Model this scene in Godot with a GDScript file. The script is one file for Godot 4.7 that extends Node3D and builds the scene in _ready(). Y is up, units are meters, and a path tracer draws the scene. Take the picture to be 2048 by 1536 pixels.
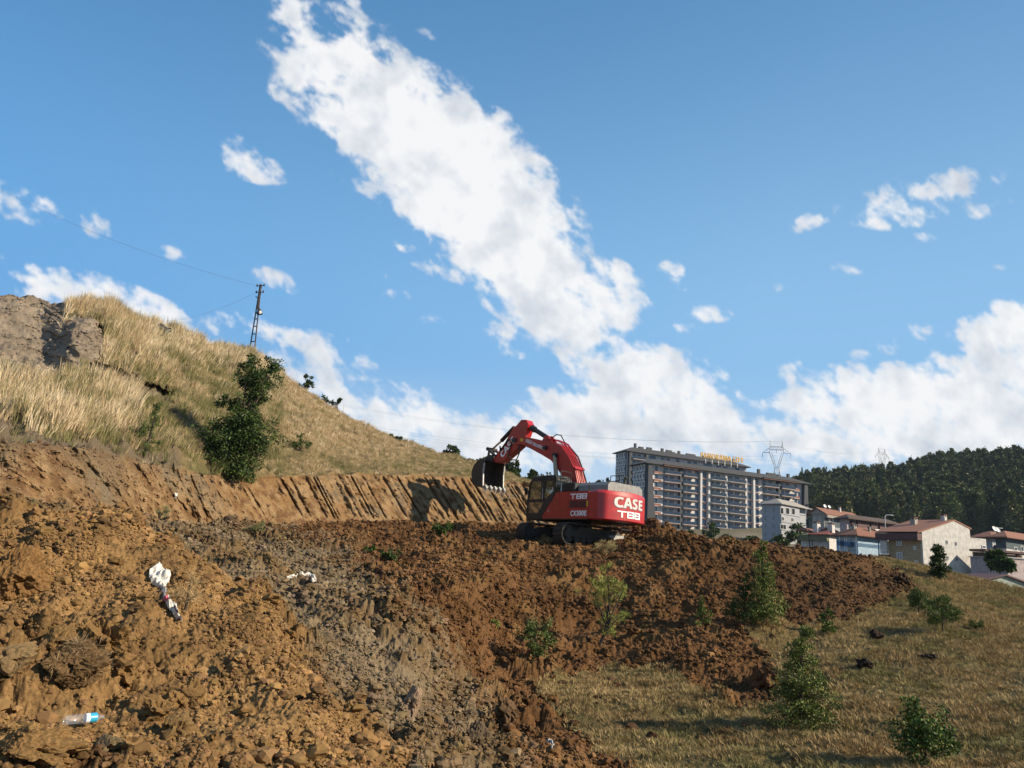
extends Node3D
# ---------------------------------------------------------------- camera model
const FOCAL := 1490.0            # in pixels of the 2048 x 1536 photograph
const PITCH := 13.7
const ROLL := 4.0
var CB: Basis
var used := {}
var M := {}

func ray(px: float, py: float) -> Vector3:
	return CB * Vector3((px - 1024.0) / FOCAL, -(py - 768.0) / FOCAL, -1.0)

func at(px: float, py: float, d: float) -> Vector3:
	var v := ray(px, py)
	return v * (d / Vector2(v.x, v.z).length())

func pix(p: Vector3) -> Vector2:
	var v := CB.transposed() * p
	return Vector2(1024.0 + FOCAL * v.x / -v.z, 768.0 - FOCAL * v.y / -v.z)

# ---------------------------------------------------------------- naming
func numbered(n: String) -> String:
	if not used.has(n):
		used[n] = 0
		return n
	used[n] += 1
	return "%s_%03d" % [n, used[n]]

func tag(o: Node, label: String, category: String, group := "") -> Node:
	o.set_meta("label", label)
	o.set_meta("category", category)
	if group != "":
		o.set_meta("group", group)
	return o

func thing(called: String, label: String, category: String, pos := Vector3.ZERO, turn := 0.0, group := "") -> Node3D:
	var o := Node3D.new()
	o.name = numbered(called)
	add_child(o, true)
	o.position = pos
	o.rotation.y = turn
	tag(o, label, category, group)
	return o

func structure(o: Node3D, called: String) -> void:
	o.name = numbered(called)
	o.set_meta("kind", "structure")
	add_child(o, true)

func part(parent: Node, called: String, mesh: Mesh, mat: Material = null, xf := Transform3D()) -> MeshInstance3D:
	var o := MeshInstance3D.new()
	o.mesh = mesh
	if mat:
		o.material_override = mat
	if parent == self:
		o.name = numbered(called)
	else:
		o.name = called
	parent.add_child(o, true)
	o.transform = xf
	return o

func moved(x: float, y: float, z: float) -> Transform3D:
	return Transform3D(Basis(), Vector3(x, y, z))

# ---------------------------------------------------------------- mesh builder
class MB:
	var v := PackedVector3Array()
	var n := PackedVector3Array()
	var c := PackedColorArray()
	var uv := PackedVector2Array()
	var i := PackedInt32Array()
	var col := Color(-1, 0, 0)
	func vert(p: Vector3, nn: Vector3) -> int:
		v.append(p)
		n.append(nn)
		uv.append(Vector2(p.x + p.z, p.y))
		if col.r >= 0.0:
			c.append(col)
		return v.size() - 1
	func tri(a: Vector3, b: Vector3, d: Vector3) -> void:
		var nn := (b - a).cross(d - a).normalized()
		var k := vert(a, nn)
		vert(b, nn)
		vert(d, nn)
		i.append_array([k, k + 2, k + 1])
	func quad(a: Vector3, b: Vector3, d: Vector3, e: Vector3) -> void:
		var nn := (d - a).cross(e - b).normalized()
		var k := vert(a, nn)
		vert(b, nn)
		vert(d, nn)
		vert(e, nn)
		i.append_array([k, k + 2, k + 1, k, k + 3, k + 2])
	func box(ctr: Vector3, s: Vector3, b := Basis()) -> MB:
		var h := s * 0.5
		var p := []
		for q in 8:
			p.append(ctr + b * Vector3(h.x if q & 1 else -h.x, h.y if q & 2 else -h.y, h.z if q & 4 else -h.z))
		quad(p[4], p[5], p[7], p[6])
		quad(p[1], p[0], p[2], p[3])
		quad(p[5], p[1], p[3], p[7])
		quad(p[0], p[4], p[6], p[2])
		quad(p[6], p[7], p[3], p[2])
		quad(p[0], p[1], p[5], p[4])
		return self
	func span(a: Vector3, b: Vector3) -> MB:
		return box((a + b) * 0.5, (b - a).abs())
	# chamfered box
	func cbox(ctr: Vector3, s: Vector3, ch := 0.02, b := Basis()) -> MB:
		var h := s * 0.5
		ch = minf(ch, minf(h.x, minf(h.y, h.z)) * 0.9)
		var P := func(sx: int, sy: int, sz: int, ax: int) -> Vector3:
			var q := Vector3(sx * h.x, sy * h.y, sz * h.z)
			if ax != 0:
				q.x -= sx * ch
			if ax != 1:
				q.y -= sy * ch
			if ax != 2:
				q.z -= sz * ch
			return ctr + b * q
		for s1 in [-1, 1]:
			facing([P.call(s1, -1, -1, 0), P.call(s1, 1, -1, 0), P.call(s1, 1, 1, 0), P.call(s1, -1, 1, 0)], b * Vector3(s1, 0, 0))
			facing([P.call(-1, s1, -1, 1), P.call(1, s1, -1, 1), P.call(1, s1, 1, 1), P.call(-1, s1, 1, 1)], b * Vector3(0, s1, 0))
			facing([P.call(-1, -1, s1, 2), P.call(1, -1, s1, 2), P.call(1, 1, s1, 2), P.call(-1, 1, s1, 2)], b * Vector3(0, 0, s1))
			for s2 in [-1, 1]:
				facing([P.call(-1, s1, s2, 1), P.call(1, s1, s2, 1), P.call(1, s1, s2, 2), P.call(-1, s1, s2, 2)], b * Vector3(0, s1, s2))
				facing([P.call(s1, -1, s2, 0), P.call(s1, 1, s2, 0), P.call(s1, 1, s2, 2), P.call(s1, -1, s2, 2)], b * Vector3(s1, 0, s2))
				facing([P.call(s1, s2, -1, 0), P.call(s1, s2, 1, 0), P.call(s1, s2, 1, 1), P.call(s1, s2, -1, 1)], b * Vector3(s1, s2, 0))
				for s3 in [-1, 1]:
					var a: Vector3 = P.call(s1, s2, s3, 0)
					var d: Vector3 = P.call(s1, s2, s3, 1)
					var e: Vector3 = P.call(s1, s2, s3, 2)
					if (d - a).cross(e - a).dot(b * Vector3(s1, s2, s3)) > 0:
						tri(a, d, e)
					else:
						tri(a, e, d)
		return self
	func facing(p: Array, dir: Vector3) -> void:
		var nn: Vector3 = (p[2] - p[0]).cross(p[3] - p[1])
		if nn.dot(dir) >= 0:
			quad(p[0], p[1], p[2], p[3])
		else:
			quad(p[3], p[2], p[1], p[0])
	# extrude a polygon lying in x,y along z
	func prism(poly: PackedVector2Array, z0: float, z1: float, xf := Transform3D()) -> MB:
		var pl := poly.duplicate()
		var area := 0.0
		for k in pl.size():
			area += pl[k].cross(pl[(k + 1) % pl.size()])
		if area < 0:
			pl.reverse()
		var t := Geometry2D.triangulate_polygon(pl)
		for k in range(0, t.size(), 3):
			var q := [pl[t[k]], pl[t[k + 1]], pl[t[k + 2]]]
			if (q[1] - q[0]).cross(q[2] - q[0]) < 0:
				q.reverse()
			tri(xf * Vector3(q[0].x, q[0].y, z1), xf * Vector3(q[1].x, q[1].y, z1), xf * Vector3(q[2].x, q[2].y, z1))
			tri(xf * Vector3(q[2].x, q[2].y, z0), xf * Vector3(q[1].x, q[1].y, z0), xf * Vector3(q[0].x, q[0].y, z0))
		for k in pl.size():
			var a := pl[k]
			var b := pl[(k + 1) % pl.size()]
			quad(xf * Vector3(a.x, a.y, z0), xf * Vector3(b.x, b.y, z0), xf * Vector3(b.x, b.y, z1), xf * Vector3(a.x, a.y, z1))
		return self
	# round bar through points, radius may vary
	func tube(pts: Array, r, sides := 8, caps := true) -> MB:
		var rings := []
		var up := Vector3(0.13, 1, 0.07)
		for k in pts.size():
			var p: Vector3 = pts[k]
			var t: Vector3 = ((pts[mini(k + 1, pts.size() - 1)] as Vector3) - (pts[maxi(k - 1, 0)] as Vector3)).normalized()
			var s := t.cross(up)
			if s.length() < 0.05:
				s = t.cross(Vector3(1, 0, 0.1))
			s = s.normalized()
			var w := s.cross(t)
			up = w
			var rr: float = r[k] if r is Array else r
			var ring := []
			for q in sides:
				var an := TAU * q / sides
				var d := s * cos(an) + w * sin(an)
				ring.append(vert(p + d * rr, d))
			rings.append(ring)
			if caps and (k == 0 or k == pts.size() - 1):
				var nn := -t if k == 0 else t
				var ctr := vert(p, nn)
				var f := []
				for q in sides:
					f.append(vert(v[ring[q]], nn))
				for q in sides:
					var a: int = f[q]
					var b: int = f[(q + 1) % sides]
					if (v[a] - p).cross(v[b] - p).dot(nn) > 0:
						i.append_array([ctr, b, a])
					else:
						i.append_array([ctr, a, b])
		for k in pts.size() - 1:
			for q in sides:
				var a: int = rings[k][q]
				var b: int = rings[k][(q + 1) % sides]
				var d: int = rings[k + 1][(q + 1) % sides]
				var e: int = rings[k + 1][q]
				if (v[b] - v[a]).cross(v[e] - v[a]).dot(n[a]) > 0:
					i.append_array([a, d, b, a, e, d])
				else:
					i.append_array([a, b, d, a, d, e])
		return self
	func mesh(mat: Material = null) -> ArrayMesh:
		var arr := []
		arr.resize(Mesh.ARRAY_MAX)
		arr[Mesh.ARRAY_VERTEX] = v
		arr[Mesh.ARRAY_NORMAL] = n
		arr[Mesh.ARRAY_TEX_UV] = uv
		if c.size() == v.size():
			arr[Mesh.ARRAY_COLOR] = c
		arr[Mesh.ARRAY_INDEX] = i
		var m := ArrayMesh.new()
		m.add_surface_from_arrays(Mesh.PRIMITIVE_TRIANGLES, arr)
		if mat:
			m.surface_set_material(0, mat)
		return m

# ---------------------------------------------------------------- materials
func lin(r: float, g: float, b: float) -> Color:
	return Color(r, g, b).linear_to_srgb()

func grain(seed_: int, freq: float, lo: float, hi: float, size := 256, oct := 4, kind := FastNoiseLite.TYPE_SIMPLEX) -> ImageTexture:
	var nz := FastNoiseLite.new()
	nz.seed = seed_
	nz.frequency = freq
	nz.noise_type = kind
	nz.fractal_octaves = oct
	var im := nz.get_seamless_image(size, size)
	im.convert(Image.FORMAT_L8)
	var b := im.get_data()
	for k in b.size():
		b[k] = int(255.0 * lerpf(lo, hi, b[k] / 255.0))
	im = Image.create_from_data(size, size, false, Image.FORMAT_L8, b)
	im.convert(Image.FORMAT_RGB8)
	return ImageTexture.create_from_image(im)

func bumps(seed_: int, freq: float, strength: float, size := 256, oct := 4) -> ImageTexture:
	var nz := FastNoiseLite.new()
	nz.seed = seed_
	nz.frequency = freq
	nz.fractal_octaves = oct
	var im := nz.get_seamless_image(size, size)
	im.convert(Image.FORMAT_RGBA8)
	im.bump_map_to_normal_map(strength)
	return ImageTexture.create_from_image(im)

func paint(key: String, c: Color, rough := 0.7, metal := 0.0, tex: Texture2D = null, scale := 1.0, nrm: Texture2D = null, vc := false) -> StandardMaterial3D:
	var m := StandardMaterial3D.new()
	m.resource_name = key
	m.albedo_color = c
	m.roughness = rough
	m.metallic = metal
	m.vertex_color_use_as_albedo = vc
	if tex:
		m.albedo_texture = tex
		m.uv1_triplanar = true
		m.uv1_world_triplanar = false
		m.uv1_scale = Vector3.ONE * scale
	if nrm:
		m.normal_enabled = true
		m.normal_texture = nrm
		m.uv1_triplanar = true
		m.uv1_scale = Vector3.ONE * scale
	M[key] = m
	return m

# ---------------------------------------------------------------- camera, sky, sun
const CLOUDS := [
	# px, py, half length, half width, turn in degrees, density
	[590, 30, 70, 50, -15, 0.75], [650, 10, 60, 45, 0, 0.7], [560, 90, 45, 40, 20, 0.5], [625, 110, 60, 45, 0, 0.9], [700, 110, 80, 45, 10, 0.95],
	[640, 150, 90, 42, -15, 0.9], [755, 80, 40, 50, 60, 0.45], [700, 65, 25, 40, 40, 0.6],
	[700, 200, 110, 75, 30, 1.1], [790, 230, 130, 90, 35, 1.3], [860, 300, 150, 110, 45, 1.5], [930, 360, 150, 110, 45, 1.5], [760, 280, 90, 60, 45, 1.0],
	[1000, 430, 140, 100, 45, 1.4], [1060, 480, 110, 90, 50, 1.3], [880, 400, 90, 60, 40, 1.0], [960, 470, 90, 50, 30, 0.9],
	[1060, 560, 110, 60, 40, 1.2], [1110, 620, 120, 65, 20, 1.3], [1190, 600, 90, 55, 20, 1.2], [1225, 570, 60, 40, 30, 1.0], [1090, 650, 60, 32, 30, 0.9],
	[1000, 545, 80, 35, 15, 0.6], [850, 455, 60, 25, 10, 0.5], [830, 490, 40, 14, 0, 0.55], [880, 540, 60, 18, 20, 0.5], [1020, 290, 30, 18, 10, 0.55], [1050, 330, 35, 25, 30, 0.6],
	[985, 675, 40, 25, 10, 0.75], [1015, 705, 35, 12, 10, 0.55],
	[480, 315, 42, 30, 50, 0.95], [520, 340, 50, 22, 15, 0.95], [465, 300, 22, 22, 0, 0.6],
	[685, 360, 35, 20, 30, 0.42], [745, 385, 45, 12, 25, 0.45], [855, 68, 28, 12, 20, 0.4],
	[20, 400, 90, 34, 22, 0.7], [190, 445, 25, 45, -25, 0.55], [0, 470, 30, 25, 0, 0.45], [-120, 380, 120, 50, 15, 0.7], [345, 508, 32, 14, 15, 0.55], [255, 488, 25, 8, 15, 0.35],
	[548, 560, 42, 20, 20, 0.6], [570, 580, 30, 14, 20, 0.45],
	[120, 590, 90, 40, 15, 1.0], [190, 590, 70, 34, 25, 1.1], [270, 620, 80, 35, 25, 1.0], [350, 650, 90, 35, 20, 0.9], [60, 545, 60, 18, 30, 0.5],
	[480, 640, 55, 22, 25, 0.7], [560, 670, 70, 20, 25, 0.75], [650, 700, 90, 30, 12, 0.8], [690, 735, 60, 18, 5, 0.5],
	[570, 740, 40, 30, 40, 0.9], [660, 790, 110, 40, 15, 0.9], [760, 820, 140, 50, 10, 1.0], [880, 860, 140, 55, 15, 1.0], [960, 890, 100, 40, 10, 0.9],
	[800, 590, 45, 14, 0, 0.5], [850, 640, 30, 12, -15, 0.5], [820, 635, 15, 8, 0, 0.4], [905, 645, 40, 6, 0, 0.35], [780, 550, 20, 8, 0, 0.35],
	[1270, 745, 110, 50, 5, 1.2], [1170, 815, 70, 45, 0, 1.0], [1360, 790, 100, 55, 20, 1.2], [1290, 830, 190, 55, 5, 1.4], [1120, 850, 90, 45, 0, 1.0], [1440, 860, 90, 45, 20, 1.2], [1250, 895, 210, 45, 0, 1.1], [1060, 900, 90, 36, 0, 0.8], [1275, 712, 50, 20, 0, 0.8], [1410, 748, 45, 24, 10, 0.75],
	[1690, 765, 110, 34, 5, 1.0], [1610, 790, 70, 26, -5, 0.9], [1840, 770, 130, 40, -5, 1.2], [1760, 815, 190, 36, 0, 1.2], [1975, 690, 80, 48, -10, 1.2], [2040, 670, 80, 55, 0, 1.2], [1940, 800, 170, 60, 0, 1.3], [1580, 870, 110, 28, 0, 0.95], [1790, 885, 240, 40, 0, 1.1], [2150, 740, 200, 120, 0, 1.3], [1960, 870, 240, 50, 0, 1.1], [1545, 805, 36, 14, 0, 0.55], [2060, 900, 260, 50, 0, 1.1], [1560, 915, 160, 24, 0, 0.8],
	[1870, 380, 120, 28, -18, 0.72], [1790, 425, 90, 20, -8, 0.7], [1950, 365, 60, 32, -25, 0.6], [1930, 420, 80, 20, -8, 0.65], [1635, 435, 55, 16, -25, 0.7], [1770, 375, 50, 14, -20, 0.45], [1850, 475, 30, 10, 5, 0.45], [1800, 445, 60, 14, -5, 0.55],
	[1340, 545, 26, 20, 0, 0.75], [1355, 580, 25, 10, 10, 0.45], [1420, 626, 42, 15, 5, 0.8], [1533, 573, 34, 10, 5, 0.65], [1370, 655, 34, 14, 0, 0.5], [1690, 540, 40, 14, 10, 0.35],
	[1840, 658, 42, 18, 10, 0.85], [1785, 690, 26, 16, 0, 0.75], [1720, 710, 22, 10, 0, 0.55], [2040, 615, 30, 14, 0, 0.7], [1200, 470, 16, 6, -30, 0.3], [2000, 535, 30, 8, 0, 0.35]]

func make_sky() -> Image:
	# coverage of the clouds, laid out on a plane square to the view direction
	var gx := 360
	var gy := 190
	var g0 := Vector2(-420, -220)
	var gs := 8.0
	var cov := PackedFloat32Array()
	var und := PackedFloat32Array()
	cov.resize(gx * gy)
	und.resize(gx * gy)
	for c in CLOUDS:
		var an := deg_to_rad(c[4])
		var ca := cos(an)
		var sa := sin(an)
		var big: float = maxf(c[2], c[3]) * 1.6 + 16.0
		for gyy in range(maxi(0, int((c[1] - big - g0.y) / gs)), mini(gy, int((c[1] + big - g0.y) / gs) + 1)):
			for gxx in range(maxi(0, int((c[0] - big - g0.x) / gs)), mini(gx, int((c[0] + big - g0.x) / gs) + 1)):
				var dx: float = g0.x + gxx * gs - c[0]
				var dy: float = g0.y + gyy * gs - c[1]
				var a: float = (dx * ca + dy * sa) / (c[2] * 1.25)
				var b: float = (-dx * sa + dy * ca) / (c[3] * 1.25)
				var r2 := a * a + b * b
				if r2 < 1.6:
					var w: float = c[5] * (1.0 - r2 / 1.6)
					var k := gyy * gx + gxx
					cov[k] = maxf(cov[k], w) + 0.25 * minf(cov[k], w)
					und[k] = maxf(und[k], w * (0.5 + 0.5 * b))
	var fb := FastNoiseLite.new()
	fb.seed = 5
	fb.noise_type = FastNoiseLite.TYPE_SIMPLEX_SMOOTH
	fb.frequency = 0.011
	fb.fractal_octaves = 6
	fb.fractal_gain = 0.55
	fb.domain_warp_enabled = true
	fb.domain_warp_amplitude = 26.0
	fb.domain_warp_frequency = 0.012
	var cell := FastNoiseLite.new()
	cell.seed = 21
	cell.noise_type = FastNoiseLite.TYPE_SIMPLEX_SMOOTH
	cell.fractal_type = FastNoiseLite.FRACTAL_RIDGED
	cell.frequency = 0.009
	cell.fractal_octaves = 5
	var wisp := FastNoiseLite.new()
	wisp.seed = 15
	wisp.frequency = 0.035
	wisp.fractal_octaves = 4
	wisp.fractal_gain = 0.6
	var soft := FastNoiseLite.new()
	soft.seed = 9
	soft.frequency = 0.006
	soft.fractal_octaves = 3
	var far := FastNoiseLite.new()
	far.seed = 31
	far.frequency = 1.1
	far.fractal_octaves = 5
	var shade := func(lon: float, lat: float, detail: bool) -> Color:
		var cl := cos(lat)
		var dir := Vector3(sin(lon) * cl, sin(lat), -cos(lon) * cl)
		var e := clampf(dir.y, 0.0, 1.0)
		# clear air: paler low down and towards the sun's side
		var side := clampf(0.5 + 0.9 * dir.x - 0.25 * dir.z, 0.0, 1.0)
		var deep := Color(0.050, 0.195, 0.43).lerp(Color(0.105, 0.275, 0.53), side)
		var mid := Color(0.125, 0.375, 0.74).lerp(Color(0.27, 0.525, 0.83), side)
		var low := Color(0.68, 0.79, 0.90)
		var c := mid.lerp(deep, smoothstep(0.28, 0.75, e)) if e > 0.28 else low.lerp(mid, smoothstep(0.0, 0.28, e))
		var a := 0.0
		var g := 0.0
		var u := 0.0
		var inside := 0.0
		var p := Vector2.ZERO
		var v := CB.transposed() * dir
		if v.z < -0.35:
			p = Vector2(1024.0 + FOCAL * v.x / -v.z, 768.0 - FOCAL * v.y / -v.z)
			var q := (p - g0) / gs
			if q.x > 1 and q.y > 1 and q.x < gx - 2 and q.y < gy - 2:
				var ix := int(q.x)
				var iy := int(q.y)
				var fx := q.x - ix
				var fy := q.y - iy
				var k := iy * gx + ix
				g = lerpf(lerpf(cov[k], cov[k + 1], fx), lerpf(cov[k + gx], cov[k + gx + 1], fx), fy)
				u = lerpf(lerpf(und[k], und[k + 1], fx), lerpf(und[k + gx], und[k + gx + 1], fx), fy)
				inside = clampf(minf(minf(q.x - 1, gx - 2 - q.x), minf(q.y - 1, gy - 2 - q.y)) / 25.0, 0.0, 1.0)
		var f := 0.0
		var s := 0.0
		if inside > 0.0:
			var st := Vector2((p.x * 0.77 + p.y * 0.64) * 0.72, (-p.x * 0.64 + p.y * 0.77) * 1.25)
			f = fb.get_noise_2d(st.x, st.y)
			s = cell.get_noise_2d(p.x + 900.0, p.y)
			var ff2 := wisp.get_noise_2d(st.x, st.y)
			var den := g * 0.76 + 0.13 * smoothstep(0.15, 0.45, g) - 0.48 + (f * 0.95 + ff2 * 0.30) * smoothstep(0.0, 0.4, g) - 0.10 * s
			a = smoothstep(-0.14, 0.66, den)
			a = a * (1.35 - 0.35 * a) * inside
			a = minf(a, 1.0)
			s = soft.get_noise_2d(p.x, p.y)
		if inside < 1.0 and e > 0.0:
			var w := dir / (e + 0.18)
			var ff := far.get_noise_2d(w.x, w.z)
			a = maxf(a, smoothstep(0.12, 0.42, ff) * (1.0 - inside))
			s = ff
			f = ff
		if a > 0.0:
			# the thick low parts of a cloud are greyer
			var grey := clampf(0.10 + smoothstep(0.4, 1.2, u) * 0.42 * smoothstep(0.50, 0.10, e) + 0.55 * s + 0.42 * f + 0.25 * wisp.get_noise_2d(p.x * 0.6, p.y * 0.6), 0.0, 1.0)
			var cc := Color(0.95, 0.95, 0.955).lerp(Color(0.48, 0.55, 0.65), grey)
			cc = cc.lerp(Color(0.80, 0.86, 0.93), 0.35 * smoothstep(0.16, 0.0, e))
			c = c.lerp(cc, a * 0.97)
		return c.linear_to_srgb()
	var W := 4096
	var H := 2048
	# everywhere: a coarse pass, then the part the view covers in full detail
	var cw := 512
	var chh := 256
	var cb := PackedByteArray()
	cb.resize(cw * chh * 3)
	for y in chh:
		var lat := (0.5 - (y + 0.5) / chh) * PI
		for x in cw:
			var k := (y * cw + x) * 3
			var c: Color
			if lat < -0.05:
				c = Color(0.62, 0.66, 0.68)
			else:
				c = shade.call(((x + 0.5) / cw - 0.5) * TAU, lat, false)
			cb[k] = c.r8
			cb[k + 1] = c.g8
			cb[k + 2] = c.b8
	var im := Image.create_from_data(cw, chh, false, Image.FORMAT_RGB8, cb)
	im.resize(W, H, Image.INTERPOLATE_CUBIC)
	var x0 := 1480
	var x1 := 2620
	var y0 := 440
	var y1 := 1040
	var db := PackedByteArray()
	db.resize((x1 - x0) * (y1 - y0) * 3)
	var k2 := 0
	for y in range(y0, y1):
		var lat := (0.5 - (y + 0.5) / H) * PI
		for x in range(x0, x1):
			var c: Color = shade.call(((x + 0.5) / W - 0.5) * TAU, lat, true)
			db[k2] = c.r8
			db[k2 + 1] = c.g8
			db[k2 + 2] = c.b8
			k2 += 3
	var fine := Image.create_from_data(x1 - x0, y1 - y0, false, Image.FORMAT_RGB8, db)
	im.blit_rect(fine, Rect2i(0, 0, x1 - x0, y1 - y0), Vector2i(x0, y0))
	# straight ahead (-z) lies at the picture's left edge
	var res := Image.create_empty(W, H, false, Image.FORMAT_RGB8)
	res.blit_rect(im, Rect2i(W / 2, 0, W / 2, H), Vector2i(0, 0))
	res.blit_rect(im, Rect2i(0, 0, W / 2, H), Vector2i(W / 2, 0))
	return res

func setup_view() -> void:
	CB = Basis(Vector3.RIGHT, deg_to_rad(PITCH)) * Basis(Vector3.BACK, deg_to_rad(ROLL))
	var cam := Camera3D.new()
	cam.name = "camera"
	cam.fov = rad_to_deg(2.0 * atan(768.0 / FOCAL))
	cam.near = 0.05
	cam.far = 4000.0
	add_child(cam)
	cam.basis = CB
	cam.current = true
	var env := Environment.new()
	env.background_mode = Environment.BG_SKY
	var sky := Sky.new()
	var pan := PanoramaSkyMaterial.new()
	pan.panorama = ImageTexture.create_from_image(make_sky())
	sky.sky_material = pan
	env.sky = sky
	env.background_energy_multiplier = 0.6
	env.tonemap_mode = Environment.TONE_MAPPER_LINEAR
	env.tonemap_exposure = 1.67
	env.sdfgi_enabled = true
	env.ssao_enabled = true
	env.ssil_enabled = true
	env.fog_enabled = true
	env.fog_density = 0.00008
	env.fog_light_color = Color(0.72, 0.80, 0.90)
	var we := WorldEnvironment.new()
	we.name = "environment"
	we.environment = env
	add_child(we)
	var sun := DirectionalLight3D.new()
	sun.name = "sun"
	sun.light_energy = 1.6
	sun.light_color = Color(1.0, 0.93, 0.82)
	sun.light_angular_distance = 0.5
	sun.shadow_enabled = true
	add_child(sun)
	var az := deg_to_rad(74.0)   # to the right of straight behind the camera
	var el := deg_to_rad(30.0)
	var to_sun := Vector3(sin(az) * cos(el), sin(el), cos(az) * cos(el))
	sun.look_at_from_position(Vector3.ZERO, -to_sun, Vector3.UP)

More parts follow.
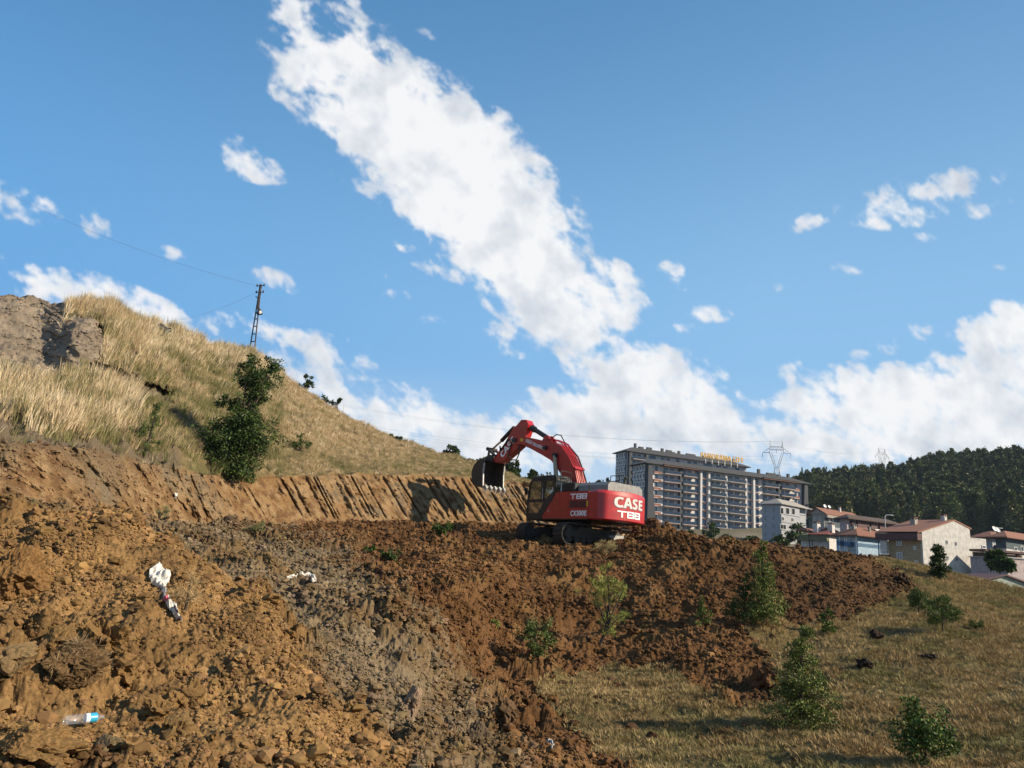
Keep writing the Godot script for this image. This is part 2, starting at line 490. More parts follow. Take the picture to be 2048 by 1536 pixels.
# ---------------------------------------------------------------- near terrain
# Lines along which the ground changes slope, from near to far: [px, py, distance]; a line with "h" gives [px, height, distance].
const LINES := [
	["h", [-600, -1.5, 1.0], [700, -1.6, 1.0], [1300, -1.75, 1.0], [2800, -1.8, 1.0]],
	["p", [-600, 1536, 5.8], [0, 1536, 6.0], [300, 1536, 6.2], [600, 1536, 6.6], [800, 1536, 7.6], [950, 1536, 9.2], [1100, 1536, 10.6], [1300, 1536, 11.6], [1600, 1536, 12.0], [2048, 1536, 12.6], [2800, 1536, 13.0]],
	["p", [-600, 1400, 8.2], [0, 1400, 8.0], [200, 1395, 8.2], [300, 1390, 8.3], [520, 1400, 8.0], [650, 1440, 8.0], [800, 1508, 8.3], [950, 1505, 10.6], [1100, 1450, 14.0], [1300, 1430, 15.5], [1550, 1420, 16.0], [1700, 1400, 16.5], [2048, 1370, 19.0], [2800, 1370, 20.0]],
	["p", [-600, 1190, 11.2], [0, 1200, 10.8], [260, 1190, 11.2], [400, 1230, 10.6], [520, 1280, 10.0], [650, 1380, 9.2], [800, 1490, 8.9], [950, 1470, 12.4], [1080, 1378, 18.0], [1250, 1338, 20.5], [1400, 1362, 18.5], [1550, 1310, 21.5], [1700, 1240, 27.0], [1850, 1215, 31.0], [2048, 1262, 30.0], [2800, 1280, 32.0]],
	["p", [-600, 1005, 14.5], [0, 1012, 14.2], [120, 1014, 14.6], [240, 1012, 15.0], [290, 1030, 14.8], [350, 1065, 14.4], [420, 1125, 13.6], [520, 1195, 12.6], [600, 1290, 11.2], [680, 1390, 10.0], [800, 1470, 9.6], [950, 1340, 17.5], [1080, 1260, 23.0], [1250, 1230, 25.0], [1400, 1220, 25.0], [1550, 1200, 27.0], [1700, 1170, 31.0], [1850, 1180, 36.0], [2048, 1215, 39.0], [2800, 1240, 42.0]],
	["h", [-600, 0.15, 17.0], [0, 0.15, 16.8], [240, 0.05, 17.6], [350, -0.25, 17.0], [420, -0.55, 16.0], [520, -0.8, 15.0], [600, -1.1, 14.5], [680, -1.05, 14.8], [800, -1.0, 16.0], [950, -0.55, 21.5], [1080, -0.3, 27.0], [1250, 0.0, 28.5], [1400, 0.35, 28.5], [1550, 0.4, 30.0], [1700, 0.35, 33.0], [1850, 0.75, 39.5], [2048, 0.25, 43.0], [2800, 0.0, 46.0]],
	["p", [-600, 1040, 19.5], [0, 1030, 19.0], [240, 1055, 21.0], [350, 1075, 21.5], [430, 1082, 23.0], [520, 1088, 25.0], [600, 1086, 26.5], [680, 1088, 28.0], [800, 1102, 28.5], [900, 1100, 29.5], [1000, 1100, 30.5], [1080, 1106, 31.0], [1200, 1108, 31.0], [1280, 1100, 31.5], [1340, 1074, 32.5], [1400, 1082, 32.0], [1500, 1086, 32.5], [1600, 1101, 33.5], [1700, 1112, 36.0], [1750, 1114, 39.0], [1805, 1125, 42.0], [1846, 1132, 43.0], [1895, 1143, 44.5], [1953, 1157, 46.0], [2048, 1181, 48.0], [2300, 1235, 50.0], [2800, 1290, 52.0]],
	["p", [-600, 1010, 22.0], [0, 1006, 21.5], [150, 1022, 23.0], [250, 1036, 25.0], [350, 1042, 28.0], [430, 1044, 30.0], [520, 1047, 33.0], [600, 1044, 35.5], [700, 1040, 37.4], [800, 1042, 38.9], [900, 1044, 40.9], [1000, 1046, 42.4], [1060, 1048, 42.9], [1120, 1052, 42.7], [1200, 1052, 43.1], [1260, 1046, 41.0], [1300, 1042, 38.5], [1340, 1057, 36.5], [1400, 1081, 35.5], [1500, 1085, 35.5], [1600, 1101, 36.5], [1700, 1113, 39.0], [1800, 1126, 44.5], [1895, 1145, 48.0], [2048, 1183, 51.0], [2300, 1238, 53.0], [2800, 1295, 55.0]],
	["p", [-600, 870, 24.0], [0, 884, 23.6], [150, 892, 25.2], [250, 915, 27.0], [300, 926, 28.2], [400, 946, 30.6], [512, 955, 34.6], [600, 951, 37.3], [700, 948, 39.4], [800, 949, 41.2], [900, 952, 43.4], [1000, 962, 44.9], [1060, 972, 45.4], [1120, 1005, 45.7], [1180, 1030, 46.3], [1250, 1046, 45.0], [1300, 1046, 42.0], [1340, 1060, 40.0], [1400, 1085, 39.0], [1500, 1092, 39.0], [1600, 1108, 40.0], [1700, 1120, 43.0], [1800, 1134, 48.0], [1895, 1153, 52.0], [2048, 1190, 55.0], [2300, 1245, 57.0], [2800, 1300, 60.0]],
	["p", [-600, 740, 31.0], [0, 760, 30.0], [150, 770, 31.5], [250, 785, 33.0], [330, 800, 35.0], [430, 830, 38.0], [520, 840, 42.0], [620, 860, 46.0], [700, 895, 48.0], [800, 922, 50.0], [900, 935, 52.0], [1000, 952, 53.0], [1060, 967, 51.0], [1120, 1012, 52.0], [1180, 1040, 54.0], [1250, 1060, 54.0], [1340, 1080, 52.0], [1400, 1105, 52.0], [1600, 1125, 54.0], [1800, 1150, 58.0], [2048, 1200, 64.0], [2800, 1310, 66.0]],
	["p", [-600, 540, 44.0], [-200, 565, 42.0], [0, 590, 41.0], [80, 603, 42.0], [120, 611, 42.5], [145, 606, 43.0], [185, 605, 44.0], [240, 622, 46.0], [300, 648, 48.0], [360, 668, 50.0], [420, 692, 52.0], [480, 700, 54.0], [515, 712, 55.0], [545, 740, 56.0], [600, 777, 58.0], [650, 808, 59.0], [700, 837, 60.0], [760, 866, 61.0], [840, 892, 61.0], [930, 919, 60.0], [1000, 942, 58.0], [1060, 964, 55.0], [1120, 1018, 58.0], [1200, 1070, 60.0], [1340, 1110, 62.0], [1600, 1145, 66.0], [1800, 1165, 70.0], [2048, 1210, 76.0], [2800, 1320, 80.0]],
	["h", [-600, 14.0, 60.0], [0, 11.0, 58.0], [500, 12.0, 66.0], [800, 8.0, 76.0], [1000, 4.5, 72.0], [1120, 2.5, 72.0], [1340, 0.0, 80.0], [1800, -2.0, 90.0], [2800, -3.0, 100.0]],
	["h", [-600, 4.0, 130.0], [0, 2.0, 130.0], [500, 2.0, 130.0], [800, 0.0, 130.0], [1120, -1.0, 130.0], [1800, -3.0, 130.0], [2800, -3.0, 130.0]],
]
const BAND_ROWS := [10, 54, 74, 74, 70, 74, 30, 60, 44, 50, 10, 6]
const PX0 := -560.0
const PX1 := 2620.0
const COLS := 1640
var ROWS := 0
var TV := PackedVector3Array()      # final vertices
var TN := PackedVector3Array()
var TPX := PackedVector2Array()     # where the undisturbed vertex shows in the photograph
var TZ := PackedByteArray()         # zone of each vertex: 0 dirt, 1 short grass, 2 cut bank, 3 hill grass, 4 bare grey slope
var TBAND := PackedByteArray()
var TC := PackedColorArray()

const OCHRE_EDGE := [[980, 250], [1012, 285], [1050, 372], [1100, 430], [1190, 530], [1290, 610], [1400, 690], [1480, 770], [1536, 812], [1700, 900]]
const GREY_EDGE := [[1060, 560], [1085, 660], [1150, 760], [1200, 820], [1300, 905], [1400, 965], [1470, 1010], [1536, 1050], [1700, 1120]]
const GRASS_POLY := [[1330, 1700], [1255, 1536], [1150, 1450], [1062, 1372], [1130, 1342], [1290, 1330], [1360, 1350], [1415, 1392], [1480, 1420], [1545, 1405], [1552, 1340], [1505, 1285], [1478, 1252], [1560, 1246], [1640, 1246], [1720, 1226], [1790, 1202], [1835, 1176], [1800, 1150], [1742, 1108], [1760, 1085], [2900, 1085], [2900, 2400], [1500, 2400]]
const BARE_POLY := [[-900, 400], [60, 560], [122, 600], [140, 632], [196, 640], [214, 690], [190, 728], [150, 738], [125, 765], [60, 770], [0, 752], [-900, 730]]

func line_at(k: int, px: float) -> Vector2:
	var l: Array = LINES[k]
	var j := 1
	while j < l.size() - 2 and px > l[j + 1][0]:
		j += 1
	var a: Array = l[j]
	var b: Array = l[j + 1]
	var t := clampf((px - a[0]) / float(b[0] - a[0]), 0.0, 1.0)
	var z: Array = l[maxi(j - 1, 1)]
	var w: Array = l[mini(j + 2, l.size() - 1)]
	var r := Vector2.ZERO
	for q in 2:
		var y0: float = a[q + 1]
		var y1: float = b[q + 1]
		var dx := float(b[0] - a[0])
		var s := (y1 - y0) / dx
		var sl: float = s if z == a else (y0 - z[q + 1]) / float(a[0] - z[0])
		var sr: float = s if w == b else (w[q + 1] - y1) / float(w[0] - b[0])
		var m0: float = 0.0 if s * sl <= 0.0 else 2.0 * s * sl / (s + sl)
		var m1: float = 0.0 if s * sr <= 0.0 else 2.0 * s * sr / (s + sr)
		var t2 := t * t
		var t3 := t2 * t
		r[q] = (2 * t3 - 3 * t2 + 1) * y0 + (t3 - 2 * t2 + t) * dx * m0 + (-2 * t3 + 3 * t2) * y1 + (t3 - t2) * dx * m1
	return r

func edge_at(tab: Array, y: float) -> float:
	if y <= tab[0][0]:
		return tab[0][1]
	for k in tab.size() - 1:
		if y <= tab[k + 1][0]:
			return lerpf(tab[k][1], tab[k + 1][1], (y - tab[k][0]) / float(tab[k + 1][0] - tab[k][0]))
	return tab[-1][1]

func noise(seed_: int, freq: float, oct := 3, kind := FastNoiseLite.TYPE_SIMPLEX) -> FastNoiseLite:
	var nz := FastNoiseLite.new()
	nz.seed = seed_
	nz.frequency = freq
	nz.noise_type = kind
	nz.fractal_octaves = oct
	if oct <= 1:
		nz.fractal_type = FastNoiseLite.FRACTAL_NONE
	return nz

func poly2(a: Array) -> PackedVector2Array:
	var p := PackedVector2Array()
	for q in a:
		p.append(Vector2(q[0], q[1]))
	return p

func make_terrain() -> void:
	var rows := []
	for b in BAND_ROWS.size():
		for r in BAND_ROWS[b]:
			rows.append([b, r / float(BAND_ROWS[b])])
	rows.append([BAND_ROWS.size() - 1, 1.0])
	ROWS = rows.size()
	var total := ROWS * COLS
	TV.resize(total)
	TN.resize(total)
	TPX.resize(total)
	TZ.resize(total)
	TBAND.resize(total)
	var colors := PackedColorArray()
	colors.resize(total)
	var big := noise(3, 0.35, 3)
	var lump := noise(4, 1.1, 3)
	var clod := noise(5, 2.6, 1, FastNoiseLite.TYPE_CELLULAR)
	clod.cellular_return_type = FastNoiseLite.RETURN_DISTANCE
	var clod2 := noise(6, 6.0, 1, FastNoiseLite.TYPE_CELLULAR)
	clod2.cellular_return_type = FastNoiseLite.RETURN_DISTANCE
	var fine := noise(7, 9.0, 3)
	var patch := noise(8, 0.22, 3)
	var mid := noise(12, 1.7, 3)
	var wob1 := noise(14, 0.7, 2)
	var grass_poly := poly2(GRASS_POLY)
	var bare_poly := poly2(BARE_POLY)
	var nl := LINES.size()
	var ochre := Color(0.330, 0.200, 0.086)
	var grey := Color(0.250, 0.190, 0.118)
	var red := Color(0.195, 0.104, 0.047)
	var dark := Color(0.080, 0.044, 0.023)
	var field := Color(0.195, 0.145, 0.065)
	var field2 := Color(0.140, 0.118, 0.052)
	var straw := Color(0.290, 0.215, 0.115)
	var green := Color(0.105, 0.105, 0.045)
	var bare := Color(0.350, 0.285, 0.215)
	for ci in COLS:
		var px := lerpf(PX0, PX1, ci / float(COLS - 1))
		var ds := PackedFloat32Array()
		var hs := PackedFloat32Array()
		var azs := PackedFloat32Array()
		for k in nl:
			var q := line_at(k, px)
			var dir: Vector3
			if LINES[k][0] == "h":
				dir = ray(px, 1100.0)
				hs.append(q.x)
			else:
				dir = ray(px, q.x)
				hs.append(q.y * dir.y / Vector2(dir.x, dir.z).length())
			ds.append(q.y)
			azs.append(atan2(dir.x, -dir.z))
		for ri in ROWS:
			var b: int = rows[ri][0]
			var t: float = rows[ri][1]
			var d := lerpf(ds[b], ds[b + 1], t)
			var h := lerpf(hs[b], hs[b + 1], t)
			var az := lerpf(azs[b], azs[b + 1], t)
			var p := Vector3(sin(az) * d, h, -cos(az) * d)
			var idx := ri * COLS + ci
			var out := Vector3(sin(az), 0, -cos(az))
			var q := pix(p) if d > 1.5 else Vector2(px, 2400)
			TPX[idx] = q
			TBAND[idx] = b
			var wob := Vector2(lump.get_noise_3d(p.x, p.y, p.z), mid.get_noise_3d(p.x, p.y + 40, p.z)) * (260.0 / maxf(d, 5.0) + 8.0)
			var qq := q + wob
			var vis := b <= 3 or b >= 7 or px > 1000
			var z := 0
			var c := Color()
			if b == 7 and px < 1330:
				z = 2
			elif b >= 8 and px < 1330 and b <= 10:
				z = 4 if Geometry2D.is_point_in_polygon(qq, bare_poly) else 3
			elif b >= 10:
				z = 3 if px < 1200 else 1
			elif px > 1040 and (Geometry2D.is_point_in_polygon(qq, grass_poly) or (b >= 8 and px > 1750)):
				z = 1
			var nb := big.get_noise_3d(p.x, p.y, p.z)
			var nlump := lump.get_noise_3d(p.x + 31, p.y, p.z)
			var nm := mid.get_noise_3d(p.x, p.y, p.z + 17)
			var nf := fine.get_noise_3d(p.x, p.y, p.z)
			var np := patch.get_noise_3d(p.x, p.y, p.z)
			var up := 0.0
			var back := 0.0
			var near := clampf((d - 2.0) / 3.0, 0.0, 1.0)
			if z == 0:
				var k1 := (1.0 + clod.get_noise_3d(p.x, p.y, p.z)) / 0.62
				var c1 := sqrt(maxf(0.0, 1.0 - k1 * k1)) # cell centres stand proud
				var k2 := (1.0 + clod2.get_noise_3d(p.x, p.y, p.z)) / 0.62
				var c2 := sqrt(maxf(0.0, 1.0 - k2 * k2))
				var rough := clampf(0.62 + 1.1 * np + 0.5 * nb, 0.15, 1.3)
				up = nb * 0.20 + nlump * 0.15 + (c1 * (0.20 if d < 16.0 else 0.13) + c2 * 0.10) * rough + nf * 0.05 - 0.12
				if b <= 1:
					up *= 0.75
				var eo := edge_at(OCHRE_EDGE, qq.y)
				var eg := edge_at(GREY_EDGE, qq.y)
				var c_o := ochre.lerp(Color(0.215, 0.130, 0.057), clampf(0.5 + 1.3 * nlump + np, 0, 1))
				var c_g := grey.lerp(Color(0.205, 0.138, 0.070), clampf(0.50 + 1.5 * np + 1.1 * nlump, 0, 1))
				var c_r := red.lerp(Color(0.135, 0.070, 0.031), clampf(0.42 + 1.1 * np + 0.9 * nlump, 0, 1))
				if nb > 0.16:
					c_r = c_r.lerp(Color(0.25, 0.142, 0.062), clampf((nb - 0.16) * 4.0, 0.0, 0.8))
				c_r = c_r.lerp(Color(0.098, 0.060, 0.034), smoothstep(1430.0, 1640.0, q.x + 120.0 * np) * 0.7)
				var jit := 90.0 * nm + 60.0 * np
				c = c_r
				if b <= 6:
					c = c.lerp(c_g, smoothstep(45.0, -45.0, qq.x - eg + jit))
				if b <= 4:
					c = c.lerp(c_o, smoothstep(14.0, -14.0, qq.x - eo + 0.35 * jit))
				c = c.lerp(dark, clampf(0.8 * nm - 0.1, 0.0, 0.55))
				c = c * (1.0 + 0.28 * nf)
			elif z == 1:
				up = nb * 0.12 + nlump * 0.07 + nf * 0.02
				c = field.lerp(field2, clampf(0.45 + 1.7 * np + 0.5 * nlump, 0, 1)).lerp(Color(0.20, 0.128, 0.058), clampf(1.5 * nb - 0.25, 0.0, 0.6))
				c = c * (1.0 + 0.25 * nf)
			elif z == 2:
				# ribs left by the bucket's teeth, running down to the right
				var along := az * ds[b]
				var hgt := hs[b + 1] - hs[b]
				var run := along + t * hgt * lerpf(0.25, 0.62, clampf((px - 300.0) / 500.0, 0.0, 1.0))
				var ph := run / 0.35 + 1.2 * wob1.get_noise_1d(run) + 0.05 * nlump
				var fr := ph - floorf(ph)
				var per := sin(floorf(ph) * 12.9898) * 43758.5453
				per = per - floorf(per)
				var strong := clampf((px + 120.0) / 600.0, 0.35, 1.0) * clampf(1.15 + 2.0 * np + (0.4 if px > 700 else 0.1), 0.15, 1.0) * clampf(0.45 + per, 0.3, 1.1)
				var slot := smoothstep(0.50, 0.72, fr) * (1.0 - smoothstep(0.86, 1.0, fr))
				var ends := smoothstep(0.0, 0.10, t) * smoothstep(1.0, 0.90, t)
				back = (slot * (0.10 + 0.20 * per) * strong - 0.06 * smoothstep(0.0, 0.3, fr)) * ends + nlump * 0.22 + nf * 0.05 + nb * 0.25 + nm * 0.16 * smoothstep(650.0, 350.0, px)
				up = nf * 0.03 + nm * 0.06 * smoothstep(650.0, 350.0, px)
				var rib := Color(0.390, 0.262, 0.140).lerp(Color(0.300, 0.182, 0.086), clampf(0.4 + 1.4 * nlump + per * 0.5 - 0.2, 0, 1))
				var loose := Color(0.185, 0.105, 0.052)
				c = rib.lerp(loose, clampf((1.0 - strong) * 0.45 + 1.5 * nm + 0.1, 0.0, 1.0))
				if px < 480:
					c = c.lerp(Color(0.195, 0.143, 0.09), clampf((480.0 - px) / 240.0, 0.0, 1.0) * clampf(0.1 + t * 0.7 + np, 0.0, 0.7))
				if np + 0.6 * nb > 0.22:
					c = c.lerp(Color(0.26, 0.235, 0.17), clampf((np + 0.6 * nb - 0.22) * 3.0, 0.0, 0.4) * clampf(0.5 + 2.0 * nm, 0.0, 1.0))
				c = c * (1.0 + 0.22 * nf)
			else:
				up = nb * 0.30 + nlump * 0.10 + nf * 0.03
				if b <= 9:
					var dry := clampf((q.x - 330.0) / 330.0 + 0.9 * np - 0.1, 0.0, 1.0)
					c = green.lerp(straw, clampf(0.45 + 0.4 * dry + 1.0 * nb, 0.0, 1.0))
				else:
					c = straw
				# bare soil showing through the hill grass on the left
				var s1 := q.y - lerpf(712.0, 786.0, clampf((q.x - 150.0) / 210.0, 0.0, 1.0)) - 16.0 * nlump
				var s2 := q.y - lerpf(636.0, 712.0, clampf((q.x - 180.0) / 90.0, 0.0, 1.0)) - 10.0 * nlump
				var ledge := smoothstep(-3.0, 5.0, s1) * smoothstep(62.0, 6.0, s1) * smoothstep(165.0, 195.0, q.x) * smoothstep(375.0, 340.0, q.x)
				var ledge2 := smoothstep(-3.0, 5.0, s2) * smoothstep(46.0, 5.0, s2) * smoothstep(185.0, 205.0, q.x) * smoothstep(290.0, 262.0, q.x)
				var scar := clampf(1.0 - absf(q.y - lerpf(712.0, 790.0, clampf((q.x - 150.0) / 210.0, 0.0, 1.0)) - 14.0 * nlump) / 26.0, 0.0, 1.0) * smoothstep(140.0, 185.0, q.x) * smoothstep(370.0, 330.0, q.x)
				var scar2 := clampf(1.0 - absf(q.y - lerpf(640.0, 712.0, clampf((q.x - 170.0) / 100.0, 0.0, 1.0)) - 8.0 * nlump) / 22.0, 0.0, 1.0) * smoothstep(150.0, 180.0, q.x) * smoothstep(285.0, 250.0, q.x)
				var knob := clampf(1.0 - Vector2((q.x - 165.0) / 42.0, (q.y - 678.0) / 48.0).length(), 0.0, 1.0)
				var lowbare := clampf(1.0 - absf(q.y - lerpf(872.0, 925.0, clampf(q.x / 300.0, 0.0, 1.0))) / 42.0, 0.0, 1.0) * smoothstep(380.0, 300.0, q.x) if b == 8 else 0.0
				var soil := maxf(maxf(ledge, ledge2), maxf(knob * 2.0, lowbare * 1.6))
				if z == 3 and soil > 0.12:
					c = c.lerp(Color(0.185, 0.145, 0.10), clampf(soil * 2.5, 0.0, 1.0))
					up += nlump * 0.25 * minf(soil * 2.0, 1.0) + nm * 0.12
				if b < 10:
					back += 1.5 * ledge + 1.8 * ledge2 - 1.3 * smoothstep(0.0, 0.5, knob)
				# the bare face lies deeper than the turf beside it
				if b >= 8 and b <= 10 and px < 260.0:
					var rim := lerpf(128.0, 142.0, clampf((q.y - 600.0) / 130.0, 0.0, 1.0)) + 10.0 * nlump
					var deep := smoothstep(rim + 2.0, rim - 56.0, q.x) * smoothstep(775.0, 720.0, q.y)
					back += 3.4 * deep * (1.0 if b < 10 else 1.0 - t)
				if z == 4:
					c = bare.lerp(Color(0.25, 0.20, 0.148), clampf(0.4 + 1.2 * nlump + 0.8 * np, 0, 1))
					up += nlump * 0.10 + nm * 0.07 + maxf(0.0, 0.15 - clod.get_noise_3d(p.x * 0.6, p.y * 0.6, p.z * 0.6)) * 0.12
				c = c * (1.0 + 0.2 * nf)
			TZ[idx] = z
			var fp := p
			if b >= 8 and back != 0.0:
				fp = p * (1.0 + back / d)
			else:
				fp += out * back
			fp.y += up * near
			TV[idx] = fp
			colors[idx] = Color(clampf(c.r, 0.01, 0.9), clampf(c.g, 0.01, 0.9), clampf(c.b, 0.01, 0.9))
	TC = colors
	# normals
	for ri in ROWS:
		var ra := maxi(ri - 1, 0) * COLS
		var rb := mini(ri + 1, ROWS - 1) * COLS
		var r0 := ri * COLS
		for ci in COLS:
			var e := TV[r0 + mini(ci + 1, COLS - 1)] - TV[r0 + maxi(ci - 1, 0)]
			var f := TV[rb + ci] - TV[ra + ci]
			TN[r0 + ci] = e.cross(f).normalized()
	# one sheet for each kind of ground
	var names := ["excavated_earth", "dry_meadow", "cut_bank", "hillside", "bare_slope"]
	var idxs := [PackedInt32Array(), PackedInt32Array(), PackedInt32Array(), PackedInt32Array(), PackedInt32Array()]
	for ri in ROWS - 1:
		for ci in COLS - 1:
			var a := ri * COLS + ci
			idxs[TZ[a]].append_array([a, a + COLS, a + 1, a + 1, a + COLS, a + COLS + 1])
	var soil_tex := grain(41, 0.03, 0.55, 1.0, 512, 5)
	var soil_nrm := bumps(42, 0.04, 5.0, 512, 5)
	var m := paint("soil", Color.WHITE, 0.95, 0.0, soil_tex, 1.3, soil_nrm, true)
	m.uv1_world_triplanar = true
	m.specular_mode = BaseMaterial3D.SPECULAR_SCHLICK_GGX
	m.metallic_specular = 0.15
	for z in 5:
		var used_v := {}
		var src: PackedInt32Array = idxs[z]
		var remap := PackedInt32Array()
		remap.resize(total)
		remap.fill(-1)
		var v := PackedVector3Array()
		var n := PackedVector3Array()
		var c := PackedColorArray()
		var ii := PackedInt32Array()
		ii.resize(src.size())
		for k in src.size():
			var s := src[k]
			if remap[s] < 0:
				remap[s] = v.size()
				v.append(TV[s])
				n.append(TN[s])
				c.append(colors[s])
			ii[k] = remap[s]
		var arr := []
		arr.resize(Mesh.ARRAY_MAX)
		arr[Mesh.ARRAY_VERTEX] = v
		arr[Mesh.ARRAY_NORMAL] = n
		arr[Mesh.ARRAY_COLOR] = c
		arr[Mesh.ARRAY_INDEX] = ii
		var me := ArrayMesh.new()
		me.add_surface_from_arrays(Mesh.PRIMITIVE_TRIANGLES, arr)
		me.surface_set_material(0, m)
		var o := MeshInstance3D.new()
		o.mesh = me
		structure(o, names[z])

# ground under a pixel of the photograph: the nearest surface along that line of sight
func ground(px: float, py: float) -> Vector3:
	var ci := clampi(int((px - PX0) / (PX1 - PX0) * (COLS - 1)), 2, COLS - 3)
	for it in 3:
		var r := -1
		for ri in range(10, ROWS - 1):
			var q := pix(TV[ri * COLS + ci])
			if q.y <= py:
				r = ri
				break
		if r < 0:
			r = ROWS - 2
		var off := px - pix(TV[r * COLS + ci]).x
		if absf(off) < 2.0 or it == 2:
			return TV[r * COLS + ci]
		ci = clampi(ci + int(off / (PX1 - PX0) * (COLS - 1)), 2, COLS - 3)
	return Vector3.ZERO

# height of the ground under a place
func ground_y(x: float, z: float) -> float:
	var az := atan2(x, -z)
	var d := Vector2(x, z).length()
	var best := -1e9
	var px := pix(Vector3(x, 0, z)).x
	var ci := clampi(int((px - PX0) / (PX1 - PX0) * (COLS - 1)), 2, COLS - 3)
	var bd := 1e9
	for ri in range(0, ROWS - 1):
		var v := TV[ri * COLS + ci]
		var dd := absf(Vector2(v.x, v.z).length() - d)
		if dd < bd:
			bd = dd
			best = v.y
	return best

# ---------------------------------------------------------------- scattering
func ico(sub: int) -> Array:
	var t := (1.0 + sqrt(5.0)) / 2.0
	var v := []
	for q in [[-1, t, 0], [1, t, 0], [-1, -t, 0], [1, -t, 0], [0, -1, t], [0, 1, t], [0, -1, -t], [0, 1, -t], [t, 0, -1], [t, 0, 1], [-t, 0, -1], [-t, 0, 1]]:
		v.append(Vector3(q[0], q[1], q[2]).normalized())
	var f := [[0, 11, 5], [0, 5, 1], [0, 1, 7], [0, 7, 10], [0, 10, 11], [1, 5, 9], [5, 11, 4], [11, 10, 2], [10, 7, 6], [7, 1, 8], [3, 9, 4], [3, 4, 2], [3, 2, 6], [3, 6, 8], [3, 8, 9], [4, 9, 5], [2, 4, 11], [6, 2, 10], [8, 6, 7], [9, 8, 1]]
	for s in sub:
		var nf := []
		var cache := {}
		for tr in f:
			var m := []
			for e in 3:
				var a: int = tr[e]
				var b: int = tr[(e + 1) % 3]
				var key := Vector2i(mini(a, b), maxi(a, b))
				if not cache.has(key):
					cache[key] = v.size()
					v.append(((v[a] + v[b]) * 0.5).normalized())
				m.append(cache[key])
			nf.append([tr[0], m[0], m[2]])
			nf.append([tr[1], m[1], m[0]])
			nf.append([tr[2], m[2], m[1]])
			nf.append([m[0], m[1], m[2]])
		f = nf
	return [v, f]

# an angular lump of earth or stone about 1 m across
func lump_mesh(seed_: int, sub: int, rough: float, mat: Material, squash := Vector3(1, 0.8, 1)) -> ArrayMesh:
	var s := ico(sub)
	var nz := noise(seed_, 1.1, 3)
	var cz := noise(seed_ + 50, 1.3, 1, FastNoiseLite.TYPE_CELLULAR)
	cz.cellular_return_type = FastNoiseLite.RETURN_DISTANCE2_SUB
	var nf := noise(seed_ + 9, 4.0, 2)
	var rng := RandomNumberGenerator.new()
	rng.seed = seed_ * 77
	# broken flat faces
	var cuts := []
	for k in 7:
		cuts.append([Vector3(rng.randf_range(-1, 1), rng.randf_range(-1, 1), rng.randf_range(-1, 1)).normalized(), rng.randf_range(0.62, 0.95)])
	var pts := []
	for q in s[0]:
		var p: Vector3 = q
		var r := 1.0 + rough * nz.get_noise_3d(p.x * 1.0 + seed_, p.y, p.z) + 0.18 * rough * nf.get_noise_3d(p.x, p.y, p.z)
		p = p * r
		for c in cuts:
			var over: float = p.dot(c[0]) - c[1]
			if over > 0.0:
				p -= c[0] * over * 0.9
		p *= 1.0 + 0.12 * rough * nf.get_noise_3d(p.x * 2.0, p.y * 2.0, p.z * 2.0)
		pts.append(p * squash * 0.5)
	var b := MB.new()
	for f in s[1]:
		var a: Vector3 = pts[f[0]]
		var c: Vector3 = pts[f[1]]
		var d: Vector3 = pts[f[2]]
		if (c - a).cross(d - a).dot(a + c + d) < 0:
			b.tri(a, d, c)
		else:
			b.tri(a, c, d)
	return b.mesh(mat)

# pick places on the terrain; weight(idx) is the wanted number per square metre
func places(count_most: int, rng: RandomNumberGenerator, weight: Callable) -> PackedInt32Array:
	var cum := PackedFloat64Array()
	var ids := PackedInt32Array()
	var sum := 0.0
	for ri in range(8, ROWS - 2):
		for ci in range(0, COLS - 1):
			var idx := ri * COLS + ci
			var w: float = weight.call(idx)
			if w <= 0.0:
				continue
			var ar := (TV[idx + 1] - TV[idx]).cross(TV[idx + COLS] - TV[idx]).length()
			sum += ar * w
			cum.append(sum)
			ids.append(idx)
	var n := mini(count_most, int(sum))
	var out := PackedInt32Array()
	for k in n:
		out.append(ids[clampi(cum.bsearch(rng.randf() * sum), 0, ids.size() - 1)])
	return out

func on_cell(idx: int, rng: RandomNumberGenerator) -> Vector3:
	return TV[idx] + (TV[idx + 1] - TV[idx]) * rng.randf() + (TV[idx + COLS] - TV[idx]) * rng.randf()

func many(called: String, label: String, category: String, mesh: Mesh, xfs: Array, cols: Array) -> void:
	var mm := MultiMesh.new()
	mm.transform_format = MultiMesh.TRANSFORM_3D
	mm.use_colors = true
	mm.mesh = mesh
	mm.instance_count = xfs.size()
	for k in xfs.size():
		mm.set_instance_transform(k, xfs[k])
		mm.set_instance_color(k, cols[k])
	var o := MultiMeshInstance3D.new()
	o.multimesh = mm
	o.name = numbered(called)
	o.set_meta("kind", "stuff")
	tag(o, label, category)
	add_child(o, true)

func any_turn(rng: RandomNumberGenerator) -> Basis:
	return Basis.from_euler(Vector3(rng.randf_range(-0.6, 0.6), rng.randf() * TAU, rng.randf_range(-0.6, 0.6)))

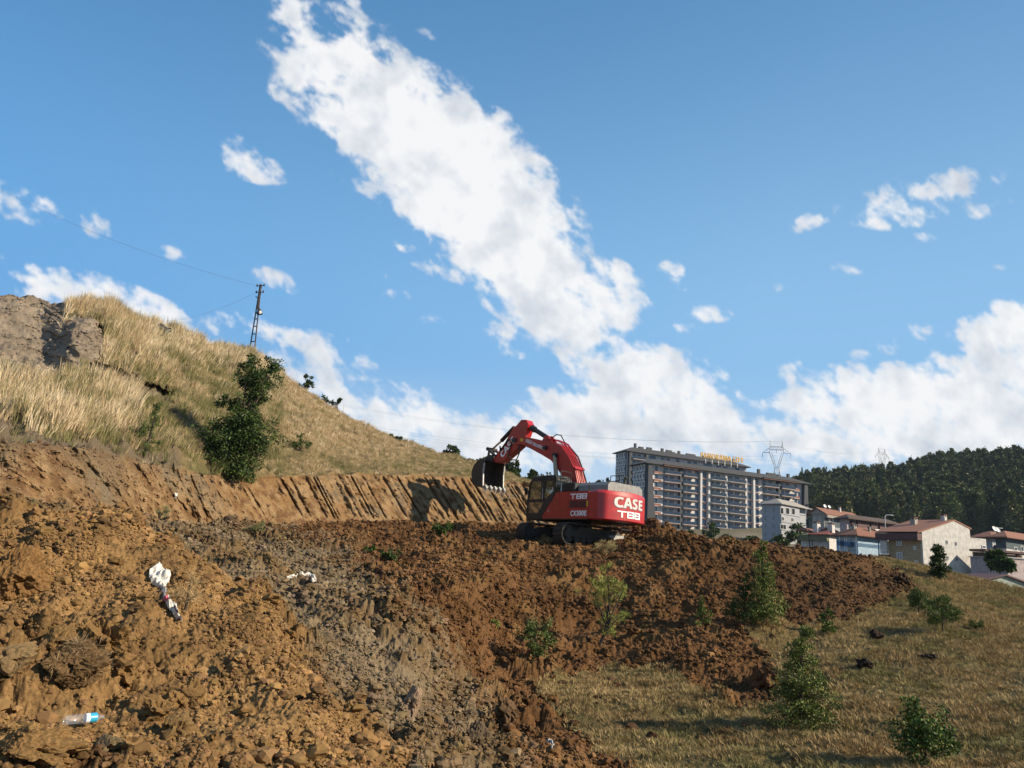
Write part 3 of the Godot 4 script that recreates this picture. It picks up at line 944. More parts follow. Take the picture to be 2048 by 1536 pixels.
func make_clods() -> void:
	var rng := RandomNumberGenerator.new()
	rng.seed = 101
	var patch := noise(8, 0.22, 3)
	var heap := noise(77, 0.55, 2)
	var m := paint("clod", Color.WHITE, 0.96, 0.0, grain(43, 0.05, 0.62, 1.0), 2.5, null, true)
	m.metallic_specular = 0.15
	var shapes := []
	for k in 6:
		shapes.append(lump_mesh(200 + k * 7, 1, 0.75, m))
	var xf := [[], [], [], [], [], []]
	var cs := [[], [], [], [], [], []]
	var add := func(ids: PackedInt32Array, s0: float, s1: float, power: float) -> void:
		for idx in ids:
			var p := on_cell(idx, rng)
			var qp := TPX[idx]
			if s0 > 0.02 and absf(qp.x - 165.0) < 60.0 and absf(qp.y - 1455.0) < 26.0:
				continue
			var s := s0 + (s1 - s0) * pow(rng.randf(), power)
			var b := any_turn(rng).scaled(Vector3(s * rng.randf_range(0.8, 1.35), s * rng.randf_range(0.7, 1.0), s))
			var k := rng.randi() % 6
			xf[k].append(Transform3D(b, p + Vector3.UP * s * 0.16))
			var c: Color = TC[idx]
			if TZ[idx] == 1:
				c = Color(0.10, 0.058, 0.032)
			var j := rng.randf_range(0.78, 1.3)
			cs[k].append(Color(c.r * j, c.g * j * rng.randf_range(0.94, 1.04), c.b * j * rng.randf_range(0.9, 1.12)))
	var dens := func(idx: int) -> float:
		var p := TV[idx]
		var z := TZ[idx]
		var nn := clampf(0.55 + 1.6 * heap.get_noise_3d(p.x, p.y, p.z), 0.08, 1.6)
		if z == 0:
			return nn
		if z == 2:
			return 0.30 * nn if TPX[idx].x < 430.0 else 0.06 * nn
		if z == 4:
			return 0.5 * nn
		return 0.0
	var far := func(idx: int, lim: float) -> bool:
		return TV[idx].length_squared() > lim * lim
	add.call(places(80000, rng, func(i: int) -> float: return 0.0 if TV[i].length_squared() > 190.0 or TBAND[i] > 5 else 620.0 * dens.call(i)), 0.015, 0.06, 2.2)
	add.call(places(60000, rng, func(i: int) -> float: return 0.0 if TV[i].length_squared() > 1100.0 or TBAND[i] > 7 else 100.0 * dens.call(i)), 0.03, 0.09, 1.8)
	add.call(places(52000, rng, func(i: int) -> float: return 0.0 if TBAND[i] > 9 else (17.0 if TV[i].length_squared() < 200.0 else 46.0) * dens.call(i)), 0.05, 0.20, 2.2)
	# strays on the meadow near the spoil
	add.call(places(260, rng, func(i: int) -> float: return 0.0 if TZ[i] != 1 or TBAND[i] > 5 or TPX[i].x > 1750 else 1.2 if TPX[i].x < 1500 else 0.4), 0.04, 0.22, 1.5)
	for k in 6:
		many("loose_earth", "loose crumbled brown earth covering the dug slopes", "earth", shapes[k], xf[k], cs[k])
	# the larger clods, each one a thing
	var bigs := []
	for k in 8:
		bigs.append(lump_mesh(300 + k * 11, 2, 0.8, null))
	var tints := []
	for k in 9:
		var c: Color = [Color(0.27, 0.158, 0.062), Color(0.19, 0.142, 0.088), Color(0.185, 0.098, 0.046)][k % 3]
		var j: float = [0.8, 1.0, 1.15][k / 3]
		var cm := paint("clod_%d" % k, lin(c.r * j, c.g * j, c.b * j), 0.95, 0.0, grain(60 + k, 0.05, 0.6, 1.0, 128), 2.5)
		cm.metallic_specular = 0.15
		tints.append(cm)
	var ids := places(400, rng, func(i: int) -> float:
		if TBAND[i] > 6 or TZ[i] != 0 or TBAND[i] == 0:
			return 0.0
		var q := TPX[i]
		if q.x < -60 or q.x > 2100:
			return 0.0
		return dens.call(i) * 0.9 * (2.0 if TV[i].length_squared() < 200.0 else 1.0))
	var made := 0
	for idx in ids:
		if made >= 270:
			break
		var p := on_cell(idx, rng)
		var q := pix(p)
		if q.y > 1600 or Vector2(q.x - 165, (q.y - 1455) * 1.5).length() < 90 or Vector2(q.x - 330, q.y - 1185).length() < 90:
			continue
		var d := p.length()
		var s := rng.randf_range(0.10, 0.20) + 0.22 * pow(rng.randf(), 3.0)
		if d < 9.0:
			s *= 0.55
		var zone := 0 if (q.x < edge_at(OCHRE_EDGE, q.y) and TBAND[idx] <= 4) else (1 if q.x < edge_at(GREY_EDGE, q.y) else 2)
		var o := part(self, "dirt_clod", bigs[rng.randi() % 8], tints[zone + 3 * (rng.randi() % 3)], Transform3D(any_turn(rng).scaled(Vector3(s * rng.randf_range(0.85, 1.35), s * rng.randf_range(0.7, 1.0), s)), p + Vector3.UP * s * 0.18))
		var words: String = ["ochre clod of dry earth lying on the yellow-brown heap", "grey-brown clod of earth lying on the greyish spoil", "reddish-brown clod of earth lying on the excavator's spoil slope"][zone]
		tag(o, words, "clod", ["clods on the ochre heap", "clods on the grey spoil", "clods on the spoil slope"][zone])
		made += 1

# ---------------------------------------------------------------- grass
func tuft_mesh(seed_: int, blades: int, spread: float, width: float, lean: float, mat: Material) -> ArrayMesh:
	var rng := RandomNumberGenerator.new()
	rng.seed = seed_
	var b := MB.new()
	for k in blades:
		var an := rng.randf() * TAU
		var r := spread * sqrt(rng.randf())
		var base := Vector3(cos(an) * r, -0.05, sin(an) * r)
		var la := an + rng.randf_range(-0.9, 0.9)
		var out := Vector3(cos(la), 0, sin(la)) * rng.randf_range(0.08, 0.35) * lean + Vector3(0.18, 0, -0.02) * lean
		var h := rng.randf_range(0.55, 1.0)
		var side := Vector3(-sin(la + rng.randf() * 2.0), 0, cos(la + rng.randf() * 2.0)) * width * rng.randf_range(0.6, 1.2)
		var p1 := base + out * 0.35 * h + Vector3.UP * h * 0.55
		var p2 := base + out * h + Vector3.UP * h * 0.95
		b.quad(base - side, base + side, p1 + side * 0.8, p1 - side * 0.8)
		b.tri(p1 - side * 0.8, p1 + side * 0.8, p2)
	return b.mesh(mat)

func make_grass() -> void:
	var rng := RandomNumberGenerator.new()
	rng.seed = 202
	var m := paint("grass", Color.WHITE, 0.9, 0.0, null, 1.0, null, true)
	m.cull_mode = BaseMaterial3D.CULL_DISABLED
	m.backlight_enabled = true
	m.backlight = Color(0.35, 0.33, 0.22)
	m.metallic_specular = 0.2
	var patch := noise(8, 0.22, 3)
	var dryn := noise(91, 0.35, 2)
	var clump := noise(92, 0.9, 2)
	var short_m := []
	var tall_m := []
	for k in 3:
		short_m.append(tuft_mesh(400 + k, 12, 0.55, 0.035, 1.6, m))
		tall_m.append(tuft_mesh(420 + k, 16, 0.22, 0.013, 0.9, m))
	# short dry grass of the meadow
	var xf := [[], [], []]
	var cs := [[], [], []]
	var straw := Color(0.330, 0.245, 0.118)
	var olive := Color(0.170, 0.155, 0.065)
	var rust := Color(0.285, 0.19, 0.095)
	var ids := places(62000, rng, func(i: int) -> float:
		if TZ[i] != 1 or TBAND[i] > 7 or TPX[i].x > 2350.0:
			return 0.0
		var d2 := TV[i].length_squared()
		return 150.0 if d2 < 360.0 else (85.0 if d2 < 900.0 else 60.0))
	for idx in ids:
		var p := on_cell(idx, rng)
		var k := rng.randi() % 3
		var n1 := patch.get_noise_3d(p.x, p.y, p.z)
		var n2 := dryn.get_noise_3d(p.x, p.y, p.z)
		var n3 := clump.get_noise_3d(p.x, p.y, p.z)
		if n3 < -0.25 and rng.randf() < 0.75:
			continue
		var far := clampf((p.length() - 15.0) / 20.0, 0.0, 1.0)
		var h := rng.randf_range(0.035, 0.105) * (1.0 + 0.9 * n3) * (1.0 + 0.8 * far)
		var w := rng.randf_range(0.10, 0.19)
		xf[k].append(Transform3D(Basis(Vector3.UP, rng.randf() * TAU).scaled(Vector3(w, h, w)), p))
		var c := straw.lerp(olive, clampf(0.42 + 1.6 * n1 + 1.1 * n2 + rng.randf_range(-0.25, 0.25), 0.0, 1.0)).lerp(rust, clampf(1.6 * n2 + 0.1, 0.0, 0.7))
		var j := rng.randf_range(0.7, 1.25)
		cs[k].append(Color(c.r * j, c.g * j, c.b * j))
	for k in 3:
		many("meadow_grass", "short dry yellow-olive grass covering the sloping meadow", "grass", short_m[k], xf[k], cs[k])
	# long grass on the hill above the cut
	xf = [[], [], []]
	cs = [[], [], []]
	var pale := Color(0.56, 0.46, 0.31)
	var gold := Color(0.380, 0.285, 0.165)
	var green := Color(0.125, 0.138, 0.048)
	ids = places(90000, rng, func(i: int) -> float:
		if TZ[i] != 3 or TBAND[i] > 10:
			return 0.0
		var q := TPX[i]
		if q.x < -260.0 or (TBAND[i] == 10 and q.y < 0.0):
			return 0.0
		var w := 44.0
		if q.x < 420.0:
			# soil scars stay nearly bare
			var line := absf(q.y - lerpf(712.0, 790.0, clampf((q.x - 150.0) / 210.0, 0.0, 1.0)))
			if q.x > 170 and q.x < 360 and q.y - lerpf(712.0, 786.0, clampf((q.x - 150.0) / 210.0, 0.0, 1.0)) > -4.0 and q.y - lerpf(712.0, 786.0, clampf((q.x - 150.0) / 210.0, 0.0, 1.0)) < 30.0:
				w = 3.0
			if q.x > 190 and q.x < 285 and q.y - lerpf(636.0, 712.0, clampf((q.x - 180.0) / 90.0, 0.0, 1.0)) > -3.0 and q.y - lerpf(636.0, 712.0, clampf((q.x - 180.0) / 90.0, 0.0, 1.0)) < 24.0:
				w = 2.0
			if Vector2((q.x - 168.0) / 46.0, (q.y - 680.0) / 46.0).length() < 0.9:
				w = 2.0
			if TBAND[i] == 8 and absf(q.y - lerpf(878.0, 930.0, clampf(q.x / 300.0, 0.0, 1.0))) < 22.0:
				w = 6.0
		return w)
	for idx in ids:
		var p := on_cell(idx, rng)
		var q := TPX[idx]
		var k := rng.randi() % 3
		var n1 := patch.get_noise_3d(p.x, p.y, p.z)
		var n2 := dryn.get_noise_3d(p.x, p.y, p.z)
		var n3 := clump.get_noise_3d(p.x, p.y, p.z)
		var h := 0.30
		var g := 0.35   # share of green
		var pl := 0.25  # share of pale straw
		if q.x < 560.0:
			var top := smoothstep(760.0, 690.0, q.y - maxf(0.0, q.x - 420.0) * 0.5)
			h = 0.42 + 0.25 * top
			g = 0.75 - 0.5 * top
			pl = 0.25 + 0.5 * top * smoothstep(240.0, 330.0, q.x)
			if q.x < 270.0 and q.y > 755.0 and q.y < 870.0:
				h = 0.70
				g = 0.30
				pl = 0.60
		else:
			var low := smoothstep(880.0, 930.0, q.y)
			h = 0.30 - 0.12 * low
			g = 0.10 + 0.45 * low
			pl = 0.30 - 0.2 * low
		if n3 < -0.15 and rng.randf() < 0.7:
			continue
		h *= rng.randf_range(0.5, 1.3) * (1.0 + 0.9 * n3)
		var w := rng.randf_range(0.7, 1.1) * clampf(h, 0.3, 0.7) * 1.35
		xf[k].append(Transform3D((Basis(Vector3.UP, rng.randf_range(-1.1, 1.1) + 1.5 * n2) * Basis(Vector3.BACK, rng.randf_range(-0.2, 0.1))).scaled(Vector3(w, h, w)), p))
		var c := gold
		var rr := rng.randf() + 0.5 * n2 + 0.4 * n1
		if rr < g:
			c = green.lerp(gold, rng.randf() * 0.5)
		elif rng.randf() < pl:
			c = pale
		var j := rng.randf_range(0.75, 1.2)
		cs[k].append(Color(c.r * j, c.g * j, c.b * j))
	for k in 3:
		many("hill_grass", "long dry straw-coloured grass growing over the hillside", "grass", tall_m[k], xf[k], cs[k])

# ---------------------------------------------------------------- shrubs and trees
func leaf_cloud(b: MB, rng: RandomNumberGenerator, ctr: Vector3, rad: Vector3, n: int, size: float, cols: Array, up := 0.0, narrow := 0.55) -> void:
	for k in n:
		var d := Vector3(rng.randfn(), rng.randfn(), rng.randfn()).normalized()
		var r := pow(rng.randf(), 0.45)
		var p := ctr + d * r * rad * (1.0 + 0.18 * sin(d.x * 7.0 + ctr.x * 9.0) * cos(d.y * 6.0 + d.z * 5.0))
		var s := size * rng.randf_range(0.6, 1.35)
		var ax := (d + Vector3(rng.randfn(), rng.randfn(), rng.randfn()) * 0.8 + Vector3.UP * up).normalized()
		var sd := ax.cross(Vector3(rng.randfn(), rng.randfn(), rng.randfn())).normalized() * s * narrow
		b.col = cols[rng.randi() % cols.size()] * rng.randf_range(0.75, 1.25)
		b.quad(p, p + ax * s * 0.5 + sd * 0.5, p + ax * s, p + ax * s * 0.5 - sd * 0.5)

func leaf_mat() -> StandardMaterial3D:
	if not M.has("leaf"):
		var m := paint("leaf", Color.WHITE, 0.55, 0.0, null, 1.0, null, true)
		m.cull_mode = BaseMaterial3D.CULL_DISABLED
		m.backlight_enabled = true
		m.backlight = Color(0.30, 0.36, 0.12)
		m.metallic_specular = 0.3
		paint("bark", lin(0.10, 0.075, 0.05), 0.95, 0.0, grain(71, 0.06, 0.5, 1.0), 2.0)
	return M.leaf

func plant_group(called: String, label: String, cat: String, pos: Vector3, trunk: MB, crown: MB, group := "") -> Node3D:
	leaf_mat()
	var t := thing(called, label, cat, pos, 0.0, group)
	part(t, "trunk", trunk.mesh(M.bark))
	part(t, "crown", crown.mesh(M.leaf))
	return t

const GREENS := [Color(0.045, 0.075, 0.018), Color(0.06, 0.10, 0.022), Color(0.085, 0.13, 0.03), Color(0.035, 0.055, 0.016)]
const LIGHT_GREENS := [Color(0.15, 0.18, 0.035), Color(0.19, 0.21, 0.05), Color(0.11, 0.14, 0.03), Color(0.22, 0.22, 0.07)]
const DARK_GREENS := [Color(0.03, 0.048, 0.016), Color(0.045, 0.065, 0.02), Color(0.02, 0.034, 0.012)]
const OLIVES := [Color(0.10, 0.12, 0.035), Color(0.13, 0.14, 0.045), Color(0.075, 0.09, 0.028)]

# bush or small tree of the given pixel size standing at a pixel; blobs are [x, y, rx, ry] in parts of the width and height
func bush(called: String, label: String, px: float, py: float, wpx: float, hpx: float, blobs: Array, leaves: int, size: float, cols: Array, seed_: int, up := 0.0, narrow := 0.55, group := "", where := Vector3.INF) -> Node3D:
	var rng := RandomNumberGenerator.new()
	rng.seed = seed_
	var pos := ground(px, py) if where == Vector3.INF else where
	var sc := pos.length() / FOCAL
	var W := wpx * sc
	var H := hpx * sc
	var crown := MB.new()
	var trunk := MB.new()
	var area := 0.0
	for q in blobs:
		area += q[2] * q[3]
	var bend := Vector3(rng.randf_range(-0.05, 0.05) * W, 0, 0)
	var top := Vector3(0, H * 0.75, 0) + bend
	for q in blobs:
		if q[1] > 0.6:
			top = Vector3(q[0] * W, q[1] * H, 0)
	var r0 := maxf(0.02, H * 0.018)
	trunk.tube([Vector3(0, -0.15, 0), top * 0.35 + bend * 0.4, top * 0.7, top], [r0 * 1.3, r0, r0 * 0.6, r0 * 0.2], 6)
	for q in blobs:
		var c := Vector3(q[0] * W, q[1] * H, rng.randf_range(-0.12, 0.12) * W)
		var a := top * clampf(q[1] * 0.55, 0.1, 0.8)
		trunk.tube([a, a.lerp(c, 0.6) + Vector3.UP * 0.03 * H, c], [r0 * 0.6, r0 * 0.4, r0 * 0.12], 5)
		var n := int(leaves * q[2] * q[3] / area)
		# each blob is a handful of leafy sprays of uneven reach, with gaps between
		var sprays := maxi(4, int(n / 55.0))
		for s in sprays:
			var d := Vector3(rng.randfn(), rng.randfn(), rng.randfn()).normalized() * pow(rng.randf(), 0.5)
			var cc := c + d * Vector3(q[2] * W, q[3] * H, q[2] * W) * rng.randf_range(0.7, 1.2)
			var rr := Vector3(q[2] * W, q[3] * H, q[2] * W) * rng.randf_range(0.14, 0.36)
			if cc.y - rr.y < -0.02:
				cc.y = rr.y * 0.8
			trunk.tube([c, c.lerp(cc, 0.5) + Vector3.UP * 0.02 * H, cc], [r0 * 0.22, r0 * 0.15, r0 * 0.06], 4, false)
			leaf_cloud(crown, rng, cc, rr, int(n / sprays), size, cols, up, narrow)
	return plant_group(called, label, "tree" if called.ends_with("tree") else "shrub", pos, trunk, crown, group)

const ROUND := [[0.0, 0.5, 0.4, 0.4], [-0.22, 0.35, 0.25, 0.3], [0.24, 0.4, 0.25, 0.3], [0.02, 0.78, 0.25, 0.22]]
const CONE := [[0.0, 0.14, 0.5, 0.15], [0.03, 0.3, 0.44, 0.15], [-0.03, 0.46, 0.36, 0.14], [0.03, 0.62, 0.28, 0.13], [-0.02, 0.77, 0.2, 0.12], [0.0, 0.91, 0.11, 0.1]]
const FLAT := [[-0.25, 0.4, 0.28, 0.4], [0.2, 0.5, 0.3, 0.42], [0.0, 0.35, 0.3, 0.35]]

func make_plants() -> void:
	bush("young_tree", "young leafy tree with pinched waist standing on the cut bank's edge", 462, 962, 150, 240,
		[[-0.05, 0.25, 0.42, 0.22], [0.25, 0.33, 0.28, 0.17], [-0.2, 0.1, 0.3, 0.14], [0.1, 0.08, 0.25, 0.12], [0.05, 0.5, 0.22, 0.1], [-0.1, 0.6, 0.25, 0.07], [0.14, 0.66, 0.16, 0.12], [0.14, 0.83, 0.28, 0.12], [0.32, 0.93, 0.2, 0.07], [0.02, 0.93, 0.14, 0.07], [0.06, 0.44, 0.34, 0.15], [0.1, 0.74, 0.22, 0.12], [-0.12, 0.36, 0.32, 0.16]], 30000, 0.10, GREENS + DARK_GREENS, 11)
	bush("hill_shrub", "slender green shrub among grey-tipped weeds above the dug bank", 288, 915, 60, 110, [[0.0, 0.2, 0.35, 0.2], [-0.1, 0.4, 0.3, 0.2], [0.08, 0.62, 0.25, 0.2], [0.15, 0.85, 0.2, 0.14]], 3200, 0.07, GREENS + OLIVES, 12, 1.5, 0.3)
	bush("hill_shrub", "small round green shrub alone on the grassy hillside", 600, 905, 46, 36, ROUND, 1600, 0.07, GREENS, 13)
	var crest := [["ridge_tree", "small tree with feathered crown on the hill's ridge line", 606, 782, 42, 40, [[-0.2, 0.3, 0.3, 0.22], [0.1, 0.5, 0.32, 0.25], [0.12, 0.8, 0.2, 0.2], [0.3, 0.5, 0.22, 0.14]], 1100],
		["ridge_tree", "stunted bush beside a forked sapling on the hill's ridge", 645, 812, 26, 24, ROUND, 700],
		["ridge_tree", "forked airy sapling on the ridge near the half-hidden pylon", 667, 826, 30, 38, [[-0.15, 0.3, 0.25, 0.25], [-0.1, 0.65, 0.22, 0.2], [0.25, 0.75, 0.25, 0.2], [0.1, 0.5, 0.15, 0.2]], 700],
		["ridge_tree", "low dark bush on the lower ridge, farthest from the lamp post", 790, 882, 30, 22, FLAT, 600]]
	var k := 20
	for c in crest:
		var p := at(c[2], c[3] + 4, 60.0)
		bush(c[0], c[1], c[2], c[3], c[4], c[5], c[6], c[7], 0.14, DARK_GREENS + [GREENS[0]], k, 0.0, 0.55, "", p)
		k += 1
	# trees that stand beyond the ridge, behind the bucket and the boom
	var back := [["far_tree", "round dark treetop standing alone behind the smooth grass ridge", 902, 922, 36, 34, ROUND, 95.0], ["far_tree", "dark broad treetop behind the ridge, next to the pointed conifer", 1012, 962, 44, 46, ROUND, 88.0],
		["far_tree", "pointed dark conifer behind the ridge under the boom", 1030, 968, 34, 50, CONE, 90.0], ["far_tree", "rounded treetop between the conifer and the boom cylinder", 1062, 975, 30, 40, ROUND, 92.0],
		["far_tree", "wide bushy treetop beside the pale boom cylinder", 1088, 985, 50, 46, FLAT, 92.0], ["far_tree", "dark treetop showing over the excavator's black vent box", 1194, 985, 30, 26, ROUND, 120.0], ["far_tree", "thin pointed treetop seen through the excavator's handrail", 1214, 985, 14, 30, CONE, 125.0], ["far_tree", "low treetop half sunk behind the ridge above the bucket teeth", 955, 938, 40, 26, FLAT, 95.0]]
	for c in back:
		bush(c[0], c[1], c[2], c[3], c[4], c[5], c[6], 1500, 0.28, DARK_GREENS + [GREENS[0]], k, 0.0, 0.55, "", at(c[2], c[3], c[7]))
		k += 1
	bush("juniper_tree", "tall narrow conical juniper standing at the foot of the spoil slope", 1526, 1252, 84, 156, CONE, 9000, 0.06, LIGHT_GREENS + GREENS, 41, 1.2, 0.4)
	bush("juniper_tree", "dark bushy juniper pressed against the tall conical one", 1488, 1250, 60, 100, [[0.1, 0.2, 0.45, 0.2], [0.0, 0.45, 0.35, 0.2], [0.1, 0.75, 0.2, 0.2], [-0.3, 0.25, 0.25, 0.2]], 4000, 0.06, GREENS + DARK_GREENS, 42, 1.0, 0.4)
	bush("spoil_shrub", "small bright shrub half buried in the reddish spoil slope", 1405, 1252, 40, 50, CONE, 1800, 0.055, LIGHT_GREENS + GREENS, 43, 1.0, 0.45)
	bush("spoil_shrub", "little pointed shrub at the meadow edge of the spoil", 1656, 1268, 38, 44, CONE, 1800, 0.055, GREENS + [LIGHT_GREENS[0]], 44, 1.0, 0.45)
	bush("juniper_tree", "broad conical juniper alone in the near meadow", 1606, 1462, 124, 172, CONE, 15000, 0.04, LIGHT_GREENS + GREENS + OLIVES, 45, 0.8, 0.45)
	bush("meadow_shrub", "leafy low shrub downhill of the broad conical juniper", 1850, 1575, 120, 105, ROUND, 5000, 0.045, GREENS + [LIGHT_GREENS[2]], 46)
	bush("meadow_shrub", "dense dark upright shrub beside the grey gable wall", 1878, 1160, 42, 60, [[0.0, 0.25, 0.4, 0.24], [-0.05, 0.5, 0.36, 0.24], [0.08, 0.75, 0.32, 0.22]], 3600, 0.10, DARK_GREENS + [GREENS[0]], 47)
	bush("broom_shrub", "feathery green shrub at the tip of the spoil", 1838, 1228, 50, 46, ROUND, 2600, 0.12, OLIVES + GREENS, 48, 1.6, 0.12)
	bush("broom_shrub", "larger feathery green shrub with a bare twig on top", 1886, 1262, 74, 58, ROUND, 3600, 0.12, OLIVES + GREENS, 49, 1.6, 0.12)
	bush("broom_shrub", "tiny feathery tuft farthest up the meadow", 1954, 1262, 28, 18, FLAT, 900, 0.10, OLIVES, 50, 1.6, 0.12)
	bush("spoil_shrub", "dusty half-smothered bush at the foot of the brown spoil", 1066, 1316, 100, 84, [[0.1, 0.6, 0.3, 0.3], [-0.2, 0.6, 0.25, 0.25], [0.0, 0.25, 0.35, 0.25], [0.3, 0.45, 0.2, 0.3]], 2600, 0.055, GREENS + OLIVES, 51)
	bush("pine_sapling_tree", "airy yellow-green pine sapling growing out of the spoil slope", 1196, 1292, 104, 150, [[-0.1, 0.62, 0.28, 0.14], [0.2, 0.6, 0.32, 0.18], [0.05, 0.76, 0.34, 0.14], [0.12, 0.92, 0.16, 0.1], [0.4, 0.66, 0.12, 0.12], [0.25, 0.35, 0.28, 0.12], [0.42, 0.38, 0.16, 0.08], [0.2, 0.16, 0.22, 0.1]], 3600, 0.10, [Color(0.24, 0.26, 0.06), Color(0.18, 0.22, 0.05), Color(0.28, 0.27, 0.08)], 52, 0.9, 0.14)
	bush("spoil_shrub", "green weed clump on the earth shelf below the bucket's shadow", 880, 1078, 46, 34, FLAT, 1400, 0.07, GREENS, 53)
	bush("spoil_shrub", "flat dark weed fallen below the shelf's lip", 778, 1124, 48, 24, FLAT, 1300, 0.06, DARK_GREENS + GREENS, 54)
	bush("spoil_shrub", "tiny dark weed just above the flat fallen one", 742, 1106, 28, 14, FLAT, 600, 0.06, GREENS, 55)
	bush("spoil_shrub", "single bright green seedling on the brown spoil", 990, 1256, 18, 18, FLAT, 400, 0.05, LIGHT_GREENS, 56)
	bush("dry_tuft_shrub", "dry pale grass tussock on the lip before the tracks", 1212, 1112, 52, 30, ROUND, 1500, 0.12, [Color(0.36, 0.29, 0.15), Color(0.28, 0.23, 0.11)], 57, 1.4, 0.08)
	bush("dry_tuft_shrub", "faded olive weed at the foot of the cut bank", 510, 1072, 44, 26, FLAT, 1300, 0.09, [Color(0.20, 0.19, 0.09), Color(0.15, 0.16, 0.07)], 58, 1.2, 0.12)
	bush("dry_tuft_shrub", "grey-green weed tussock on top of the ochre heap", 318, 1040, 40, 26, FLAT, 1200, 0.09, [Color(0.20, 0.19, 0.10), Color(0.16, 0.17, 0.08)], 59, 1.2, 0.12)
	bush("dry_tuft_shrub", "round tangle of dead brown brush on the ochre heap", 150, 1368, 92, 70, ROUND, 2600, 0.09, [Color(0.22, 0.15, 0.08), Color(0.16, 0.105, 0.055), Color(0.28, 0.20, 0.11)], 60, 0.2, 0.05)
	bush("dry_tuft_shrub", "wispy dead straw tangled beside the torn white sack", 372, 1225, 60, 64, ROUND, 700, 0.12, [Color(0.40, 0.29, 0.15), Color(0.33, 0.23, 0.11)], 61, 0.6, 0.03)

# ---------------------------------------------------------------- excavator
func v2(a: Array) -> PackedVector2Array:
	return poly2(a)

func lettering(parent: Node, words: String, size: float, depth: float, mat: Material, xf: Transform3D, bend = null, weight := 800, squeeze := 1.0, called := "lettering") -> MeshInstance3D:
	var f := SystemFont.new()
	f.font_names = PackedStringArray(["Droid Sans"])
	f.font_weight = weight
	var fv := FontVariation.new()
	fv.base_font = f
	fv.variation_embolden = 0.5 if words == "CASE" else 0.0
	var t := TextMesh.new()
	t.font = fv
	t.text = words
	t.font_size = 64
	t.pixel_size = size / 46.0
	t.depth = depth
	t.curve_step = 2.0
	var arr := t.get_mesh_arrays()
	var v: PackedVector3Array = arr[Mesh.ARRAY_VERTEX]
	for k in v.size():
		var p := v[k]
		p.x *= squeeze
		if bend != null:
			p = bend.call(p)
		v[k] = p
	arr[Mesh.ARRAY_VERTEX] = v
	var m := ArrayMesh.new()
	m.add_surface_from_arrays(Mesh.PRIMITIVE_TRIANGLES, arr)
	return part(parent, called, m, mat, xf)

# the square-cut letters T B B, centred on the origin in the x,y plane
func tbb(h: float, w: float, bend = null, slant := 0.0) -> ArrayMesh:
	var b := MB.new()
	var t := h * 0.19
	var lw := w / 3.35
	var rects := [[-w / 2, h / 2 - t, -w / 2 + lw * 1.12, h / 2], [-w / 2 + lw * 0.47, -h / 2, -w / 2 + lw * 0.65, h / 2 - t]]
	for k in 2:
		var x := -w / 2 + lw * (1.22 + 1.1 * k)
		rects.append([x, -h / 2, x + lw * 0.2, h / 2])
		rects.append([x + lw * 0.8, -h / 2, x + lw, h / 2])
		for q in 3:
			var y := -h / 2 + (h - t) * q / 2.0
			rects.append([x + lw * 0.2, y, x + lw * 0.8, y + t])
	for r in rects:
		# cut in short strips so that the letters follow a curved panel
		var n := maxi(1, int(ceil((r[2] - r[0]) / 0.08)))
		for s in n:
			var x0 := lerpf(r[0], r[2], s / float(n))
			var x1 := lerpf(r[0], r[2], (s + 1) / float(n))
			var q := [Vector3(x0 + slant * r[1], r[1], 0.004), Vector3(x1 + slant * r[1], r[1], 0.004), Vector3(x1 + slant * r[3], r[3], 0.004), Vector3(x0 + slant * r[3], r[3], 0.004)]
			if bend != null:
				for k in 4:
					q[k] = bend.call(q[k])
			b.quad(q[0], q[1], q[2], q[3])
	return b.mesh()

func cyl_z(b: MB, c: Vector2, r: float, z0: float, z1: float, sides := 20) -> void:
	b.tube([Vector3(c.x, c.y, z0), Vector3(c.x, c.y, z1)], r, sides)

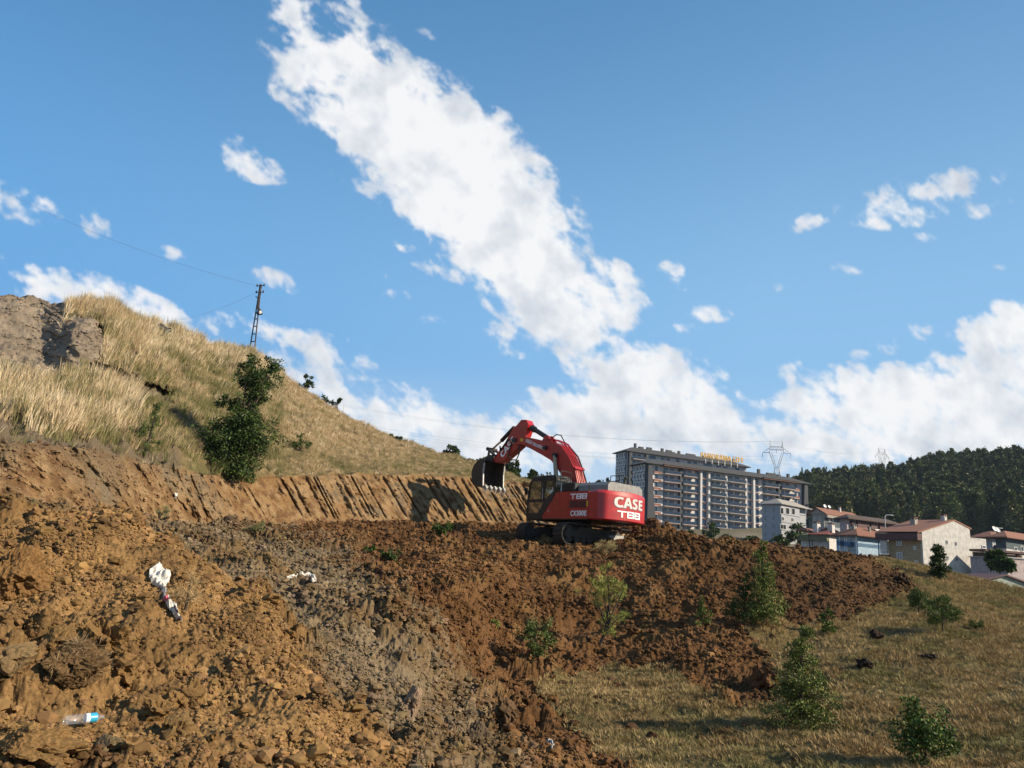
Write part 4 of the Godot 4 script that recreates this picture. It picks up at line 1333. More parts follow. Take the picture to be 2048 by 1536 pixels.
func make_excavator() -> void:
	var dust := grain(81, 0.02, 0.80, 1.0, 256, 5)
	var red := paint("red_paint", Color(0.68, 0.115, 0.125), 0.42, 0.0, dust, 0.5)
	red.clearcoat_enabled = true
	red.clearcoat = 0.25
	red.clearcoat_roughness = 0.2
	paint("black_paint", lin(0.014, 0.014, 0.015), 0.5, 0.0, dust, 0.7)
	paint("rubber", lin(0.012, 0.012, 0.012), 0.6)
	paint("grey_hood", lin(0.24, 0.24, 0.235), 0.55, 0.0, dust, 0.6)
	paint("maroon_vent", lin(0.09, 0.012, 0.012), 0.6)
	paint("dusty_steel", lin(0.085, 0.075, 0.062), 0.75, 0.2, grain(82, 0.03, 0.5, 1.0), 1.2)
	paint("bucket_steel", lin(0.10, 0.075, 0.055), 0.75, 0.1, grain(83, 0.03, 0.4, 1.0), 1.0)
	paint("worn_steel", lin(0.42, 0.41, 0.39), 0.45, 0.5, dust, 1.0)
	paint("chrome", lin(0.6, 0.6, 0.6), 0.15, 1.0)
	paint("khaki_metal", lin(0.36, 0.33, 0.22), 0.6, 0.0, dust, 1.0)
	paint("white_decal", lin(0.82, 0.82, 0.82), 0.5)
	paint("decal_edge", lin(0.22, 0.22, 0.24), 0.5)
	paint("yellow_decal", lin(0.62, 0.36, 0.03), 0.5)
	paint("silver", lin(0.42, 0.42, 0.40), 0.5, 0.2, dust, 0.8)
	paint("dry_earth", lin(0.40, 0.28, 0.16), 0.95, 0.0, dust, 2.0)
	var glass := StandardMaterial3D.new()
	glass.resource_name = "cab_glass"
	glass.albedo_color = Color(0.16, 0.19, 0.19, 0.34)
	glass.transparency = BaseMaterial3D.TRANSPARENCY_ALPHA
	glass.roughness = 0.03
	glass.metallic_specular = 0.6
	M.cab_glass = glass
	var X := thing("excavator", "big red crawler excavator on the earth shelf, bucket raised to the cut bank", "excavator", Vector3(3.546, 1.06, -35.825), deg_to_rad(130.0))
	# undercarriage, turned by itself under the upper body
	var U := Transform3D(Basis(Vector3.UP, deg_to_rad(88.0)), Vector3.ZERO)
	var shoe := MB.new()
	shoe.cbox(Vector3.ZERO, Vector3(0.205, 0.035, 0.6), 0.008)
	for k in 3:
		shoe.box(Vector3(-0.07 + k * 0.07, 0.03, 0), Vector3(0.02, 0.035, 0.6))
	var shoe_m := shoe.mesh()
	for s in [-1, 1]:
		var tr := MB.new()
		tr.cbox(Vector3(0, 0.52, 0), Vector3(3.5, 0.34, 0.34), 0.05)
		tr.prism(v2([[-1.5, 0.62], [1.5, 0.62], [1.2, 0.84], [-1.2, 0.84]]), -0.22, 0.22)
		var T := part(X, "crawler_track", tr.mesh(), M.dusty_steel, U * Transform3D(Basis(), Vector3(0, 0, 1.3 * s)))
		var per := 2.0 * 3.9 + TAU * 0.44
		for k in 48:
			var l := per * k / 48.0
			var p := Vector3.ZERO
			var an := 0.0
			if l < 3.9:
				p = Vector3(-1.95 + l, 0.94, 0)
			elif l < 3.9 + PI * 0.44:
				an = -(l - 3.9) / 0.44
				p = Vector3(1.95 + sin(-an) * 0.44, 0.5 + cos(an) * 0.44, 0)
			elif l < 7.8 + PI * 0.44:
				an = PI
				p = Vector3(1.95 - (l - 3.9 - PI * 0.44), 0.06, 0)
			else:
				an = -PI - (l - 7.8 - PI * 0.44) / 0.44
				p = Vector3(-1.95 + sin(-an) * 0.44, 0.5 + cos(an) * 0.44, 0)
			part(T, "track_shoe", shoe_m, M.dusty_steel, Transform3D(Basis(Vector3.BACK, an), p))
		var rol := MB.new()
		cyl_z(rol, Vector2.ZERO, 0.16, -0.2, 0.2, 16)
		var rm := rol.mesh()
		for k in 8:
			part(T, "roller", rm, M.dusty_steel, moved(-1.4 + 0.4 * k, 0.26, 0))
		for k in 2:
			part(T, "carrier_roller", rm, M.dusty_steel, Transform3D(Basis().scaled(Vector3(0.6, 0.6, 1)), Vector3(-0.7 + 1.4 * k, 0.82, 0)))
		var idl := MB.new()
		cyl_z(idl, Vector2.ZERO, 0.41, -0.12, 0.12, 28)
		cyl_z(idl, Vector2.ZERO, 0.2, -0.2, 0.2, 16)
		part(T, "idler", idl.mesh(), M.dusty_steel, moved(1.95, 0.5, 0))
		var spr := MB.new()
		var teeth := PackedVector2Array()
		for k in 42:
			var r := 0.42 if k % 2 == 0 else 0.37
			teeth.append(Vector2(cos(TAU * k / 42.0), sin(TAU * k / 42.0)) * r)
		spr.prism(teeth, -0.08, 0.08)
		cyl_z(spr, Vector2.ZERO, 0.28, -0.27, 0.27, 24)
		part(T, "sprocket", spr.mesh(), M.dry_earth, moved(-1.95, 0.5, 0))
		# pale silver plates near the sprocket paint in the track frame's sunlit bits
		var pl := MB.new()
		pl.prism(v2([[-1.55, 0.30], [-0.75, 0.30], [-0.55, 0.62], [-1.55, 0.66]]), -0.27, 0.27)
		part(T, "sunlit_plate", pl.mesh(), M.silver)
	var cf := MB.new()
	cf.cbox(Vector3(0, 0.72, 0), Vector3(1.5, 0.3, 2.2), 0.06, U.basis)
	cf.tube([Vector3(0, 0.8, 0), Vector3(0, 1.16, 0)], 0.66, 28)
	part(X, "car_body", cf.mesh(), M.black_paint)
	# upper body
	var uf := MB.new()
	uf.cbox(Vector3(-0.35, 1.25, 0), Vector3(3.8, 0.24, 2.8), 0.03)
	uf.cbox(Vector3(1.0, 1.25, -1.0), Vector3(1.7, 0.2, 0.95), 0.03)
	uf.cbox(Vector3(-0.1, 1.22, -1.4), Vector3(4.0, 0.16, 0.16), 0.02)
	part(X, "turntable_deck", uf.mesh(), M.black_paint)
	# counterweight: rounded plan, crease below a sloping top
	var half := 1.5
	var plan := func(z: float) -> float:
		var a := absf(z) / half
		return -3.28 + 0.40 * a * a + (0.22 * pow(clampf((a - 0.86) / 0.14, 0.0, 1.0), 2.0))
	var ring := []
	for k in 9:
		ring.append(Vector2(lerpf(-2.12, plan.call(-half) + 0.02, k / 9.0), -half))
	for k in 41:
		var z := lerpf(-half, half, k / 40.0)
		ring.append(Vector2(plan.call(z), z))
	for k in range(1, 10):
		ring.append(Vector2(lerpf(plan.call(half) + 0.02, -2.12, k / 9.0), half))
	var cw := MB.new()
	var levels := []
	for r in 6:
		var row := []
		for q in ring:
			var crease := 2.36 - 0.13 * (1.0 - pow(absf(q.y) / half, 2.0)) * clampf((-2.12 - q.x) / 0.6, 0.0, 1.0)
			var y: float = [1.17, 1.21, crease - 0.006, crease + 0.006, 2.44, 2.47][r]
			var ins: float = [0.03, 0.0, 0.0, 0.012, 0.10, 0.16][r]
			var c := Vector2(-2.12, 0)
			var d: Vector2 = q - c
			var out := Vector2(clampf(d.x, -0.5, 0) * 2.0, d.y / half).normalized()
			if q.x > -2.2:
				out = Vector2(0, signf(q.y))
			row.append(Vector3(q.x - out.x * ins, y, q.y - out.y * ins))
		levels.append(row)
	for r in 5:
		for k in ring.size() - 1:
			var a: Vector3 = levels[r][k]
			var b: Vector3 = levels[r][k + 1]
			var c: Vector3 = levels[r + 1][k + 1]
			var d: Vector3 = levels[r + 1][k]
			var nn := (b - a).cross(d - a)
			# smooth round the curve
			var idx := []
			for e in [[r, k], [r, k + 1], [r + 1, k + 1], [r + 1, k]]:
				var kk: int = e[1]
				var t: Vector3 = levels[e[0]][mini(kk + 1, ring.size() - 1)] - levels[e[0]][maxi(kk - 1, 0)]
				var v: Vector3 = levels[r + 1][kk] - levels[r][kk]
				var n := t.cross(v).normalized()
				var ctr := Vector3(-1.6 if absf(levels[e[0]][kk].z) < half - 0.05 else levels[e[0]][kk].x, levels[e[0]][kk].y, 0)
				if n.dot(levels[e[0]][kk] - ctr) < 0:
					n = -n
				idx.append(cw.vert(levels[e[0]][kk], n))
			if nn.dot(cw.n[idx[0]]) > 0:
				cw.i.append_array([idx[0], idx[2], idx[1], idx[0], idx[3], idx[2]])
			else:
				cw.i.append_array([idx[0], idx[1], idx[2], idx[0], idx[2], idx[3]])
	for k in ring.size() - 1:
		cw.tri(Vector3(-2.2, 2.475, 0), levels[5][k + 1], levels[5][k])
		cw.tri(Vector3(-2.2, 1.165, 0), levels[0][k], levels[0][k + 1])
	var CW := part(X, "counterweight", cw.mesh(), M.red_paint)
	var to_rear := func(p: Vector3) -> Vector3:
		# x runs along the rear face (to the machine's right), y up
		return Vector3(plan.call(p.x) - 0.006 - p.z, p.y, p.x)
	var shadow_bend := func(p: Vector3) -> Vector3:
		return to_rear.call(p + Vector3(-0.02, 1.955, 0.0))
	var case_bend := func(p: Vector3) -> Vector3:
		return to_rear.call(p + Vector3(-0.02, 1.96, 0.004))
	lettering(CW, "CASE", 0.43, 0.006, M.decal_edge, Transform3D(), func(p: Vector3) -> Vector3: return shadow_bend.call(Vector3(p.x * 1.04 + 0.01, p.y * 1.07 - 0.012, p.z)), 900, 1.35, "lettering_edge")
	lettering(CW, "CASE", 0.43, 0.006, M.white_decal, Transform3D(), case_bend, 900, 1.35)
	part(CW, "lettering", tbb(0.29, 1.5, func(p: Vector3) -> Vector3: return to_rear.call(p + Vector3(-0.04, 1.47, 0.002))), M.white_decal)
	# side panels
	for s in [-1, 1]:
		var sp := MB.new()
		sp.prism(v2([[-2.105, 1.2], [-2.105, 2.42], [-0.02, 2.42], [0.06, 2.3], [0.84, 1.34], [0.84, 1.2]] if s < 0 else [[-2.105, 1.2], [-2.105, 2.42], [1.2, 2.42], [1.6, 2.0], [1.6, 1.2]]), -0.04, 0.04)
		var SP := part(X, "side_panel", sp.mesh(), M.red_paint, moved(0, 0, 1.46 * s))
		if s < 0:
			var F := Basis(Vector3(-1, 0, 0), Vector3(0, 1, 0), Vector3(0, 0, -1))  # text faces the machine's left
			part(SP, "lettering", tbb(0.24, 1.05, null, 0.12), M.white_decal, Transform3D(F, Vector3(-1.48, 2.19, -0.044)))
			lettering(SP, "CX300E", 0.235, 0.006, M.decal_edge, Transform3D(F, Vector3(-1.51, 1.422, -0.042)), null, 900, 0.93, "lettering_edge")
			lettering(SP, "CX300E", 0.225, 0.006, M.white_decal, Transform3D(F, Vector3(-1.51, 1.43, -0.047)), null, 900, 0.93)
			var vent := MB.new()
			for k in 2:
				vent.box(Vector3(-1.18 - 0.55 * k, 1.84, -0.045), Vector3(0.5, 0.32, 0.012))
			part(SP, "vent", vent.mesh(), M.maroon_vent)
			for k in 2:
				for q in 6:
					part(SP, "vent_slat", MB.new().box(Vector3.ZERO, Vector3(0.48, 0.014, 0.012)).mesh(), M.maroon_vent, moved(-1.18 - 0.55 * k, 1.71 + 0.05 * q, -0.054))
			for x in [-0.28, -0.85, -2.1]:
				part(SP, "seam", MB.new().box(Vector3(x, 1.82, -0.041), Vector3(0.012, 1.15, 0.006)).mesh(), M.maroon_vent)
			part(SP, "warning_label", MB.new().box(Vector3(-2.02, 1.86, -0.042), Vector3(0.10, 0.26, 0.006)).mesh(), M.yellow_decal)
			part(SP, "door_latch", MB.new().cbox(Vector3(0.45, 1.55, -0.05), Vector3(0.05, 0.10, 0.02), 0.006).mesh(), M.worn_steel)
	var top := MB.new()
	top.box(Vector3(-1.0, 2.40, 0.0), Vector3(2.2, 0.06, 2.84))
	part(X, "top_deck", top.mesh(), M.black_paint)
	# hood and vent box
	var hd := MB.new()
	hd.prism(v2([[-1.14, 2.43], [-1.14, 2.72], [-0.98, 2.86], [1.0, 2.86], [1.2, 2.70], [1.2, 2.43]]), -2.9, -1.08, Transform3D(Basis(Vector3(0, 0, 1), Vector3(0, 1, 0), Vector3(1, 0, 0)), Vector3.ZERO))
	var HD := part(X, "engine_hood", hd.mesh(), M.grey_hood)
	part(HD, "seam", MB.new().box(Vector3(-1.75, 2.74, -1.13), Vector3(0.02, 0.29, 0.06)).mesh(), M.black_paint)
	part(HD, "seam", MB.new().box(Vector3(-1.75, 2.866, 0), Vector3(0.02, 0.012, 1.9)).mesh(), M.black_paint)
	part(HD, "seam", MB.new().box(Vector3(-2.6, 2.868, 0), Vector3(0.02, 0.014, 1.9)).mesh(), M.black_paint)
	var bolt := MB.new()
	cyl_z(bolt, Vector2.ZERO, 0.025, -0.012, 0.0, 8)
	var bm := bolt.mesh()
	for k in 8:
		part(HD, "bolt", bm, M.worn_steel, moved(-1.25 - 0.22 * k, 2.52, -1.14))
	var back_bolt := Basis(Vector3.UP, PI / 2)
	for k in 8:
		part(HD, "bolt", bm, M.worn_steel, Transform3D(back_bolt, Vector3(-2.905, 2.53, -0.95 + 0.27 * k)))
	var vb := MB.new()
	vb.cbox(Vector3(-0.62, 2.64, -0.72), Vector3(0.88, 0.44, 1.3), 0.05)
	var VB := part(X, "air_intake_box", vb.mesh(), M.black_paint)
	for k in 6:
		part(VB, "louvre", MB.new().box(Vector3.ZERO, Vector3(0.7, 0.02, 0.03)).mesh(), M.rubber, moved(-0.62, 2.50 + 0.055 * k, -1.375))
	part(X, "exhaust_pipe", MB.new().tube([Vector3(-2.2, 2.86, 0.75), Vector3(-2.2, 3.15, 0.75), Vector3(-2.32, 3.3, 0.75)], 0.07, 12).mesh(), M.dusty_steel)
	part(X, "rear_camera", MB.new().cbox(Vector3(-2.72, 2.50, -0.15), Vector3(0.32, 0.08, 0.16), 0.02).mesh(), M.rubber)
	# handrails
	var rails := [[[-1.2, 2.84, 0.9], [-1.2, 3.42, 0.9], [-1.95, 3.42, 0.9], [-2.05, 3.35, 0.9], [-2.05, 3.0, 0.9], [-1.8, 3.0, 0.9]], [[-1.75, 2.84, 0.9], [-1.75, 3.4, 0.9]], [[-1.2, 3.16, 0.9], [-1.75, 3.16, 0.9]],
		[[-0.6, 2.84, 0.9], [-0.6, 3.1, 0.9], [-1.0, 3.1, 0.9], [-1.05, 2.84, 0.9]],
		[[-0.12, 2.42, -1.36], [-0.12, 3.42, -1.36]], [[-0.12, 3.42, -1.36], [-0.12, 3.42, -0.7], [-0.12, 2.42, -0.7]], [[-0.12, 3.05, -1.36], [-0.12, 3.05, -0.7]], [[-0.45, 2.8, -1.36], [-0.45, 3.05, -1.36], [-0.12, 3.05, -1.36]]]
	for r in rails:
		var pts := []
		for q in r:
			pts.append(Vector3(q[0], q[1], q[2]))
		part(X, "handrail", MB.new().tube(pts, 0.024, 8).mesh(), M.rubber)
	# cab
	var z0 := -1.5
	var z1 := -0.5
	var cab := MB.new()
	var bar := func(b: MB, a: Vector2, c: Vector2, w: float, zz: float) -> void:
		var d := (c - a).normalized().orthogonal() * w * 0.5
		b.prism(PackedVector2Array([a - d, c - d, c + d, a + d]), zz - 0.035, zz + 0.035)
	for zz in [z0 + 0.035, z1]:
		bar.call(cab, Vector2(1.93, 1.32), Vector2(1.94, 2.1), 0.09, zz)
		bar.call(cab, Vector2(1.94, 2.08), Vector2(1.84, 2.9), 0.09, zz)
		bar.call(cab, Vector2(1.85, 2.88), Vector2(1.66, 3.06), 0.09, zz)
		bar.call(cab, Vector2(1.72, 3.04), Vector2(0.06, 3.04), 0.14, zz)
		bar.call(cab, Vector2(0.12, 3.06), Vector2(0.10, 2.3), 0.2, zz)
		bar.call(cab, Vector2(0.92, 3.06), Vector2(0.90, 2.0), 0.26, zz)
		bar.call(cab, Vector2(1.96, 2.05), Vector2(0.2, 2.05), 0.14, zz)
		cab.prism(v2([[0.04, 2.46], [0.30, 2.06], [0.98, 1.22], [1.9, 1.22], [1.98, 1.32], [1.98, 1.46], [1.2, 1.46], [0.74, 2.06], [0.22, 2.46]]), zz - 0.03, zz + 0.03)
		bar.call(cab, Vector2(1.95, 1.36), Vector2(1.0, 1.36), 0.1, zz)
	cab.span(Vector3(0.02, 2.96, z0 + 0.02), Vector3(0.14, 3.08, z1))
	cab.span(Vector3(0.02, 2.36, z0 + 0.02), Vector3(0.12, 2.48, z1))
	cab.span(Vector3(1.6, 2.98, z0 + 0.02), Vector3(1.72, 3.08, z1))
	cab.span(Vector3(1.88, 1.2, z0 + 0.02), Vector3(1.98, 1.4, z1))
	cab.span(Vector3(0.4, 1.2, z0 + 0.02), Vector3(1.9, 1.3, z1))
	var CAB := part(X, "cab", cab.mesh(), M.black_paint)
	var roof := MB.new()
	roof.cbox(Vector3(0.88, 3.11, -1.0), Vector3(1.66, 0.09, 1.02), 0.04)
	part(CAB, "roof", roof.mesh(), M.black_paint)
	var guard := MB.new()
	for k in 9:
		guard.box(Vector3(0.2 + 0.18 * k, 3.2, -1.0), Vector3(0.05, 0.09, 0.98))
	for zz in [-1.44, -0.56]:
		guard.box(Vector3(0.92, 3.19, zz), Vector3(1.66, 0.06, 0.05))
	part(CAB, "roof_guard", guard.mesh(), M.rubber)
	var pane := func(poly: Array, zz: float) -> void:
		part(CAB, "window", MB.new().prism(v2(poly), zz - 0.006, zz + 0.006).mesh(), M.cab_glass)
	for zz in [z0 + 0.035, z1]:
		pane.call([[1.05, 2.12], [1.9, 2.12], [1.8, 2.88], [1.66, 2.97], [1.05, 2.97]], zz)
		pane.call([[0.2, 2.44], [0.22, 2.97], [0.79, 2.97], [0.78, 2.12], [0.66, 2.12]], zz)
		pane.call([[1.22, 1.46], [1.9, 1.42], [1.9, 1.98], [0.84, 1.98]], zz)
	part(CAB, "window", MB.new().box(Vector3(0.08, 2.72, -1.0), Vector3(0.012, 0.48, 0.9)).mesh(), M.cab_glass)
	part(CAB, "window", MB.new().prism(v2([[1.9, 1.42], [1.93, 2.1], [1.83, 2.88], [1.68, 3.0], [1.667, 2.99], [1.817, 2.87], [1.917, 2.1], [1.887, 1.42]]), z0 + 0.08, z1 - 0.05).mesh(), M.cab_glass)
	var seat := MB.new()
	seat.cbox(Vector3(0.75, 1.75, -1.0), Vector3(0.5, 0.16, 0.5), 0.05)
	seat.cbox(Vector3(0.5, 2.1, -1.0), Vector3(0.14, 0.7, 0.5), 0.05)
	seat.cbox(Vector3(0.48, 2.55, -1.0), Vector3(0.1, 0.22, 0.28), 0.04)
	seat.cbox(Vector3(0.72, 1.45, -1.0), Vector3(0.4, 0.5, 0.4), 0.03)
	part(CAB, "seat", seat.mesh(), M.rubber)
	part(CAB, "grab_bar", MB.new().tube([Vector3(0.86, 2.1, z0 - 0.05), Vector3(0.87, 2.6, z0 - 0.05)], 0.018, 8).mesh(), M.worn_steel)
	part(CAB, "mirror", MB.new().cbox(Vector3(2.02, 2.5, z0 - 0.06), Vector3(0.06, 0.34, 0.18), 0.02).mesh(), M.rubber)
	# boom
	var zb := 0.13
	var hw := 0.30
	var bp := MB.new()
	bp.prism(v2([[4.92, 5.50], [4.80, 5.69], [4.45, 5.68], [3.1, 5.40], [2.27, 5.18], [1.8, 5.14], [1.24, 4.92], [0.68, 4.35], [0.19, 3.64], [-0.05, 2.9], [0.02, 2.2], [0.25, 1.8], [0.55, 1.8], [0.72, 2.3], [0.90, 2.95], [1.06, 3.42], [1.5, 3.89], [1.88, 4.21], [2.54, 4.52], [3.38, 4.88], [4.25, 5.22], [4.72, 5.22]]), zb - hw, zb + hw)
	var BM := part(X, "boom", bp.mesh(), M.red_paint)
	var br := MB.new()
	for s in [-0.16, 0.16]:
		br.prism(v2([[2.75, 5.28], [2.5, 5.56], [2.32, 5.54], [1.95, 5.14]]), zb + s - 0.04, zb + s + 0.04)
	part(BM, "cylinder_bracket", br.mesh(), M.red_paint)
	var F2 := Basis(Vector3(-1, 0, 0), Vector3(0, 1, 0), Vector3(0, 0, -1))
	var tilt := Basis(Vector3(0, 0, 1), deg_to_rad(20.5))
	lettering(BM, "SÖĞÜT BELEDİYESİ", 0.15, 0.006, M.white_decal, Transform3D(tilt * F2, Vector3(3.12, 5.10, zb - hw - 0.006)), null, 800, 0.86)
	part(BM, "warning_label", MB.new().box(Vector3(4.2, 5.44, zb - hw - 0.004), Vector3(0.22, 0.17, 0.006), tilt).mesh(), M.yellow_decal)
	var wl := MB.new()
	wl.cbox(Vector3(2.28, 4.86, zb - hw - 0.09), Vector3(0.24, 0.17, 0.18), 0.03)
	part(BM, "work_light", wl.mesh(), M.rubber)
	var pin := MB.new()
	cyl_z(pin, Vector2(1.52, 4.42), 0.14, zb - hw - 0.16, zb + hw + 0.16)
	part(BM, "pivot_pin", pin.mesh(), M.rubber)
	for s in [-1, 1]:
		var zc: float = zb + s * (hw + 0.1)
		part(X, "boom_cylinder", MB.new().tube([Vector3(1.52, 4.40, zc), Vector3(1.30, 3.2, zc)], [0.09, 0.12], 14).tube([Vector3(1.31, 3.25, zc), Vector3(1.05, 1.7, zc)], 0.13, 16).mesh(), M.khaki_metal)
	# hydraulic lines along the back of the boom
	var spine := [[2.35, 5.30], [1.9, 5.26], [1.28, 5.02], [0.70, 4.45], [0.2, 3.70], [-0.06, 3.0], [-0.2, 2.45]]
	for k in 5:
		var pts := []
		for q in spine:
			pts.append(Vector3(q[0] - 0.03 - 0.015 * (k % 2), q[1] + 0.04, zb - 0.24 + 0.12 * k))
		part(BM, "hydraulic_pipe", MB.new().tube(pts, 0.026, 7).mesh(), M.red_paint)
	var lp := []
	for q in [[2.35, 5.5], [2.1, 5.62], [1.75, 5.55], [1.5, 5.2], [0.9, 4.75], [0.45, 4.35], [0.1, 3.7], [-0.22, 3.0], [-0.4, 2.5]]:
		lp.append(Vector3(q[0], q[1], zb + 0.2))
	part(BM, "hydraulic_hose", MB.new().tube(lp, 0.03, 7).mesh(), M.rubber)
	for y in [[0.18, 3.72, 0.9], [-0.08, 2.95, 0.2]]:
		part(BM, "pipe_clamp", MB.new().box(Vector3(y[0] - 0.03, y[1] + 0.03, zb), Vector3(0.16, 0.05, 0.66), Basis(Vector3.BACK, y[2])).mesh(), M.red_paint)
	# arm
	var am := MB.new()
	am.prism(v2([[4.43, 6.56], [4.04, 6.52], [3.84, 6.26], [4.02, 5.72], [4.42, 5.15], [5.08, 4.77], [5.84, 4.38], [6.2, 4.34], [6.48, 4.41], [6.55, 4.62], [5.67, 5.40], [5.05, 6.19], [4.8, 6.28]]), zb - 0.22, zb + 0.22)
	var AM := part(X, "arm", am.mesh(), M.red_paint)
	var pin2 := MB.new()
	cyl_z(pin2, Vector2(4.72, 5.46), 0.13, zb - hw - 0.06, zb + hw + 0.06)
	part(AM, "pivot_pin", pin2.mesh(), M.dusty_steel)
	lettering(AM, "CASE", 0.34, 0.006, M.white_decal, Transform3D(Basis(Vector3(0, 0, 1), deg_to_rad(-43.0)) * F2, Vector3(5.42, 5.13, zb - 0.226)), null, 900, 1.2)
	var ls := []
	for q in [[4.9, 5.6], [5.12, 5.2], [5.25, 4.7], [4.95, 4.42], [4.55, 4.40], [4.35, 4.75], [4.42, 5.2]]:
		ls.append(Vector3(q[0], q[1], zb - 0.27))
	part(AM, "hose_loop", MB.new().tube(ls, 0.035, 8).mesh(), M.rubber)
	for k in 2:
		var l2 := []
		for q in [[5.0, 5.5], [5.35, 5.55], [5.7, 5.2], [5.95, 5.0], [6.0, 5.25]]:
			l2.append(Vector3(q[0], q[1], zb - 0.24 - 0.05 * k))
		part(AM, "hydraulic_hose", MB.new().tube(l2, 0.025, 7).mesh(), M.rubber)
	# cylinders of the arm and of the bucket
	part(X, "arm_cylinder", MB.new().tube([Vector3(2.46, 5.42, zb), Vector3(3.75, 6.08, zb)], 0.125, 16).tube([Vector3(3.55, 5.975, zb), Vector3(3.78, 6.09, zb)], 0.17, 16).tube([Vector3(3.7, 6.05, zb), Vector3(4.12, 6.26, zb)], 0.07, 12).mesh(), M.black_paint)
	var bc := part(X, "bucket_cylinder", MB.new().tube([Vector3(5.22, 6.26, zb), Vector3(6.22, 5.60, zb)], 0.11, 16).mesh(), M.black_paint)
	part(bc, "cylinder_rod", MB.new().tube([Vector3(6.2, 5.61, zb), Vector3(7.02, 5.16, zb)], 0.06, 12).mesh(), M.chrome)
	for s in [-0.26, 0.26]:
		part(X, "bucket_link", MB.new().tube([Vector3(7.02, 5.16, zb + s), Vector3(6.35, 4.72, zb + s)], 0.07, 10).mesh(), M.dusty_steel)
		part(X, "bucket_link", MB.new().tube([Vector3(7.02, 5.16, zb + s * 0.6), Vector3(7.12, 4.55, zb + s * 0.6)], 0.075, 10).mesh(), M.dusty_steel)
	var lp2 := MB.new()
	cyl_z(lp2, Vector2(7.02, 5.16), 0.1, zb - 0.34, zb + 0.34)
	part(X, "link_pin", lp2.mesh(), M.dusty_steel)
	# bucket: curved shell between two cheek plates, its mouth towards the machine
	var bz0 := zb - 0.74
	var bz1 := zb + 0.70
	var prof := [[6.66, 4.46], [6.95, 4.50], [7.25, 4.44], [7.52, 4.26], [7.68, 3.98], [7.70, 3.66], [7.60, 3.38], [7.40, 3.17], [7.1, 3.04], [6.78, 2.99]]
	var sh := MB.new()
	for k in prof.size() - 1:
		var a := Vector2(prof[k][0], prof[k][1])
		var c := Vector2(prof[k + 1][0], prof[k + 1][1])
		var n := (c - a).normalized().orthogonal() * 0.02
		sh.prism(PackedVector2Array([a - n, c - n, c + n, a + n]), bz0, bz1)
	var BK := part(X, "bucket", sh.mesh(), M.bucket_steel)
	for zz in [bz0, bz1]:
		var cheek := [[6.62, 4.46]]
		for q in prof:
			cheek.append(q)
		cheek.append([6.62, 3.02])
		cheek.append([6.70, 3.8])
		part(BK, "cheek_plate", MB.new().prism(v2(cheek), zz - 0.025, zz + 0.025).mesh(), M.bucket_steel)
		part(BK, "side_cutter", MB.new().prism(v2([[6.62, 4.3], [6.67, 3.8], [6.60, 3.02], [6.66, 3.02], [6.73, 3.8], [6.70, 4.3]]), zz - 0.035, zz + 0.035).mesh(), M.silver)
	part(BK, "lip", MB.new().prism(v2([[6.82, 2.95], [6.80, 3.03], [6.52, 3.05], [6.52, 2.97]]), bz0, bz1).mesh(), M.silver)
	var ear := MB.new()
	for s in [-0.28, 0.28]:
		ear.prism(v2([[6.5, 4.44], [6.56, 4.78], [6.8, 4.82], [7.2, 4.72], [7.32, 4.36]]), zb + s - 0.03, zb + s + 0.03)
	part(BK, "hinge_ear", ear.mesh(), M.dusty_steel)
	for k in 5:
		var zt := lerpf(bz0 + 0.08, bz1 - 0.08, k / 4.0)
		var tm := MB.new()
		tm.prism(v2([[6.72, 3.08], [6.46, 3.10], [6.34, 2.92], [6.42, 2.74], [6.60, 2.92], [6.72, 2.94]]), -0.055, 0.055)
		part(BK, "tooth", tm.mesh(), M.worn_steel, moved(0, 0, zt))

# ---------------------------------------------------------------- far ground, town, forest
const FAR_H := [[60, -3.0], [90, -2.5], [120, -1.5], [140, -0.5], [165, 2.0], [200, 6.0], [255, 13.0], [300, 19.0], [340, 25.0], [420, 34.0], [700, 30.0], [1500, 25.0], [3000, 20.0]]
const RIDGE_PY := [[-600, 1040], [1000, 1040], [1300, 1030], [1500, 1010], [1600, 990], [1660, 990], [1720, 986], [1790, 980], [1850, 968], [1900, 952], [1960, 956], [2048, 948], [2200, 940], [2600, 950], [3200, 960]]
func table(tab: Array, x: float) -> float:
	if x <= tab[0][0]:
		return tab[0][1]
	for k in tab.size() - 1:
		if x <= tab[k + 1][0]:
			return lerpf(tab[k][1], tab[k + 1][1], (x - tab[k][0]) / float(tab[k + 1][0] - tab[k][0]))
	return tab[-1][1]

func far_y(px: float, d: float) -> float:
	var h := table(FAR_H, d)
	var ridge := at(px, table(RIDGE_PY, px), 520.0).y
	var hill := smoothstep(1480.0, 1640.0, px)
	if d > 300.0:
		var up := lerpf(19.0, ridge, smoothstep(300.0, 520.0, d) * 0.6 + 0.4 * clampf((d - 300.0) / 220.0, 0.0, 1.0))
		if d > 520.0:
			up = lerpf(ridge, ridge * 0.5, clampf((d - 520.0) / 700.0, 0.0, 1.0))
		h = lerpf(h, up, hill)
	return h

